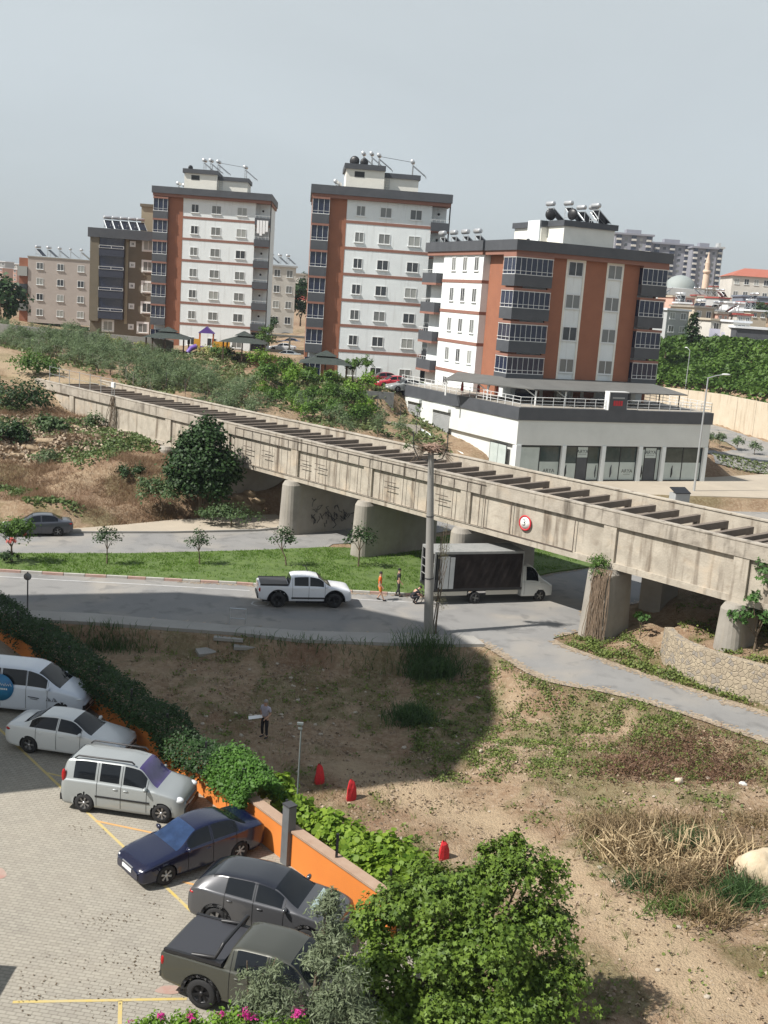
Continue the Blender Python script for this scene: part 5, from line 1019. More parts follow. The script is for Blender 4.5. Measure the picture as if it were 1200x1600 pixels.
# loose bushes and saplings on the bare slope towards the shop
def mk_b(i): return tree('garden_shrub','bright green leafy shrub in the garden below the middle block',(0,0,0),[(0,0,1.2,1.0,1.0,1.0),(.5,.1,1.8,.5,.5,.5)],520,.26,[grm,lim,grm][i],140+i,.6,.07,group='green shrubs in the garden below the middle block',spread=.2,cat='shrub',shell=.35)
BS=variants(mk_b,3); bs=scatter([(430,600),(520,606),(585,622),(585,640),(520,646),(470,640),(400,612)],7.0,2.0,rnd,34)
for k,(x,y) in enumerate(bs):
    src=BS[k%3]
    if k<3: src.location=(x,y,th(x,y)-.05)
    else: dup(src,(x,y,th(x,y)-.05),rnd.uniform(0,6.3),rnd.uniform(.7,1.25))
sp_=scatter([(470,640),(560,630),(640,660),(640,700),(560,680),(470,660)],6,3.0,rnd,14)
for k,(x,y) in enumerate(sp_): dup(OL[k%3],(x,y,th(x,y)-.05),rnd.uniform(0,6),rnd.uniform(.6,.95),label='young tree on the bare slope between the aqueduct and the shop flank',group='young trees on the slope beside the shop')
for k,(px,py,s_) in enumerate([(478,640,1.),(575,612,1.05),(548,640,.9),(660,655,.8)]): p=GT(px,py); dup(BS[k%3],(p.x,p.y,p.z-.05),k,s_,label='shrub standing alone on the slope beside the shop',group='lone shrubs on the slope')
p=GT(407,545+10); tree('leafy_tree','bright green tree at the right corner of the left tall block',(AY(413,556,146).x,146,8.3),[(0,0,2.6,1.3,1.3,1.3),(.2,0,3.7,.8,.8,.8)],900,.28,grm,161,1.4,.12,spread=.2)
tree('round_bush','rounded lime green bush in front of the silver car',(AY(408,585,138).x,138,7.7),[(0,0,1.2,1.7,1.5,1.3)],900,.26,lim,162,.5,.1,cat='bush')
tree('leafy_tree','dark green tree right of the gazebo by the middle block',(AY(551,590,127).x,127,7.4),[(0,0,2.2,1.1,1.1,.8),(-.4,0,1.9,.7,.7,.6)],700,.24,grm,163,1.3,.09)
tree('leafy_tree','round headed small tree on a slim trunk beside the red cars',(AY(571,598,126).x,126,7.3),[(0,0,2.5,.75,.75,.8)],600,.22,grm,164,1.8,.06)
for k,(px,py,Y,lab,m_) in enumerate([(172,536,150,'yellow green hedge bush left of the far gazebo',yem),(215,540,149,'yellow green hedge bush just left of the gazebo posts',yem),(330,556,143,'yellow green bush below the playground',yem),(470,590,128,'pale green bush left of the near gazebo',yem),(85,520,146,'dark green leafy bush among the olive trees at the left wall',grm),(345,560,141,'green bush right of the playground',grm)]):
    p=AY(px,py,Y); tree('garden_bush',lab,(p.x,Y,th(p.x,Y)-.1),[(0,0,.9,1.7,1.2,.9),(.9,0,.8,1.,.9,.7)],800,.26,m_,170+k,.3,.08,cat='bush',shell=.4)
roofm=mat('gazebo_roof',(.022,.032,.028),.9,(.036,.046,.04),2.)
def gazebo(px,py,Y,label,s_=1.):
    p=AY(px,py,Y); z=th(p.x,Y); t=thing('gazebo',label,'gazebo',(p.x,Y,z-.05),.05)
    def pyr(r,z0,z1,r1): m=MB(); m.add([(-r,-r,z0),(r,-r,z0),(r,r,z0),(-r,r,z0),(-r1,-r1,z1),(r1,-r1,z1),(r1,r1,z1),(-r1,r1,z1)],[(0,1,5,4),(1,2,6,5),(2,3,7,6),(3,0,4,7),(4,5,6,7),(3,2,1,0)]); return m
    pyr(3.1,2.4,3.15,.9).build('roof',roofm,t); pyr(1.25,3.25,3.85,.1).build('upper_roof',roofm,t); MB().box(-.8,-.8,3.1,.8,.8,3.3).build('vent_band',bark,t)
    p0=MB().box(-.09,-.09,0,.09,.09,2.5).build('post',mat('dark_wood',(.07,.04,.025),.7),t,(-2.5,-2.5,0))
    for a,c in ((2.5,-2.5),(2.5,2.5),(-2.5,2.5),(0,-2.5)): part(p0,t,(a,c,0))
    MB().box(-2,-.3,.7,2,.5,.78).box(-1.8,-1.2,.4,1.8,-.9,.46).build('table_and_bench',MATS['dark_wood'],t); t.scale=(s_,)*3; return t
gazebo(262,541,150,'dark roofed gazebo in front of the left tall block'); gazebo(380,563,141,'dark roofed gazebo half hidden by bushes, middle of the three',.95); gazebo(508,584,127.5,'dark roofed gazebo left of the red cars, rightmost of the three',.98)
# playground tower with purple roof and yellow panels
p=AY(322,548,148.5); pg=thing('playground_set','purple and yellow playground tower with slide by the left tall block','playground',(p.x,148.5,th(p.x,148.5)),.1)
pur=mat('purple_plastic',(.12,.06,.30),.5); ylp=mat('yellow_plastic',(.65,.33,.03),.5); orp=mat('orange_plastic',(.6,.16,.04),.5)
MB().add([(-1.1,-.9,2.9),(1.1,-.9,2.9),(1.1,.9,2.9),(-1.1,.9,2.9),(0,-.9,3.8),(0,.9,3.8)],[(0,1,4),(1,2,5,4),(2,3,5),(3,0,4,5),(3,2,1,0)]).build('roof',pur,pg)
q0=MB().box(-.06,-.06,0,.06,.06,2.95).build('post',orp,pg,(-.9,-.75,0)); [part(q0,pg,c) for c in ((.9,-.75,0),(.9,.75,0),(-.9,.75,0))]
MB().box(-1.6,-.85,.8,-.8,-.75,2.1).build('yellow_panel',ylp,pg); MB().box(-.95,-.8,1.0,.95,.8,1.1).build('platform',pur,pg); MB().tube([(-1.2,-.9,1.1),(-1.9,-1.3,.8),(-2.3,-1.5,.2)],[.35,.35,.35],8).build('slide',pur,pg)
MB().box(1.0,-.8,1.0,3.2,-.7,1.9).build('bridge_rail',ylp,pg); MB().lathe([(.35,-.1),(.55,-.1),(.55,.1),(.35,.1),(.35,-.1)],'y',16).build('hoop',orp,pg,(2.4,-1,.8)); MB().box(2.9,-.7,0,3.1,-.5,2.2).build('end_post',pur,pg)
# low walls by the blocks
def wallthing(name,label,pts,z0,h,th_,m,cat='wall'):
    t=MB(); 
    for a,c in zip(pts,pts[1:]):
        a=Vector(a);c=Vector(c); d=(c-a).normalized(); n=Vector((-d.y,d.x))*th_/2
        za,zc=(z0(a),z0(c)) if callable(z0) else (z0,z0)
        hh=h if not callable(h) else 0
        t.add([(*(a-n),za),(*(c-n),zc),(*(c+n),zc),(*(a+n),za),(*(a-n),za+hh),(*(c-n),zc+hh),(*(c+n),zc+hh),(*(a+n),za+hh)],[(3,2,1,0),(4,5,6,7),(0,1,5,4),(1,2,6,5),(2,3,7,6),(3,0,4,7)])
    return tag(t.build(name,m),label,cat)
wallthing('garden_wall','pale wall behind the olive grove in front of the pink block',[(-75,150),(-54,151),(-42,152),(-34,153),(-31,153.5)],lambda a:8.0+(-34-a.x)*.03,1.7,.3,side)
wallthing('retaining_wall','dark grey retaining wall below the red parked cars',[(-5,118.9),(.2,119.2)],4.6,2.75,.3,mat('grey_cladding',(.12,.125,.125),.8,(.15,.155,.15),1.))
wallthing('ramp_wall','white ramp wall running down along the shop flank',[(3.2,113.5),(9.9,104.8)],lambda a:(1.2 if a.x<6 else -1.2),3.1,.25,white)
wallthing('yard_wall','pale concrete wall in front of the shop shutters',[(-2.2,116.2),(3.2,113.2)],3.0,1.6,.2,conc2)
def posts(name,label,pts,h,sp,m=None,wires=3,wr=.02,pr=.05,lean=0.):
    t=thing(name,label,'fence',(pts[0][0],pts[0][1],th(*pts[0]))); o=Vector((pts[0][0],pts[0][1],th(*pts[0]))); ps=[]
    for a,c in zip(pts,pts[1:]):
        a=Vector((*a,0));c=Vector((*c,0)); n=max(1,int((c-a).length/sp))
        for k in range(n): q=a.lerp(c,k/n); ps.append(Vector((q.x,q.y,th(q.x,q.y))))
    ps=ps[:99]; p0=None
    for q in ps:
        if p0 is None: p0=MB().bar((0,0,-.1),(0,0,h),pr).build('post',m or metal,t,q-o)
        else: part(p0,t,q-o)
    w=MB()
    for f in range(wires):
        for a,c in zip(ps,ps[1:]): w.tube([a-o+Vector((0,0,h*(f+1)/wires-.05)),c-o+Vector((0,0,h*(f+1)/wires-.05))],wr,3,cap=False)
    w.build('wires',m or metal,t); return t
posts('wire_fence','long wire fence on thin posts between the olive grove and the path',[G2(0,546,7.8),G2(60,556,7.6),G2(125,570,7.5),G2(220,596,7.4),G2(250,606,7.2)],1.6,1.9,conc2,3,.008,.035)
posts('wire_fence','wire fence on tall posts along the far side of the aqueduct',[tuple(aq(s_,8.3)[:2]) for s_ in (6,20,35,48,56)],2.0,3.2,dmetal,3,.008,.03)
posts('wire_fence','short fence of dark posts below the shop shutters',[(-1.5,115.6),(1,114.3),(4.5,111.3)],2.4,1.6,dmetal,2)
aq4=thing('wire_fence','row of thin posts standing on the left end of the aqueduct wall','fence',aq(1,.2,7.0),AQAZ)
p0=MB().bar((0,0,0),(0,0,1.6),.05).build('post',metal,aq4)
for k in range(1,7): part(p0,aq4,(k*2.1,0,0))
MB().tube([(0,0,1.5),(12.6,0,1.5)],.02,3).tube([(0,0,.8),(12.6,0,.8)],.02,3).build('wires',metal,aq4)
sl_=thing('floodlight','small white floodlight on a post on the aqueduct wall','floodlight',aq(14.2,.1,7.05),AQAZ); MB().bar((0,0,0),(0,0,.9),.06).build('post',metal,sl_); MB().box(-.25,-.2,.8,.25,.0,1.25).build('lamp_head',frame_w,sl_)
lt=thing('dry_vine','tangled dead vine hanging down the aqueduct wall under the floodlight','vine',aq(14.2,-.05,7.0),AQAZ); v_=MB(); rr=random.Random(5)
for k in range(16):
    x=rr.uniform(-.3,.5); pts=[Vector((x,-.05,.1))]
    while pts[-1].z>-3.6 and len(pts)<9: pts.append(pts[-1]+Vector((rr.uniform(-.3,.25),rr.uniform(-.1,.05),-rr.uniform(.4,.8)))); pts[-1].y=min(-.03,pts[-1].y)
    v_.tube(pts,.022,4,sm=False)
v_.build('stems',bark,lt)
# ------------------------------------------------------------------ the blocks at the left
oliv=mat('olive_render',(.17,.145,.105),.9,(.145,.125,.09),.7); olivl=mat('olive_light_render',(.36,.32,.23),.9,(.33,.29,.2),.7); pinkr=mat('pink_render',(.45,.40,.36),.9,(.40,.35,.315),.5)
nb=mat('navy_cladding',(.03,.035,.055),.6)
p=AY(140,515,166.5); ob=thing('olive_apartment_block','olive brown block with navy balconies and white framed windows left of the tall white block','apartment block',(p.x,166.5,7.7),R_(6)); ob.scale=(1.04,)*3; Hh=16.2
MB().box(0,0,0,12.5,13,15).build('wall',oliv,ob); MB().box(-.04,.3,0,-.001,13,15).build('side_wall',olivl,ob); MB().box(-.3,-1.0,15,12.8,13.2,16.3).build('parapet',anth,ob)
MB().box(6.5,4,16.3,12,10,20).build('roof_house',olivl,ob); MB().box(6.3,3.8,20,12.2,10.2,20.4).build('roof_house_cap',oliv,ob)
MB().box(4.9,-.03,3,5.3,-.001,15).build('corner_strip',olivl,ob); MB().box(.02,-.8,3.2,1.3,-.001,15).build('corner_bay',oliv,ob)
bp_=wn_=sw_=None
for k in range(4):
    z=3.6+k*2.95
    if bp_ is None:
        bp_=MB().box(1.3,-1.0,0,4.8,-.001,1.1).build('balcony',nb,ob,(0,0,z)); MB().box(1.35,-.7,1.1,4.75,-.001,2.94).build('balcony_glazing',bglass,bp_); MB().box(1.3,-1.05,1.45,4.8,-1.0,1.5).box(1.3,-1.05,1.1,4.8,-1.0,1.14).box(1.3,-1.05,1.1,1.36,-1.0,1.5).box(3,-1.05,1.1,3.06,-1.0,1.5).box(4.74,-1.05,1.1,4.8,-1.0,1.5).build('handrail',frame_w,bp_)
    else: part(bp_,ob,(0,0,z))
for k in range(5):
    z=1.6+k*2.95+.3
    for x in ((8.1,11.4) if k else (2.6,7.6,11.2)):
        if wn_ is None: wn_=mkwin(1.35,1.35,ob,(x,-.005,z),surround=.22)
        else: part(wn_,ob,(x,-.005,z))
    if sw_ is None: sw_=mkwin(.45,.45,ob,(5.9,-.005,z+.5),surround=.18)
    else: part(sw_,ob,(5.9,-.005,z+.5))
lw_=None
for k in range(5):
    for y in (1.2,4.0):
        if lw_ is None: lw_=mkwin(1.6,1.7,ob,(-.045,y,1.9+k*2.95)); lw_.rotation_euler=(0,0,R_(-90))
        else: part(lw_,ob,(-.045,y,1.9+k*2.95),R_(-90))
for k in range(5): heater((p.x+1.5+k*1.25,170,24.6),R_(30),['leftmost','second','third','fourth','fifth'][k]+' solar heater on the olive brown block')
for k in range(2): heater((p.x+9.9+k*1.3,173,28.9),R_(30),['left','right'][k]+' solar heater on the upper roof of the olive brown block')
p=AY(29,500,200); pb_=thing('pink_apartment_block','pale pink four storey block at the left edge behind the grove','apartment block',(p.x,200,8.6),R_(8)); MB().box(1.6,0,0,15.5,12,11.6).build('wall',pinkr,pb_); MB().box(0,.4,0,1.58,10,11.4).build('stair_bay',brown,pb_); MB().box(1.5,-.1,11.6,15.6,12.1,11.8).build('roof_edge',conc2,pb_)
for k in range(3): MB().box(-.2,-.2,2.0+k*3.1,1.5,.39,3.7+k*3.1).build('bay_window',glass,pb_)
q0=None
for k in range(4):
    for x in (3.7,7.3,10.9,14.3):
        z=1.3+k*2.75
        if q0 is None: q0=mkwin(1.2,1.2,pb_,(x,-.005,z))
        else: part(q0,pb_,(x,-.005,z))
for k in range(7): heater((p.x+2.2+k*1.9,204+k*.3,20.4),R_(60+k*15),['leftmost','second','third','fourth','fifth','sixth','rightmost'][k]+' roof tank heater on the pale pink block',sc=.95)
# generic far house
def house(name,label,px0,px1,ytop,ybot,Y,depth,az,m,floors=2,nw=2,roof=None,win=True,cat='house',flank=None):
    p=AY((px0),ybot,Y); q=AY(px1,ybot,Y); tp=AY(px0,ytop,Y); Wd=abs(q.x-p.x)/max(.6,math.cos(az)); Hh=tp.z-p.z; t=thing(name,label,cat,(p.x,Y,p.z),az)
    MB().box(0,0,-1.5,Wd,depth,Hh).build('wall',m,t); 
    if roof=='hip':
        MB().add([(-.6,-.6,Hh),(Wd+.6,-.6,Hh),(Wd+.6,depth+.6,Hh),(-.6,depth+.6,Hh),(Wd*.3,depth*.5,Hh+2.4),(Wd*.7,depth*.5,Hh+2.4)],[(0,1,5,4),(1,2,5),(2,3,4,5),(3,0,4),(3,2,1,0)]).build('roof',mat('red_tiles',(.30,.085,.05),.85,(.36,.13,.09),3),t)
    elif roof is not None: MB().box(-.3,-.3,Hh,Wd+.3,depth+.3,Hh+.35).build('roof',roof,t)
    if win:
        w0=None; 
        for f in range(floors):
            for k in range(nw):
                x=Wd*(k+.5)/nw; z=Hh*(f+.35)/floors; ww=min(1.5,Wd/nw*.5)
                if w0 is None: w0=mkwin(ww,min(1.5,Hh/floors*.5),t,(x,-.005,z))
                else: part(w0,t,(x,-.005,z))
    return t
wh=mat('far_white',(.58,.56,.51),.9,(.46,.445,.41),.3); bg_=mat('far_beige',(.48,.42,.33),.9,(.42,.37,.29),.2); gyf=mat('far_grey',(.42,.43,.43),.9,(.36,.37,.37),.2); pkf=mat('far_pink',(.55,.35,.28),.9); twr=mat('tower_grey',(.26,.265,.30),.9,(.20,.205,.24),.1)
redr=mat('red_sheet',(.30,.06,.05),.7); whr=mat('white_sheet',(.7,.72,.74),.5); blr=mat('blue_grey_sheet',(.18,.21,.26),.6)
house('town_house','white ribbed house beside the corner block balconies at the slope top',1036,1074,484,546,188,9,R_(23),gyf,3,2,whr)
MB_=house('town_house','beige house with small windows right of the ribbed white house',1079,1112,480,534,206,9,R_(15),bg_,2,2,conc2)
house('town_house','cream house with sheets hanging on its balcony above the creeper slope',1106,1141,500,546,194,8,R_(12),wh,2,2,bg_)
house('town_house','narrow cream house right of the one with hanging sheets',1141,1168,503,548,190,8,R_(12),wh,2,1,whr)
house('school_building','large white building with red hipped roof at the right edge on the hill',1140,1230,430,470,300,14,R_(-3),wh,2,6,'hip',cat='building')
house('town_house','low house with a dull red roof on the hill below the far towers',1080,1132,478,492,250,10,R_(10),bg_,1,3,redr)
house('town_house','low pinkish house under the mosque dome',1050,1086,464,480,262,9,R_(10),pkf,1,2,bg_)
house('storage_shed','blue grey sheet metal shed below the white school building',1158,1200,463,484,250,10,R_(-4),blr,1,1,blr,False,cat='shed')
house('storage_shed','shed with pale sheet roof in the middle of the hillside',1136,1172,473,487,236,8,R_(-4),whr,1,1,whr,False,cat='shed')
house('town_house','small white house between the far towers and the school',1090,1120,452,466,330,9,R_(5),wh,1,3,conc2)
house('storage_shed','grey patched shed roof with junk below the dull red roof',1116,1172,486,500,218,9,R_(-4),gyf,1,1,gyf,False,cat='shed')
house('town_house','long white terrace of houses left of the school on the hill',1118,1142,448,458,420,9,R_(5),wh,1,3,redr)
house('market_hall','dark open sided hall with white roof at the right edge above the cream wall',1146,1230,512,552,187,12,R_(-3),anth,1,1,whr,False,cat='building')  # solid dark walls stand in for the shade inside the open hall
mk=AY(1165,553,186); MB_t=thing('site_fence','pale sheet fence in front of the dark open sided hall','fence',(mk.x,185.6,mk.z-.2),R_(-3)); MB().box(0,0,0,8,.1,2.0).build('panel',mat('pale_green_sheet',(.42,.46,.44),.7),MB_t)
sh=AY(1108,512,193); t=MB().box(0,0,0,1.9,.06,1.9).box(2.1,0,-1.2,4,.06,1.4); t=t.build('hanging_sheet',mat('lilac_sheet',(.6,.6,.72),.8)); t.location=(sh.x,192.6,sh.z-2); tag(t,'pale lilac sheets hanging in front of the cream house','laundry')
# mosque and minaret
p=AY(1060,470,330); ms=thing('mosque','grey domed mosque behind the pinkish house','mosque',(p.x,330,p.z-3)); MB().box(-6,-5,0,6,5,6.5).build('hall',gyf,ms); MB().lathe([(4.6,6.5),(4.5,7.3),(3.9,8.6),(2.8,9.7),(1.4,10.3),(0,10.5)],'z',22).build('dome',mat('dome_lead',(.26,.29,.28),.7),ms); MB().lathe([(5.0,5.5),(5.0,6.6),(4.5,6.6)],'z',22).build('drum',gyf,ms)
p=AY(1101,452,420); mn=thing('minaret','slender pale minaret standing against the far towers','minaret',(p.x,420,p.z-3)); mm=mat('minaret_stone',(.55,.42,.32),.85); MB().lathe([(1.3,0),(1.2,8),(.9,9),(.9,12.5)],'z',10).build('shaft',mm,mn); MB().lathe([(.9,8.6),(1.5,9.2),(1.5,9.9),(.9,10)],'z',12).build('gallery',mm,mn); MB().lathe([(.95,12.5),(.0,17)],'z',10).build('spire',mm,mn)
def tower(label,px0,px1,ytop,Y,depth,floors,m,cols,az=0.):
    p=AY(px0,460,Y); q=AY(px1,460,Y); tp=AY((px0+px1)/2,ytop,Y); z0=th(p.x,Y)-2; Wd=q.x-p.x; Hh=tp.z-z0; t=thing('tower_block',label,'tower block',(p.x,Y,z0),az); MB().box(0,0,0,Wd,depth,Hh).build('wall',m,t); MB().box(-.8,-1.5,Hh,Wd+.8,depth,Hh+1.0).box(Wd*.3,2,Hh+1,Wd*.7,8,Hh+3.2).build('roof',m,t)
    b0=w0=None; f0=(Hh-22)/3.1
    nf=min(floors,int(Hh/3.1)-1)
    for k in range(nf):
        z=Hh-3.0-k*3.1
        for c in range(cols):
            x=Wd*(c+.5)/cols; ww=Wd/cols*.62
            if (c+k*0)%2==0:
                if b0 is None: b0=MB().box(-ww/2,-1.3,-.1,ww/2,-.001,1.0).build('balcony',wh,t,(x,0,z)); MB().box(-ww/2,-.9,1.0,ww/2,-.002,2.7).build('balcony_recess',bglass,b0)
                else: part(b0,t,(x,0,z))
            else:
                if w0 is None: w0=MB().box(-ww*.3,-.05,0,ww*.3,-.001,1.5).build('window',glass,t,(x,0,z))
                else: part(w0,t,(x,0,z))
    return t
tower('far grey tower at the left of the group, behind the cream roof house',952,1010,367,640,16,10,twr,5); tower('far grey tower in the middle of the group with white balconies',1012,1072,382,655,16,14,twr,5); tower('far grey tower right of the middle one behind the minaret',1074,1112,388,645,20,15,twr,4)
tower('slim pale green end of the far tower group at the right',1112,1121,388,646,20,12,gyf,1)
for k,(x0,x1,yt,yb,Y,m_,rf,lab) in enumerate([(1086,1102,462,474,300,bg_,redr,'small beige house with red roof below the minaret'),(1104,1122,464,477,290,wh,conc2,'white flat roofed house right of the minaret foot'),(1122,1140,466,480,275,gyf,redr,'grey house with red roof left of the school hill'),(1060,1078,474,486,235,wh,whr,'small white house in front of the pinkish one'),(1172,1198,486,500,214,bg_,whr,'beige house with pale roof at the right edge'),(1120,1138,490,506,206,pkf,conc2,'pinkish house above the cream ones'),(1150,1172,492,508,203,wh,redr,'white house with red roof above the dark hall'),(1040,1056,462,474,300,bg_,conc2,'beige house left below the mosque'),(1176,1200,474,488,240,gyf,redr,'grey house right of the pale sheds'),(1092,1108,486,500,222,wh,whr,'white house left of the junk roof')]):
    house('town_house',lab,x0,x1,yt,yb,Y,7,R_(8*(k%3)-4),m_,1,2,rf)
    for q in range(2):
        tp=AY(x0+4+q*7,yt,Y); heater((tp.x,Y+3,tp.z+.2),R_(50+30*k+20*q),['left','right'][q]+' roof tank on the '+['small beige red roofed house below the minaret','white flat roofed house by the minaret foot','grey red roofed house left of the school','small white house before the pinkish one','beige pale roofed house at the right edge','pinkish house above the cream ones','white red roofed house above the dark hall','beige house below the mosque','grey house right of the pale sheds','white house left of the junk roof'][k])
for k,(x0,x1,yt,yb,Y,m_,lab) in enumerate([(-12,8,408,450,520,gyf,'far pale grey block at the left edge of the town'),(8,26,420,452,470,pkf,'far pinkish block in front of the grey ones at the left edge'),(14,30,412,446,560,wh,'far white block partly behind the pinkish one'),(-10,4,418,452,440,pkf,'far red brown block cut by the left edge')]):
    house('far_block',lab,x0,x1,yt,yb,Y,12,0,m_,5,3,whr,cat='apartment block')
house('apartment_building','small white and beige building seen between the two tall blocks',400,457,414,512,232,12,R_(12),wh,4,3,gyf,cat='apartment block')
for k,(x0,x1,yt,yb,Y,m_,lab) in enumerate([(452,476,428,448,300,wh,'far white house between the tall blocks'),(470,500,432,450,330,bg_,'far beige house beside the middle block'),(455,482,444,458,270,redr,'low red roofed house between the two tall blocks')]): house('town_house',lab,x0,x1,yt,yb,Y,9,0,m_,1,2,conc2)
cp=AY(412,520,172); t=thing('carport','long beige roofed carport behind the cars between the tall blocks','carport',(cp.x,172,8.0)); MB().box(0,0,2.3,8.5,4,2.5).build('roof',bg_,t); q0=MB().box(0,0,0,.25,.25,2.3).build('post',bg_,t,(.3,0,0)); [part(q0,t,(x,0,0)) for x in (4,8)]
for k in range(4): heater((AY(425,414,234).x+k*1.7-2,236,AY(425,414,232).z+.35),R_(70),['leftmost','second','third','rightmost'][k]+' roof tank on the building between the tall blocks')
# scattered far trees
def mk_ft(i): return tree('far_tree','dark green tree standing among the houses on the right hillside',(0,0,0),[(0,0,4,2.4,2.4,3.2),(.8,0,3,1.8,1.8,2)],500,.8,[dkm,dkm][i],200+i,1.5,.2,group='dark trees among the hillside houses',spread=.2)
FT=[mk_ft(0),mk_ft(1)]
fts=[(1130,465,330),(1118,470,340),(1200,492,215),(1184,492,222),(1090,462,345),(1044,450,360),(1112,540,192),(1150,470,320),(1060,445,420),(1190,472,300),(1032,462,300),(1100,500,225)]
for k,(px,py,Y) in enumerate(fts):
    p=AY(px,py,Y); 
    if k<2: FT[k].location=(p.x,Y,p.z-1.5); FT[k].scale=(.5,)*3
    else: dup(FT[k%2],(p.x,Y,p.z-1.5),k,.32+.09*(k%4))
p=AY(1078,548,186); tree('cypress_tree','tall dark cypress like tree in front of the beige hillside house',(p.x,186,p.z-.3),[(0,0,3.4,.9,.9,3.4),(.5,0,1.6,1.3,1.1,1.6),(0,0,5.5,.55,.55,1.6)],1500,.45,dkm,231,1,.15)
p=AY(1040,552,182); tree('leafy_bush','green bushy tree at the left end of the slope top',(p.x,182,p.z-.5),[(0,0,1.6,1.9,1.5,1.6)],800,.4,grm,232,.6,.12)
for k,(px,py,Y,sc_) in enumerate([(462,470,255,1.),(478,462,260,.9),(470,492,240,.9),(395+8,500,205,.6),(12,495,185,1.3),(2,500,182,1.2),(470,440,310,.7),(425,505,215,.5)]):
    p=AY(px,py,Y); dup(FT[k%2],(p.x,Y,p.z-2.2),k,sc_,label=['dark tree in the gap right of the white and beige building','dark tree against the left side of the middle block','lower dark tree in the gap between the tall blocks','small tree at the foot of the white and beige building','dark leafy tree at the left edge before the pink block','second dark tree at the very left edge','far tree above the red roof between the tall blocks','small round tree before the white and beige building'][k],group='trees between and beside the tall blocks')
# ------------------------------------------------------------------ right hand side: side road, cream wall, creeper slope, lamps
sideroad=[(36,119),(44,122),(70,126),(70,140),(60,137.5),(53,154),(49.5,170),(41.5,177),(30,180),(29,176),(38,170),(44,158),(45,140),(37,131)]
sr=sheet('side_road',[(x,y) for x,y in sideroad],0,asph); mee=sr.data
bm=bmesh.new(); bm.from_mesh(mee); 
for _ in range(5): bmesh.ops.subdivide_edges(bm,edges=[e for e in bm.edges if e.calc_length()>1.5],cuts=1,use_grid_fill=True)
vz=gz(np.array([v.co.x for v in bm.verts]),np.array([v.co.y for v in bm.verts])); 
for v,z in zip(bm.verts,vz): v.co.z=z+.12
bm.to_mesh(mee); bm.free()
crw=mat('cream_retaining_concrete',(.50,.43,.32),.9,(.58,.50,.39),.5,.1,stain=(.40,.32,.23))
cw=thing('retaining_wall','long cream concrete retaining wall along the side road under the green creeper slope','wall',(*CWALL[0],0.))
p0=None
for a,c in zip(CWALL,CWALL[1:]):
    a=Vector((*a,0));c=Vector((*c,0)); n=max(1,int((c-a).length/4.2)); o_=Vector((*CWALL[0],0))
    for k in range(n):
        q=a.lerp(c,k/n)-o_; r=a.lerp(c,(k+.985)/n)-o_; d=(r-q).normalized(); nn=Vector((-d.y,d.x,0))*.2
        MB().prism([(r-nn)[:2],(q-nn)[:2],(q+nn)[:2],(r+nn)[:2]][::-1],-.5,6.35).build('wall_panel',crw,cw)
# creeper slope: countless leaves over the bank behind the wall
def wallside(n,seed,dmax=12.5):
    r=np.random.default_rng(seed); W_=np.array(CWALL,float); seg=np.hypot(*(W_[1:]-W_[:-1]).T); k=r.choice(len(seg),n,p=seg/seg.sum()); t_=r.random(n); P=W_[k]+(W_[k+1]-W_[k])*t_[:,None]; D=(W_[k+1]-W_[k])/seg[k][:,None]; Nn=np.stack([D[:,1],-D[:,0]],1); d=r.random(n)*dmax
    return P+Nn*d[:,None],d
r_=np.random.default_rng(3); P2=np.column_stack([r_.uniform(24,84,150000),r_.uniform(118,200,150000)]); k_=inpoly(P2[:,0],P2[:,1],HILL); d_=dpoly(P2[:,0],P2[:,1],HILL[::-1]) if False else np.full(len(P2),99.)
for a,c in zip(CWALL,CWALL[1:]):
    dx,dy=c[0]-a[0],c[1]-a[1]; t_=np.clip(((P2[:,0]-a[0])*dx+(P2[:,1]-a[1])*dy)/(dx*dx+dy*dy),0,1); d_=np.minimum(d_,np.hypot(P2[:,0]-a[0]-t_*dx,P2[:,1]-a[1]-t_*dy))
k_&=(d_<13.5)&(d_>.25); P2=P2[k_]; d_=d_[k_]; 
zz=gz(P2[:,0],P2[:,1]); hb_=fbm(P2[:,0]*.35,P2[:,1]*.35,8)*1.6+np.random.default_rng(2).random(len(P2))*.5
zz=np.where(d_<.9,6.2-np.random.default_rng(6).random(len(d_))**2*1.6,zz+hb_); P2=np.where((d_<.9)[:,None],P2-0,P2); 
tag(mkobj('creeper_slope',npmesh('creeper_slope',leafset(np.column_stack([P2,zz]),.62,5,kind='broad'),6,leafmat('creeper_leaf',(.04,.09,.015),(.13,.22,.04),sc=.25,tr=.3))),'thick green creeper covering the bank above the cream retaining wall','creeper',kind='stuff')
def lamp_post(name,label,x,y,z0,h,arm,aaz,r=.09,m=metal,head=frame_w):
    t=thing(name,label,'street lamp',(x,y,z0),aaz); MB().tube([(0,0,-.2),(0,0,h*.5),(0,0,h)],[r,r*.8,r*.55],8).build('pole',m,t); MB().tube([(0,0,h-.05),(arm*.5,0,h+.2),(arm,0,h+.35)],[r*.5,r*.45,r*.4],6).build('arm',m,t)
    MB().ball((arm+.3,0,h+.38),(.5,.16,.09),10).build('lamp_head',head,t); return t
lx,ly=30.2,105.6; lamp_post('street_lamp','tall grey street lamp in front of the right end of the shop',lx,ly,.96,11.1,1.6,R_(15),.12)
p=AY(1073,590,176); lamp_post('street_lamp','thin far street lamp against the creeper slope behind the awning',p.x,176,2,10.5,1.2,R_(100),.1)
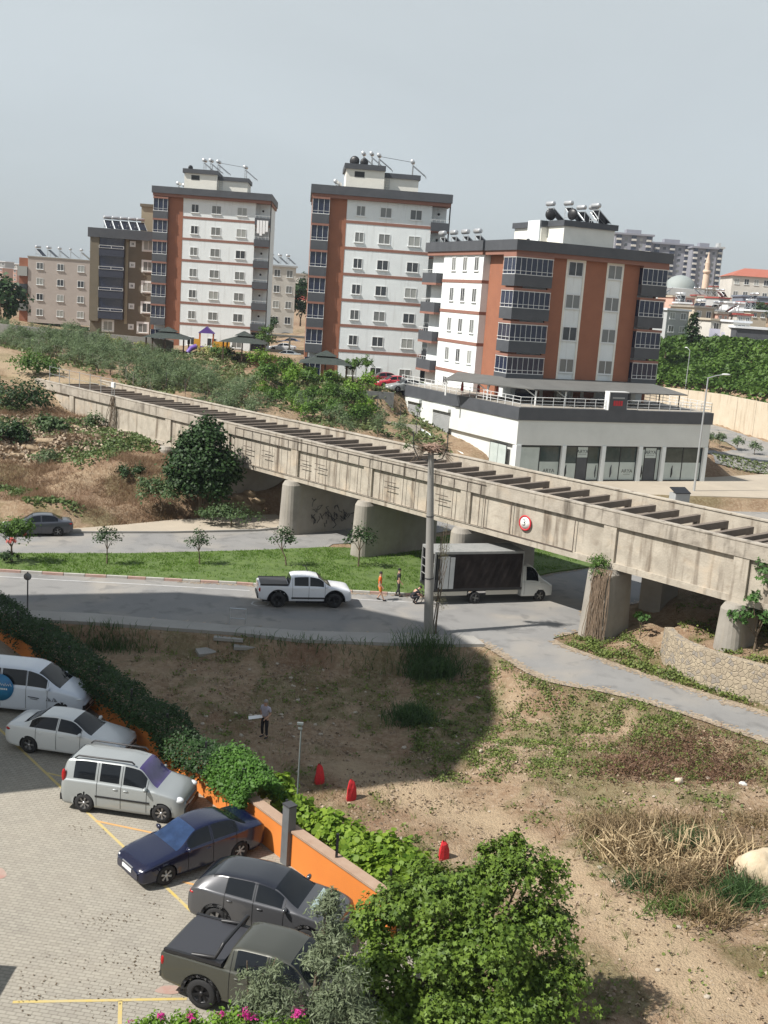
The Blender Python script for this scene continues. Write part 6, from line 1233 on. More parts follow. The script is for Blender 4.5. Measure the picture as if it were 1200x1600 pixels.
db=thing('waste_container','grey waste container with dark open lid behind the aqueduct','container',(*G2(1060,790,.96),.96),R_(20)); MB().box(-.75,-.5,.1,.75,.5,1.15).build('bin',mat('bin_grey',(.33,.34,.34),.5),db); MB().add([(-.8,-.55,1.17),(.8,-.55,1.17),(.8,.5,1.55),(-.8,.5,1.55),(-.8,-.55,1.23),(.8,-.55,1.23),(.8,.5,1.62),(-.8,.5,1.62)],[(3,2,1,0),(4,5,6,7),(0,1,5,4),(1,2,6,5),(2,3,7,6),(3,0,4,7)]).build('lid',blackm,db)
for k,(px,py) in enumerate([(1107,700),(1124,700),(1151,705),(1178,712)]):
    p=GT(px,py); t=tree('verge_shrub',['small shrub half hidden by the shop corner','left of the three round shrubs beside the side road','middle one of the three round shrubs beside the side road','rightmost round shrub beside the side road'][k],(p.x,p.y,p.z),[(0,0,1.15,.75,.75,.85)],420,.22,olm,300+k,.6,.05,cat='shrub',spread=.22)
p=GT(1150,722); P_=np.random.default_rng(4).random((750,2)); X_=36.5+P_[:,0]*10; Y_=121+P_[:,0]*3.5+P_[:,1]*4-2; tag(mkobj('verge_weeds',npmesh('verge_weeds',leafset(np.column_stack([X_,Y_,gz(X_,Y_)+.12]),.32,9,kind='broad'),6,MATS['grove_leaf'] if 'grove_leaf' in MATS else leafmat('grove_leaf',(.07,.10,.035),(.20,.24,.10)))),'low weeds on the strip between forecourt and side road','weeds',kind='stuff')
# ------------------------------------------------------------------ car park wall with creepers
orw=mat('orange_plaster',(.62,.20,.035),.85,(.56,.175,.03),.8,.08); wc_=mat('wall_coping',(.30,.20,.14),.9,(.36,.26,.19),2.)
ow=thing('orange_wall','long orange wall along the car park edge, half buried under creepers','wall',(WALL[1][0],WALL[1][1],0)); o_=Vector((WALL[1][0],WALL[1][1],0))
for a,c in zip(WALL[:5],WALL[1:4]+[(.95,27.5)]):
    a=Vector((*a,0))-o_;c=Vector((*c,0))-o_; d=(c-a).normalized(); nn=Vector((-d.y,d.x,0))
    e=d*.06
    MB().prism([(a+nn*.0-e*0)[:2],(c)[:2],(c+nn*.28)[:2],(a+nn*.28)[:2]],-1.9,1.12).build('wall',orw,ow); MB().prism([(a-nn*.05)[:2],(c-nn*.05)[:2],(c+nn*.33)[:2],(a+nn*.33)[:2]],1.12,1.19).build('coping',wc_,ow)
def wpos(f):   # point along the wall line, f in metres from WALL[1]
    q=WALL[1:]; 
    for a,c in zip(q,q[1:]):
        a=Vector((*a,0));c=Vector((*c,0)); L_=(c-a).length
        if f<=L_ or c[:2]==Vector((*q[-1],0))[:2]: d=(c-a).normalized(); return a+d*f,d
        f-=L_
p0=None
for f in (1.5,4.4,7.3,10.2,13.1,16.0,18.9,21.4,24.0,26.6,29.0):
    q,d=wpos(f); n_=Vector((-d.y,d.x,0)); loc=q+n_*.14-o_+Vector((0,0,1.19))
    if p0 is None: p0=MB().box(-.04,-.04,0,.04,.04,.75).build('fence_post',blackm,ow,loc)
    else: part(p0,ow,loc)
r_=np.random.default_rng(12); 
def along(fs,off,z):
    out=[]
    for f,o,zz_ in zip(fs,off,z):
        q,d=wpos(f); out.append((q.x-d.y*o,q.y+d.x*o,zz_))
    return np.array(out)
def hedge(n,f0,f1,prof,size,seed,kind,m,name,label,cat):
    r=np.random.default_rng(seed); fs=f0+(f1-f0)*r.random(n); a=r.random(n)
    wob=np.array([fbm(np.array([f*.9]),np.array([seed*1.]),5)[0] for f in np.linspace(f0,f1,200)]); wob=np.interp(fs,np.linspace(f0,f1,200),wob)
    hang=np.interp(fs,np.linspace(f0,f1,120),np.random.default_rng(seed+9).random(120))**2.6
    ax=np.array(prof); k=a*(len(ax)-1); i=np.clip(k.astype(int),0,len(ax)-2); fr=(k-i)[:,None]; pz=ax[i]*(1-fr)+ax[i+1]*fr
    off=pz[:,0]+(wob-.5)*.5+r.normal(size=n)*.10; z=pz[:,1]+(wob-.5)*.7*(pz[:,1]>1)+r.normal(size=n)*.10
    z=np.where((off<0)&(z<1.1),1.1-(1.1-z)*hang*1.35,z); P=along(fs,off,z); nn=np.zeros((n,3)); nn[:,2]=.6; nn[:,0]=-.3;nn[:,1]=-.5
    return tag(mkobj(name,npmesh(name,leafset(P,size,seed+2,nn,kind,.5),{'diamond':4,'broad':6,'thin':4}[kind],m)),label,cat)
PR=[(-.2,.3),(-.26,.8),(-.3,1.15),(-.25,1.45),(.0,1.65),(.4,1.72),(.8,1.6),(1.1,1.1),(1.25,.2),(1.3,-1.)]
hedge(34000,-3,20.0,PR,.115,21,'diamond',ivm,'creeper_hedge','thick creeper hedge in shade darkened green over the upper part of the orange wall','creeper')  # leaf colour is darkened for the shadow the hedge lies in
hedge(9000,19.7,22.3,[(-.25,.7),(-.3,1.1),(-.2,1.5),(.1,1.75),(.6,1.8),(1.1,1.5),(1.5,.5)],.12,25,'diamond',leafmat('sunlit_ivy',(.03,.085,.012),(.10,.22,.03),sc=1.5),'creeper_clump','creeper clump in sunlit green on the wall between the dark hedge and the vine','creeper')  # lit part of the same creeper, sunlight put into a brighter green
def vine():
    lob=[]
    for k,(px,py,z,rx) in enumerate([(372,1196,1.2,.6),(400,1212,1.0,.65),(430,1222,.9,.6),(455,1250,.8,.6),(485,1272,.6,.7),(520,1290,.5,.75),(545,1312,.4,.8),(585,1325,.3,.85),(620,1335,.3,.9),(600,1370,.2,.7),(560,1340,.3,.5),(640,1365,.1,.8)]):
        p=G(px,py,z); lob.append((p.x,p.y,z-.15,rx,rx*.9,.42))
    t=thing('grape_vine','bright yellow green grape vine sprawling behind the orange wall','vine',(0,0,0)); foliage('leaves',cloud(lob,9500,.19,31,'broad',30,.2,.4),vnm,t)
    m=MB(); 
    for a,c in zip(lob,lob[1:]): m.tube([a[:3],c[:3]],.03,5)
    m.build('stem',bark,t)
vine()
cb=thing('steel_cabinet_post','tall dark grey steel post box standing against the sunlit orange wall','post',(*G2(448,1349),0),R_(-50)); MB().box(-.17,-.14,0,.17,.14,1.95).build('column',mat('grey_steel',(.10,.105,.11),.5,(.13,.135,.14),3.),cb); MB().box(-.19,-.16,1.95,.19,.16,2.0).build('cap',dmetal,cb); MB().ball((-.2,0,1.2),(.03,.03,.03),6).build('knob',metal,cb)
gp_=G(464,1275,-1.0); lp_=thing('lamp_post','slim grey lamp post rising behind the vine','lamp post',(gp_.x+.15,33.6,-1.4)); MB().tube([(0,0,0),(0,0,5.0)],.028,8).build('pole',mat('post_grey',(.13,.15,.15),.5),lp_); MB().box(-.14,-.05,5.0,.06,.05,5.07).build('lamp_head',MATS['post_grey'],lp_)
MB().box(-.10,-.04,4.84,.04,.04,4.89).build('lower_lamp_head',MATS['post_grey'],lp_)
# ------------------------------------------------------------------ pole with nest
pl=thing('concrete_pole','tall round concrete pole in front of the aqueduct with a twig nest on top','pole',(*G2(670,990),-.3)); pl.rotation_euler=(0,R_(-3.6),0); pl.scale=(1,1,1.045); MB().tube([(0,0,0),(0,0,5),(0,0,10.0)],[.265,.21,.145],16).build('shaft',mat('pole_concrete',(.22,.215,.20),.85,(.28,.27,.25),.8,.15,stain=(.2,.19,.17)),pl)
b_=MB(); 
for k in range(3): b_.tube([(-.2*(k+1),0,9.3+k*.25),(.45*(k+1)*.6,.1,9.3+k*.25)],.03,5)
for x in (-.9,.85): b_.tube([(0,0,9.2),(x*.7,0,9.35),(x,0,9.9),(x*1.02,0,10.7)],.03,5)
b_.build('bracket',dmetal,pl); 
for z in (3.2,6.4): MB().tube([(0,0,z),(0,0,z+.06)],.245 if z<5 else .205,12).build('band',dmetal,pl)
nst=thing('twig_nest','big untidy bird nest of twigs on top of the concrete pole','nest',(pl.location.x-.62,pl.location.y,9.9)); rr=random.Random(8); m=MB()
for k in range(170):
    a=rr.uniform(0,6.28); r0=rr.uniform(.0,.5); c=Vector((r0*math.cos(a),r0*math.sin(a),rr.uniform(-.1,.32))); a2=rr.uniform(0,6.28); d=Vector((math.cos(a2),math.sin(a2),rr.uniform(-.35,.45)))*rr.uniform(.2,.5); m.tube([c-d,c+d],.014,3,cap=False,sm=False)
m.build('twigs',mat('nest_twigs',(.30,.20,.14),.9,(.42,.30,.24),3),nst)
m=MB()
for k in range(60):
    a=rr.uniform(2.3,4.2) if k%2 else rr.uniform(-.9,.6); c=Vector((.3*math.cos(a),.2*math.sin(a),0)); e=c+Vector((math.cos(a)*rr.uniform(.4,1.0),math.sin(a)*.5,rr.uniform(-.7,.5))); m.tube([c,c.lerp(e,.5)+Vector((0,0,.15)),e],.012,3,cap=False,sm=False)
m.build('loose_stems',bark,nst); foliage('leaves',cloud([(-.9,0,.05,.55,.3,.35),(.55,0,-.1,.25,.25,.35)],420,.10,77,'diamond'),olm,nst)
wv_=thing('climbing_weed','dry weed climbing up beside the concrete pole','weed',(pl.location.x+.25,pl.location.y+.1,.0)); foliage('leaves',cloud([(.15,0,5.6,.25,.2,.9),(.2,0,4.4,.3,.2,.8),(.1,0,1.5,.4,.3,1.0)],900,.08,78,'thin',spread=.3,shell=.2),leafmat('dry_weed',(.10,.10,.05),(.22,.2,.12)),wv_)
m=MB()
for k in range(12): m.tube([(rr.uniform(-.1,.2),rr.uniform(-.1,.1),0),(rr.uniform(0,.3),0,2.5),(rr.uniform(-.05,.45),0,rr.uniform(3.5,6.2))],.014,3,cap=False)
m.build('stems',bark,wv_)
# ------------------------------------------------------------------ verge trees, dark tree, ivy, fig
def vt(px,py,label,seed,s_=1.,lean=(0,0),m_=None,hh=1.,base=True):
    g=G(px,py,.1); t=tree('verge_tree',label,(g.x,g.y,.1),[(lean[0],lean[1],1.75,.75,.7,.42),(lean[0]-.35,0,1.55,.5,.5,.35),(lean[0]+.45,0,1.65,.5,.5,.35),(lean[0],0,2.1,.45,.45,.3)],520,.15,m_ or dkm,seed,1.0,.05,lean=lean,spread=.3,clump=16,shell=.4,group='young trees on the grass verge'); t.scale=(s_,)*3; return t
vt(167,882,'small flat crowned tree on the verge left of the centre, second from the left',401,1.0); vt(312,882,'small open tree on the verge, third from the left',402,.92,(-.1,0)); vt(448,884,'leaning young tree on the verge between the open tree and the bushy one',403,1.05,(-.35,0)); vt(560,886,'tall loose bushy tree on the verge left of the lorry',404,1.15,(0,0))
g=G(18,878,.1); t=tree('oleander_tree','oleander tree with pink blossom hiding the tail of the grey saloon at the left edge','%s'%'' or (g.x,g.y,.1),[(0,0,2.0,1.15,1.0,.9),(-.6,0,1.7,.8,.7,.7),(.6,0,2.2,.7,.7,.6)],1700,.17,grm,410,1.0,.07,spread=.2); foliage('blossom',cloud([(1.1,-.3,1.9,.3,.3,.25),(-.2,-.4,2.7,.3,.3,.25),(.3,-.9,1.5,.3,.3,.2)],260,.11,411,'diamond'),pnk,t)
foliage('sucker_growth',cloud([(0,-.1,.35,.65,.6,.38)],500,.13,412),dkm,t)
dp_=AY(308,778,80.5); g=GT(310,775)
tree('fig_tree','large dense dark green tree in front of the left part of the aqueduct','%s'%'' or (-14.0,81.3,.8),[(0,0,3.0,2.3,2.1,2.5),(.3,-.6,1.6,1.9,1.5,1.5),(.2,.3,5.4,1.5,1.5,1.5),(-1.2,-.3,2.0,1.4,1.3,1.3),(1.5,.2,2.7,1.3,1.2,1.6),(-.9,0,4.6,1.1,1.1,1.2)],15000,.23,dkm,420,1.0,.2,'broad',spread=.17,clump=26,shell=.6)
tree('bramble_bush','grey green bramble bush at the foot of the large dark tree','%s'%'' or (-16.6,79.6,1.0),[(0,0,.9,1.7,1.3,1.1),(-.9,.3,1.5,.9,.9,.9)],1500,.22,leafmat('bramble_leaf',(.04,.08,.03),(.12,.18,.07)),421,.3,.07,cat='bush')
tree('bramble_bush','low tangled bush on the bank right of the large dark tree','%s'%'' or (-11.2,78.6,.4),[(0,0,.6,2.1,.9,.7),(-1.6,.1,.5,1.2,.8,.5)],1500,.2,MATS['bramble_leaf'],422,.2,.06,cat='bush')
for k,(px,py,lab) in enumerate([(203,748,'lone dark green bush on the dry bank left of the big tree'),(150,668,'grey green bush on the bank under the aqueduct end'),(70,725,'low grey bush on the left bank')]):
    p=GT(px,py); tree('bank_bush',lab,(p.x,p.y,p.z-.1),[(0,0,.6,1.1,.9,.75)],700,.2,[dkm,MATS['bramble_leaf'],olm][k],430+k,.2,.05,cat='bush')
for k,(px,py,rx,rz,lab) in enumerate([(25,640,3.0,2.0,'big dark bush at the left edge above the bank'),(55,585,2.4,1.5,'green bush beside the left end of the aqueduct'),(8,690,1.8,1.2,'dark bush cut off by the left edge, lower one'),(78,672,1.3,.8,'green creeping bush on the end of the aqueduct wall')]):
    p=GT(px,py); tree('bank_bush',lab,(p.x,p.y,p.z-.2),[(0,0,rz*.8,rx,rx*.8,rz),(rx*.6,0,rz*.6,rx*.6,rx*.6,rz*.7)],1500,.3,[dkm,grm,dkm,MATS['bramble_leaf']][k],440+k,.3,.1,cat='bush')
# ivy on the right pier
iv=thing('ivy_growth','dry ivy and green tuft growing on the pier right of the lorry','ivy',aq(69.15,-.9,0),AQAZ); foliage('leaves',cloud([(-.1,.3,4.2,.5,.4,.45),(.2,.1,3.5,.45,.35,.6),(-.4,.5,3.7,.3,.3,.4)],1500,.11,451,'diamond',spread=.25),grm,iv)
m=MB(); rr=random.Random(2)
for k in range(60):
    x=rr.uniform(.0,.95); y=-.05+.9*(x-.3)**2*.5; pts=[Vector((x,y+.08,4.0))]
    while pts[-1].z>.25 and len(pts)<9: pts.append(Vector((pts[-1].x+rr.uniform(-.08,.08),y-.1+rr.uniform(-.04,.04)+.02*len(pts)*-1,pts[-1].z-rr.uniform(.35,.7))))
    m.tube(pts,.02,4,cap=False,sm=False)
m.build('stems',mat('ivy_stem',(.17,.12,.08),.95,(.24,.18,.13),4),iv)
p=GT(1185,985); tree('fig_bush','fig bush with large leaves at the right edge before the aqueduct','%s'%'' or (18.6,51.3,2.0),[(0.2,0,3.6,.8,.7,1.2),(-.9,.2,1.4,.55,.5,.35),(.2,0,1.6,.9,.8,.6),(-.3,0,2.4,.5,.5,.4),(.9,0,4.6,.6,.6,.9)],1300,.24,leafmat('fig_leaf',(.03,.085,.02),(.10,.20,.05)),455,.5,.07,'lobed',cat='bush',clump=14)
p=GT(985,960); tree('fig_bush','small green fig shoot in the dark under the right span','%s'%'' or (*aq(71.5,.5)[:2],.3),[(0,0,1.2,.5,.4,.35)],160,.2,MATS['fig_leaf'],456,.6,.03,'lobed',cat='bush')
# stone wall on the right
stm=bpy.data.materials.new('rubble_masonry'); stm.use_nodes=True; t=stm.node_tree; L=t.links.new; b=t.nodes['Principled BSDF']; b.inputs['Roughness'].default_value=.9; tc=t.nodes.new('ShaderNodeTexCoord')
v1=t.nodes.new('ShaderNodeTexVoronoi'); v1.inputs['Scale'].default_value=4.6; L(tc.outputs['Object'],v1.inputs['Vector']); v2=t.nodes.new('ShaderNodeTexVoronoi'); v2.feature='DISTANCE_TO_EDGE'; v2.inputs['Scale'].default_value=4.6; L(tc.outputs['Object'],v2.inputs['Vector'])
sep=t.nodes.new('ShaderNodeSeparateColor'); L(v1.outputs['Color'],sep.inputs[0]); c=mix(ramp(sep.outputs[0],.2,.9),(.29,.24,.175),(.36,.30,.215)); c=mix(ramp(sep.outputs[1],.80,.88),c,(.235,.21,.18)); c=mix(ramp(v2.outputs['Distance'],.05,.0),c,(.33,.275,.20)); L(c,b.inputs['Base Color'])
bp=t.nodes.new('ShaderNodeBump'); bp.inputs['Strength'].default_value=.7; bp.inputs['Distance'].default_value=.05; L(ramp(v2.outputs['Distance'],.0,.1),bp.inputs['Height']); L(bp.outputs[0],b.inputs['Normal'])
sw=[(14.9,54.3),(14.9,53.2),(15.2,52.0),(16.0,50.7),(17.6,49.2),(20.5,47.2),(24,44.8)]
m=MB(); nn_=len(sw); O=outset(sw[::-1]+[(30,60)],.0); vs=[]; 
for k,(x,y) in enumerate(sw):
    a=Vector(sw[max(k-1,0)]);c=Vector(sw[min(k+1,nn_-1)]); d=(c-a).normalized(); n_=Vector((-d.y,d.x)); 
    n_=n_ if n_.dot(Vector((20,56))-Vector((x,y)))>0 else -n_
    q=Vector((x,y)); vs+=[(*(q-n_*.12),-.2),(*(q),1.78),(*(q+n_*.45),1.80),(*(q+n_*.45),-.2)]
fs=[]
for k in range(nn_-1):
    for j in range(3): fs+=[(k*4+j,(k+1)*4+j,(k+1)*4+j+1,k*4+j+1)]
fs+=[(0,1,2,3),((nn_-1)*4+3,(nn_-1)*4+2,(nn_-1)*4+1,(nn_-1)*4)]
m.add(vs,fs); o=m.build('stone_wall',stm); tag(o,'low curved rubble stone retaining wall at the right above the branch road','wall')
bm=bmesh.new(); bm.from_mesh(o.data); bmesh.ops.recalc_face_normals(bm,faces=bm.faces[:]); bm.to_mesh(o.data); bm.free()
# ------------------------------------------------------------------ field plants, rubble, saplings
def region_pts(n,seed,x0,x1,y0,y1,f,poly=None):
    r=np.random.default_rng(seed); X_=r.uniform(x0,x1,n);Y_=r.uniform(y0,y1,n); k=r.random(n)<f(X_,Y_); X_,Y_=X_[k],Y_[k]; return X_,Y_
def offroad(x,y): 
    m_=np.ones(x.shape,bool)
    for P in (mainroad,branch,swalk_near,parking): m_&=dpoly(x,y,P)>.12
    return m_
def tufts(name,label,X_,Y_,nl,size,spread,hgt,m,seed,kind='broad',up=0.):
    r=np.random.default_rng(seed); n=len(X_)*nl; i=np.repeat(np.arange(len(X_)),nl); sc=(.6+.8*r.random(len(X_)))[i]
    x=X_[i]+r.normal(size=n)*spread*sc; y=Y_[i]+r.normal(size=n)*spread*sc; z=gz(x,y)+.02+r.random(n)*hgt*sc; P=np.column_stack([x,y,z])
    if kind=='blade':
        T=np.column_stack([r.normal(size=(n,2))*.55,np.ones(n)*(1-up*.6)]); T/=np.linalg.norm(T,axis=1)[:,None]; B=np.cross(T,r.normal(size=(n,3))); B/=np.linalg.norm(B,axis=1)[:,None]; L_=(size*sc*(.6+.8*r.random(n)))[:,None]; P[:,2]=gz(x,y)-.02
        v=np.stack([P-B*.012*(size/.3)**.5,P+B*.012*(size/.3)**.5,P+T*L_],1)
    else: v=leafset(P,size,seed+1,kind=kind)
    return tag(mkobj(name,npmesh(name,v,v.shape[1],m)),label,kind='stuff')
fx=lambda x,y: field_green(x,y)[0]*.55*(fbm(x*1.6,y*1.6,71)>.54)
X_,Y_=region_pts(16000,5,-12,24,20,56,fx); k=offroad(X_,Y_)&(X_+ (Y_-50)*.8>-22); X_,Y_=X_[k],Y_[k]; tufts('field_weeds','low green weeds scattered over the bare field',X_,Y_,7,.10,.13,.10,wdm,61)
X_,Y_=region_pts(5000,6,-12,24,20,56,lambda x,y:.10+.5*field_green(x,y)[0]); k=offroad(X_,Y_); tufts('field_grass','thin green grass blades on the field',X_[k],Y_[k],10,.26,.12,0,wdm,62,'blade')
X_,Y_=region_pts(5200,7,-12,24,20,56,lambda x,y:.35*(fbm(x*.7,y*.7,91)>.5)); k=offroad(X_,Y_); tufts('dry_grass','dry straw coloured grass on the field',X_[k],Y_[k],9,.22,.14,0,strm,63,'blade',1.)
X_,Y_=region_pts(9000,8,9,21,44,57,lambda x,y:(fbm(x*1.1,y*1.1,72)>.47)*.75); k=offroad(X_,Y_)&(inpoly(X_,Y_,[(8.5,57),(14.5,57),(14.5,53.5),(15.5,51),(17.5,49),(21,46.6),(20,45.5),(14,51),(9.5,56.2)])); tufts('roadside_weeds','lush green weeds between the branch road and the stone wall',X_[k],Y_[k],9,.10,.14,.22,wdm,64)
X_,Y_=region_pts(2200,9,14,26,47,60,lambda x,y:(fbm(x*.8,y*.8,73)>.5)*.7); k=offroad(X_,Y_)&(gz(X_,Y_)>1.2); tufts('terrace_weeds','sparse weeds on the earth behind the stone wall',X_[k],Y_[k],8,.12,.12,.2,wdm,65)
X_,Y_=region_pts(30000,10,-40,-6,76,106,lambda x,y:.15+.55*(fbm(x*.3,y*.3,31)>.47)*(fbm(x*1.1,y*1.1,33)>.4)); k=(dpoly(X_,Y_,farroad)>.5)&(dpoly(X_,Y_,swalk_far)>.2)&(((X_-AQO.x)*AN[0]+(Y_-AQO.y)*AN[1])<-.3); X_,Y_=X_[k],Y_[k]
bz=vnoise(X_*.25,Y_*.25,99); tufts('bank_weeds','green weeds covering the bank left of the aqueduct',X_[bz<.5],Y_[bz<.5],5,.22,.22,.25,leafmat('bank_leaf',(.06,.10,.03),(.17,.23,.08)),66); tufts('bank_dry_brush','rusty dry brush covering the bank left of the aqueduct',X_[bz>=.5],Y_[bz>=.5],10,.5,.25,0,leafmat('rusty_brush',(.15,.085,.05),(.33,.23,.14)),67,'blade',.5)
X_,Y_=region_pts(26000,11,-70,6,96,152,lambda x,y:.5*(fbm(x*.3,y*.3,41)>.45)); k=(((X_-AQO.x)*AN[0]+(Y_-AQO.y)*AN[1])>8); tufts('grove_grass','rough grass and weeds under the olive grove',X_[k],Y_[k],4,.35,.35,.3,leafmat('grove_leaf',(.07,.10,.035),(.20,.24,.10)),68)
X_,Y_=region_pts(42000,12,-40,14,62,90,lambda x,y:.2+.8*(fbm(x*.5,y*.5,55)>.42)); k=inpoly(X_,Y_,median)&(dpoly(X_,Y_,mainroad)>.18)&(dpoly(X_,Y_,farroad)>.12); X_,Y_=X_[k],Y_[k]; r=np.random.default_rng(3); n=len(X_)*3; i=np.repeat(np.arange(len(X_)),3); x=X_[i]+r.normal(size=n)*.1; y=Y_[i]+r.normal(size=n)*.1; P=np.column_stack([x,y,np.full(n,.11)]); T=np.column_stack([r.normal(size=(n,2))*.5,np.ones(n)]); B=np.cross(T,r.normal(size=(n,3))); B/=np.linalg.norm(B,axis=1)[:,None]
ins_=inpoly(P[:,0],P[:,1],median); P,T,B=P[ins_],T[ins_],B[ins_]
tag(mkobj('verge_grass',npmesh('verge_grass',np.stack([P-B*.025,P+B*.025,P+T*.13],1),3,leafmat('lawn_blade',(.07,.15,.015),(.17,.28,.045),sc=.5,tr=.4))),'mown bright green grass of the verge between the two roads',kind='stuff')
X_,Y_=region_pts(9000,41,-12,24,20,56,lambda x,y:.25+.75*(fbm(x*.9,y*.9,47)>.5)); k=offroad(X_,Y_); tufts('earth_clods','loose clods and debris on the bare field',X_[k],Y_[k],3,.10,.16,.03,leafmat('clod_earth',(.10,.065,.04),(.40,.31,.22),sc=3.,tr=.02),48)
X_,Y_=region_pts(4000,42,-40,-18,84,104,lambda x,y:np.ones(x.shape)*.8); k=(((X_-AQO.x)*AN[0]+(Y_-AQO.y)*AN[1])<-.3)&(np.hypot(X_+30,Y_-94)<7.5); tufts('bank_rubble','pale broken rubble on the bank under the left end of the aqueduct',X_[k],Y_[k],4,.35,.3,.15,leafmat('rubble_face',(.20,.15,.10),(.46,.37,.27),sc=1.,tr=.02),49)
X_,Y_=region_pts(9000,43,2,19,41,53,lambda x,y:(fbm(x*1.5+y*.4,y*1.5,75)>.5)*.8); k=offroad(X_,Y_)&(Y_>40.5+.0*X_)&(Y_<54-.55*(X_-6)); tufts('slope_weeds','green weeds thick on the sunlit slope below the branch road',X_[k],Y_[k],7,.085,.12,.09,wdm,76)
# tall dark grass at the pole foot, weeds along the pavement edge
def clumpbl(name,label,cx,cy,n,rx,ry,h,m,seed,lean=.3):
    r=np.random.default_rng(seed); x=cx+r.normal(size=n)*rx; y=cy+r.normal(size=n)*ry; P=np.column_stack([x,y,gz(x,y)-.03]); T=np.column_stack([r.normal(size=(n,2))*lean,np.ones(n)]); T/=np.linalg.norm(T,axis=1)[:,None]; L_=(h*(.5+.7*r.random(n)))[:,None]; B=np.cross(T,r.normal(size=(n,3))); B/=np.linalg.norm(B,axis=1)[:,None]; mid=P+T*L_*.6; tip=P+T*L_+np.column_stack([r.normal(size=(n,2))*.2*h,-.1*h*np.ones(n)]); w=.03 if name=='reed_clump' and m.name=='pale_reed' else .016
    v=np.concatenate([np.stack([P-B*w,P+B*w,mid+B*w*.8,mid-B*w*.8],1),np.stack([mid-B*w*.8,mid+B*w*.8,tip+B*.002,tip-B*.002],1)]); o=tag(mkobj(name,npmesh(name,v,4,m)),label,'grass clump'); o['kind']='stuff' if n<200 else ''
    if n>=200: del o['kind']
    return o
tgm=leafmat('tall_grass',(.03,.07,.02),(.10,.17,.06),sc=2.); g=G(672,1035,-.7)
clumpbl('grass_clump','tall dark grass clump at the foot of the concrete pole',g.x,g.y-.5,1500,.75,.6,1.25,tgm,71)
g=G(643,1130,-1.5); clumpbl('grass_clump','dark round grass clump in the shaded field below the pole',g.x,g.y,900,.5,.4,.8,tgm,72)
g=G(165,1000,-.5); clumpbl('grass_clump','weeds along the pavement edge beside the dark hedge',g.x,g.y,600,1.1,.35,.6,tgm,73)
g=G(480,1028,-.8); clumpbl('grass_clump','thin weeds below the middle of the near pavement',g.x,g.y,260,2.6,.3,.6,tgm,74)['kind']='stuff'
psm=leafmat('pale_reed',(.30,.22,.12),(.60,.48,.30),sc=2.,tr=.15); grn_=leafmat('fresh_grass',(.05,.09,.02),(.16,.24,.06),sc=2.)
for k,(px,py,rx,ry,n,h,m_,lab) in enumerate([(1000,1340,.6,.4,650,1.0,strm,'leaning dry reed clump left of the green rushes'),(1060,1390,.6,.4,650,1.0,strm,'dry reed clump in the middle of the reed patch'),(1130,1330,.6,.45,650,.95,strm,'dry reed clump just left of the boulder'),(960,1300,.7,.5,800,.8,strm,'dry reed clump at the left end of the reed patch'),(1050,1290,1.0,.4,600,.7,strm,'dry straw clump along the top of the reed patch'),(1075,1330,.35,.3,500,.9,tgm,'upright dark green rush clump among the dry reeds'),(1155,1410,.4,.35,600,.95,tgm,'dark green rush clump below the boulder'),(1010,1385,.5,.3,350,.6,tgm,'green grass under the dry reeds'),(1110,1440,.5,.35,420,.85,strm,'dry reed clump below the middle of the patch'),(1185,1290,.7,.4,350,.6,strm,'dry straw above the boulder'),(1030,1350,1.0,.5,170,1.35,psm,'long pale broken reeds lying over the middle of the reed patch'),(1110,1360,.8,.5,150,1.3,psm,'long pale broken reeds left of the boulder'),(965,1340,.5,.4,90,1.2,psm,'long pale reeds fanning out at the left end of the patch'),(1070,1420,.6,.3,500,.6,grn_,'fresh green undergrowth below the reed patch'),(1150,1370,.5,.4,350,.8,brm,'dark dead stalks against the boulder')]):
    p=GT(px,py); clumpbl('reed_clump',lab,p.x,p.y,n,rx,ry,h,m_,80+k,.55)
for k,(px,py,rx,ry,n,lab) in enumerate([(990,1200,.9,.6,2200,'left half of the brown dead brush pile on the slope'),(1060,1180,1.3,.9,3200,'large brown dead brush pile in the middle of the slope'),(1130,1210,.8,.6,1800,'right end of the brown dead brush on the slope')]):
    p=GT(px,py); clumpbl('dead_brush',lab,p.x,p.y,n,rx,ry,.42,brm,95+k,1.6)['category']='dead brush'
def stone(name,label,p,r3,seed,m=rock,cat='rock'):
    bm=bmesh.new(); bmesh.ops.create_icosphere(bm,subdivisions=3,radius=1)
    for v in bm.verts:
        c=v.co; n_=sum(math.sin(c.x*a+seed)*math.sin(c.y*b_+seed*2)*math.sin(c.z*d+seed*3)/q for a,b_,d,q in ((2.1,1.7,2.4,3.),(4.3,5.1,3.7,7.)))
        v.co=Vector((c.x*r3[0],c.y*r3[1],c.z*r3[2]))*(1+n_)
    me=bpy.data.meshes.new(name); bm.to_mesh(me); bm.free(); me.materials.append(m); me.polygons.foreach_set('use_smooth',[True]*len(me.polygons)); o=mkobj(name,me); o.location=p; tag(o,label,cat); return o
p=GT(1185,1385); stone('boulder','big pale limestone boulder at the right edge among dry reeds',(p.x+.1,p.y+.3,p.z+.35),(.85,.75,.75),3,mat('pale_limestone',(.48,.38,.25),.9,(.60,.50,.36),1.5,.6)); 
p=GT(1060,1224); stone('white_block','squarish pale stone on the brown dead brush',(p.x,p.y,p.z+.1),(.17,.15,.17),5,cat='stone'); p=GT(1160,1228); stone('white_block','small white stone near the right edge below the branch road',(p.x,p.y,p.z+.08),(.16,.1,.1),6,mat('white_stone',(.7,.7,.66),.8),cat='stone')
rr=random.Random(31); s0=stone('rubble_stone','small pale stone lying loose on the field',(0,0,0),(.10,.09,.06),7,mat('pale_rubble',(.33,.28,.22),.9,(.44,.39,.32),2.),'stone'); s0['group']='loose stones on the field'; first=True
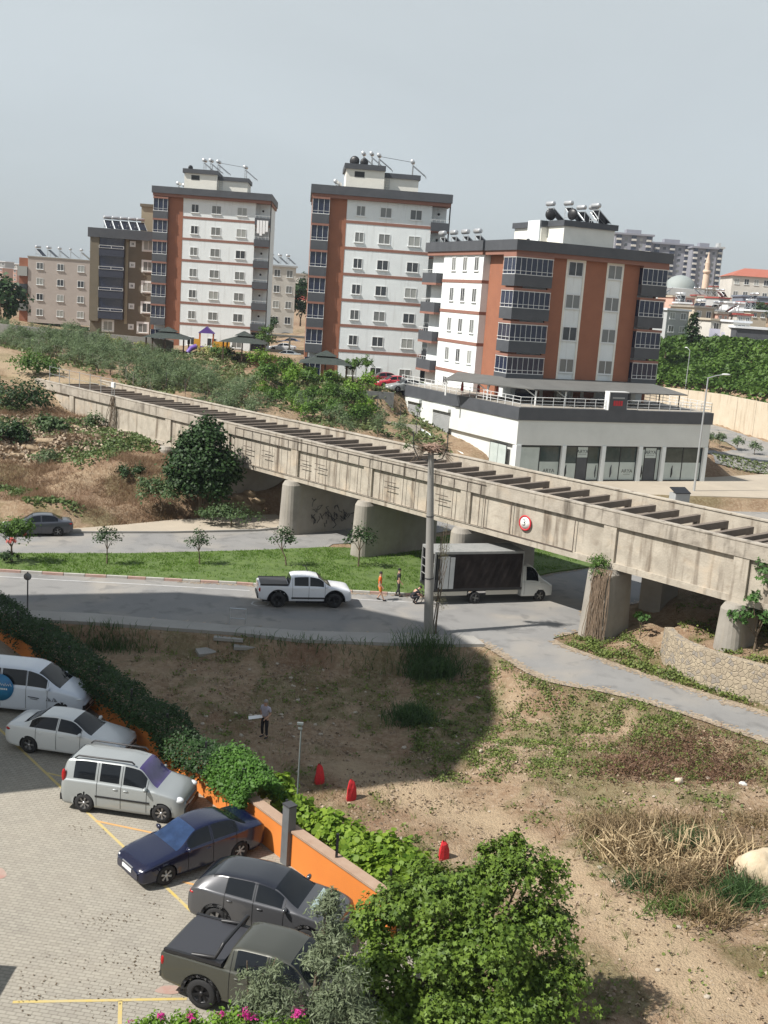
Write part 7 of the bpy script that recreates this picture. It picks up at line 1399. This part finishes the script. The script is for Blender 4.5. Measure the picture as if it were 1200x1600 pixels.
for k in range(105):
    x=rr.uniform(-9,20); y=rr.uniform(24,53); 
    if not (offroad(np.array([x]),np.array([y]))[0]) : continue
    if rr.random()<.5: x=rr.uniform(-9,6); y=rr.uniform(44,52)
    if dpoly(np.array([x]),np.array([y]),parking)[0]<1: continue
    z=th(x,y)+.02; sc_=rr.uniform(.35,1.2)
    if first: s0.location=(x,y,z); first=False
    else: dup(s0,(x,y,z),rr.uniform(0,6),sc_)
for k,(px,py,w_,d_,lab) in enumerate([(358,999,1.5,.7,'left broken concrete slab at the pavement edge'),(382,1012,1.1,.6,'tilted broken concrete slab below the pavement edge'),(368,988,1.3,.6,'concrete slab under the metal frame on the pavement'),(325,1020,1.2,.5,'brown broken slab lying in the field below the pavement')]):
    p=GT(px,py); t=thing('broken_slab',lab,'slab',(p.x,p.y,p.z+.08),.2*k); t.rotation_euler.x=.12*k; MB().box(-w_/2,-d_/2,-.08,w_/2,d_/2,.08).build('slab',side,t)
p=G(371,975,.13); t=thing('metal_frame','small metal hoop frame standing on the near pavement','frame',(p.x,p.y,.13)); MB().bar((-.42,0,0),(-.42,0,.85),.05).bar((.42,0,0),(.42,0,.85),.05).bar((-.42,0,.83),(.42,0,.83),.05).bar((-.42,0,.3),(.42,0,.3),.03).build('hoop',metal,t)
g=G(45,955,.0); t=thing('round_sign','back of a small round road sign on a thin post behind the hedge','road sign',(g.x,g.y-.2,0),R_(8)); MB().bar((0,0,0),(0,0,2.2),.05).build('post',dmetal,t); MB().lathe([(0,-.015),(.2,-.015),(.2,.015),(0,.015)],'y',16).build('plate',mat('sign_back_grey',(.2,.2,.2),.5),t,(0,-.04,1.95))
redn=mat('red_netting',(.62,.02,.03),.7,(.42,.015,.02),9.)
for k,(px,py,h,lab) in enumerate([(497,1226,1.0,'red netting sleeve round a sapling, nearest the older man'),(547,1250,1.0,'red netting sleeve round a sapling, middle one of three'),(691,1346,.9,'red netting sleeve round a sapling just above the big maple')]):
    p=GT(px,py); t=thing('wrapped_sapling',lab,'sapling guard',(p.x,p.y,p.z-.02)); m=MB(); rr=random.Random(k); n=9; vs=[]
    for i,(z,r0) in enumerate(((.0,.20),(.3,.2),(.6,.17),(.85,.12),(1.0,.04))):
        for j in range(n): a=6.283*j/n; rj=r0*(1+.35*(1 if j%3==0 else -.3))+rr.uniform(-.02,.02); vs.append((rj*math.cos(a),rj*math.sin(a),z*h+rr.uniform(-.03,.03)))
    fs=[(i*n+j,i*n+(j+1)%n,(i+1)*n+(j+1)%n,(i+1)*n+j) for i in range(4) for j in range(n)]; m.add(vs,fs); t.scale=(.85,.85,.88); m.build('netting',redn,t); MB().bar((.05,0,-.2),(.05,0,h*1.12),.03).build('stake',bark,t)
    if k==1: pass
def edge_dust(n,seed):
    r=np.random.default_rng(seed); out=[]
    for P,wd in ((branch,.55),(mainroad,.35)):
        A=np.array(P); B=np.roll(A,-1,0); L_=np.hypot(*(B-A).T); k=r.choice(len(A),n,p=L_/L_.sum()); t_=r.random(n); Q=A[k]+(B[k]-A[k])*t_[:,None]+r.normal(size=(n,2))*wd*.5
        ok=(inpoly(Q[:,0],Q[:,1],P))&(Q[:,0]<30)&(Q[:,0]>-12)&(dpoly(Q[:,0],Q[:,1],mainroad if P is branch else branch)>.3); out.append(Q[ok])
    Q=np.concatenate(out); return Q
Q=edge_dust(9000,14); tag(mkobj('road_edge_dust',npmesh('road_edge_dust',leafset(np.column_stack([Q,np.full(len(Q),.018)]),.16,15,np.tile([0,0,60.],(len(Q),1)),'broad'),6,leafmat('dust_grit',(.22,.17,.12),(.40,.33,.25),sc=2.,tr=.02))),'earth and grit spilled along the road edges',kind='stuff')
# ------------------------------------------------------------------ foreground plants
p=AY(740,1460,25.2)
mt=thing('maple_tree','large bright green star leaved tree in the foreground beside the orange wall','tree',(3.2,25.4,-1.3))
lob=[]
for px,py,Y,r_ in [(835,1375,25.6,.95),(800,1340,25.8,.55),(760,1395,25.4,.85),(700,1400,25.2,.8),(640,1420,25.0,.75),(600,1450,24.8,.6),(870,1450,25.3,.9),(780,1480,24.6,1.1),(700,1490,24.4,1.0),(620,1520,24.2,.85),(880,1540,24.8,.95),(800,1570,24.2,1.1),(720,1580,24.0,1.0),(640,1590,23.8,.9),(850,1610,24.,1.0),(822,1325,25.7,.4),(575,1520,24.2,.45)]:
    q=AY(px-22,py,Y); lob.append((q.x-3.2,q.y-25.4,q.z+1.3,r_,r_,r_*.95))
foliage('crown',cloud(lob,44000,.135,501,'lobed',42,.13,.55,.3),mpm,mt)
m=MB(); m.tube([(0,0,-.2),(.05,-.1,1.2),(.1,-.3,2.6)],[.16,.13,.1],8)
for l in lob: m.tube([(.05,-.1,1.0+.1*(l[2])),(l[0]*.5,l[1]*.5,l[2]*.6+.4),(l[0],l[1],l[2])],[.07,.045,.02],5)
m.build('trunk',bark,mt)
def olive_fg(name,label,lobs,n,seed,base):
    t=thing(name,label,'tree',base); L2=[]
    for px,py,Y,r_ in lobs: q=AY(px,py,Y); L2.append((q.x-base[0],q.y-base[1],q.z-base[2],r_,r_,r_))
    foliage('crown',cloud(L2,n,.115,seed,'thin',22,.24,.3),leafmat('olive_leaf_near',(.07,.09,.05),(.19,.23,.13),sc=2.,tr=.2),t); m=MB(); m.tube([(0,0,-.2),(0,0,.9)],[.1,.08],8)
    for l in L2: m.tube([(0,0,.8),(l[0]*.5,l[1]*.5,l[2]*.6+.3),(l[0],l[1],l[2]+.3)],[.05,.03,.012],5)
    m.build('trunk',bark,t)
olive_fg('olive_tree','grey green olive tree over the bonnets of the grey and khaki cars',[(510,1425,23.0,.36),(525,1470,22.8,.45),(500,1505,22.6,.42),(540,1530,22.4,.5),(510,1575,22.2,.5),(555,1590,22.2,.5),(480,1595,22.,.35),(518,1405,23.,.25)],9500,511,(-.9,22.6,0.))
olive_fg('olive_tree','low grey olive shoots in front of the khaki pickup door',[(410,1540,21.9,.36),(395,1575,21.7,.42),(440,1560,21.8,.4),(430,1600,21.6,.5),(385,1520,22.,.2),(430,1515,22,.22)],4200,521,(-2.2,21.9,0.))
bgv=thing('bougainvillea','low flowering bush with magenta blossom along the bottom edge','bush',(-3,21.3,0)); lb=[]; fl_=[]
for px,py,r_ in [(245,1600,.28),(290,1598,.3),(340,1600,.32),(375,1592,.3),(420,1602,.35),(460,1604,.3),(300,1618,.4),(400,1618,.4),(215,1612,.25)]:
    q=AY(px,py,21.4); lb.append((q.x+3,q.y-21.3,q.z,r_,r_,r_*.8))
for px,py,r_ in [(383,1588,.10),(391,1592,.09),(467,1584,.11),(462,1590,.08),(300,1592,.07),(345,1590,.07),(250,1590,.07),(205,1597,.05)]:
    q=AY(px,py,21.2); fl_.append((q.x+3,q.y-21.3,q.z+.05,r_,r_,r_))
foliage('leaves',cloud(lb,3000,.10,531,'diamond',12,.3,.3),yem if False else lim,bgv); foliage('blossom',cloud(fl_,520,.055,532,'diamond',10,.4,.3),mag,bgv)
# leaf litter on the paving
rr=random.Random(12); l0=MB().add([(-.03,0,0),(0,.02,.01),(.03,0,0),(0,-.02,.01)],[(0,1,2,3)]).mesh('fallen_leaf',mat('dead_leaf',(.10,.07,.04),.9))
r=np.random.default_rng(15); c=[G2(x_,y_) for x_,y_ in ((150,1440),(190,1500),(90,1505),(60,1540),(230,1520),(130,1300),(40,1560),(170,1560),(190,1440))]; P=[]
for q in c: k=r.integers(8,26); P.append(np.column_stack([q[0]+r.normal(size=k)*.35,q[1]+r.normal(size=k)*.25,np.full(k,.02)]))
P.append(np.column_stack([r.uniform(-9,-4,130),r.uniform(23,29,130),np.full(130,.02)])); P=np.concatenate(P); v=leafset(P,.06,3,np.tile([0,0,3.],(len(P),1))); tag(mkobj('leaf_litter',npmesh('leaf_litter',v,4,MATS['dead_leaf'])),'dry leaf litter scattered over the block paving',kind='stuff')
# rocks at the left foot of the aqueduct
rr=random.Random(6)
for k,(px,py,r3) in enumerate([(70,690,(1.1,.9,.35)),(48,700,(.8,.7,.3)),(90,672,(1.0,.8,.3)),(25,712,(.8,.6,.25)),(62,712,(.6,.5,.22)),(118,668,(.7,.6,.3)),(388,772,(.6,.5,.35)),(370,778,(.5,.4,.3)),(400,782,(.7,.5,.3)),(382,790,(.5,.4,.25))]):
    p=GT(px,py); stone('bank_rock',['largest pale rock on the bank under the left end','pale rock left of the largest one on the bank','flat pale rock touching the aqueduct base','leftmost pale rock on the bank','small pale rock below the largest one','pale rock under the first dark gap of the aqueduct','left rubble rock under the span beside the dark tree','smallest rubble rock beside the dark tree','right rubble rock under the span beside the dark tree','lowest rubble rock by the far pavement'][k],(p.x,p.y,p.z+r3[2]*.05),r3,k+2,mat('bank_rock_face',(.24,.175,.11),.95,(.38,.29,.19),1.6,.9))
# ------------------------------------------------------------------ tall block outside the frame whose shadow falls across the road and field
shx,shy=math.cos(SUNAZ),math.sin(SUNAZ); TH_=33.; off_=TH_/math.tan(SUNEL)
shp=[(-16,34.6),(2.4,41.0),(4.6,46.0),(5.9,52.6),(3.6,57.6),(-1.6,60.2),(-11.5,60.6)]
fp=[(x-shx*off_,y-shy*off_) for x,y in shp]; fp=fp[:1]+fp[1:]; back=[(fp[-1][0]-9,fp[-1][1]-3),(fp[0][0]-9,fp[0][1]-3)]
nbk=thing('neighbour_block','tall cream apartment block left of the view whose shadow crosses the road','apartment block',(0,0,0)); MB().prism(fp+back,0,TH_).build('wall',cream,nbk); MB().prism(outset(fp+back,.02),TH_-.8,TH_+.001).build('parapet',anth,nbk)
kx,ky=G2(27,1510); bx=thing('shadow_box','added flat roofed box out of view left of the car park, casting the corner shadow','shadow box',(0,0,0)); o2=3./math.tan(SUNEL); MB().prism([(kx-shx*o2-5,ky-shy*o2-6),(kx-shx*o2,ky-shy*o2-6),(kx-shx*o2,ky-shy*o2),(kx-shx*o2-5,ky-shy*o2)],2.6,3.0).build('roof',conc2,bx); MB().prism([(kx-shx*o2-5,ky-shy*o2-6),(kx-shx*o2-.2,ky-shy*o2-6),(kx-shx*o2-.2,ky-shy*o2-.2),(kx-shx*o2-5,ky-shy*o2-.2)],0,2.6).build('wall',cream,bx)  # unseen box added so that its shadow falls on the near left paving
print('NB px',[tuple(round(c) for c in (600+FPX*((Vector((x,y,TH_))-CPOS).dot(CX))/((Vector((x,y,TH_))-CPOS).dot(FW)),800-FPX*((Vector((x,y,TH_))-CPOS).dot(CY))/((Vector((x,y,TH_))-CPOS).dot(FW)))) for x,y in fp])

# ------------------------------------------------------------------ thin summer haze over the town
hzb=MB().box(-420,-25,-26,520,760,140).mesh('haze',[]) if False else None
m=MB(); m.box(-420,-25,-26,520,760,140); me=m.mesh('haze',mat('haze_air',(1,1,1))); ho=mkobj('haze',me); ho['kind']='stuff'
hm=MATS['haze_air']; t=hm.node_tree; t.nodes.clear(); pvn=t.nodes.new('ShaderNodeVolumePrincipled'); pvn.inputs['Color'].default_value=(.80,.88,1,1); pvn.inputs['Density'].default_value=.00016; pvn.inputs['Anisotropy'].default_value=.2
oo=t.nodes.new('ShaderNodeOutputMaterial'); t.links.new(pvn.outputs[0],oo.inputs['Volume'])
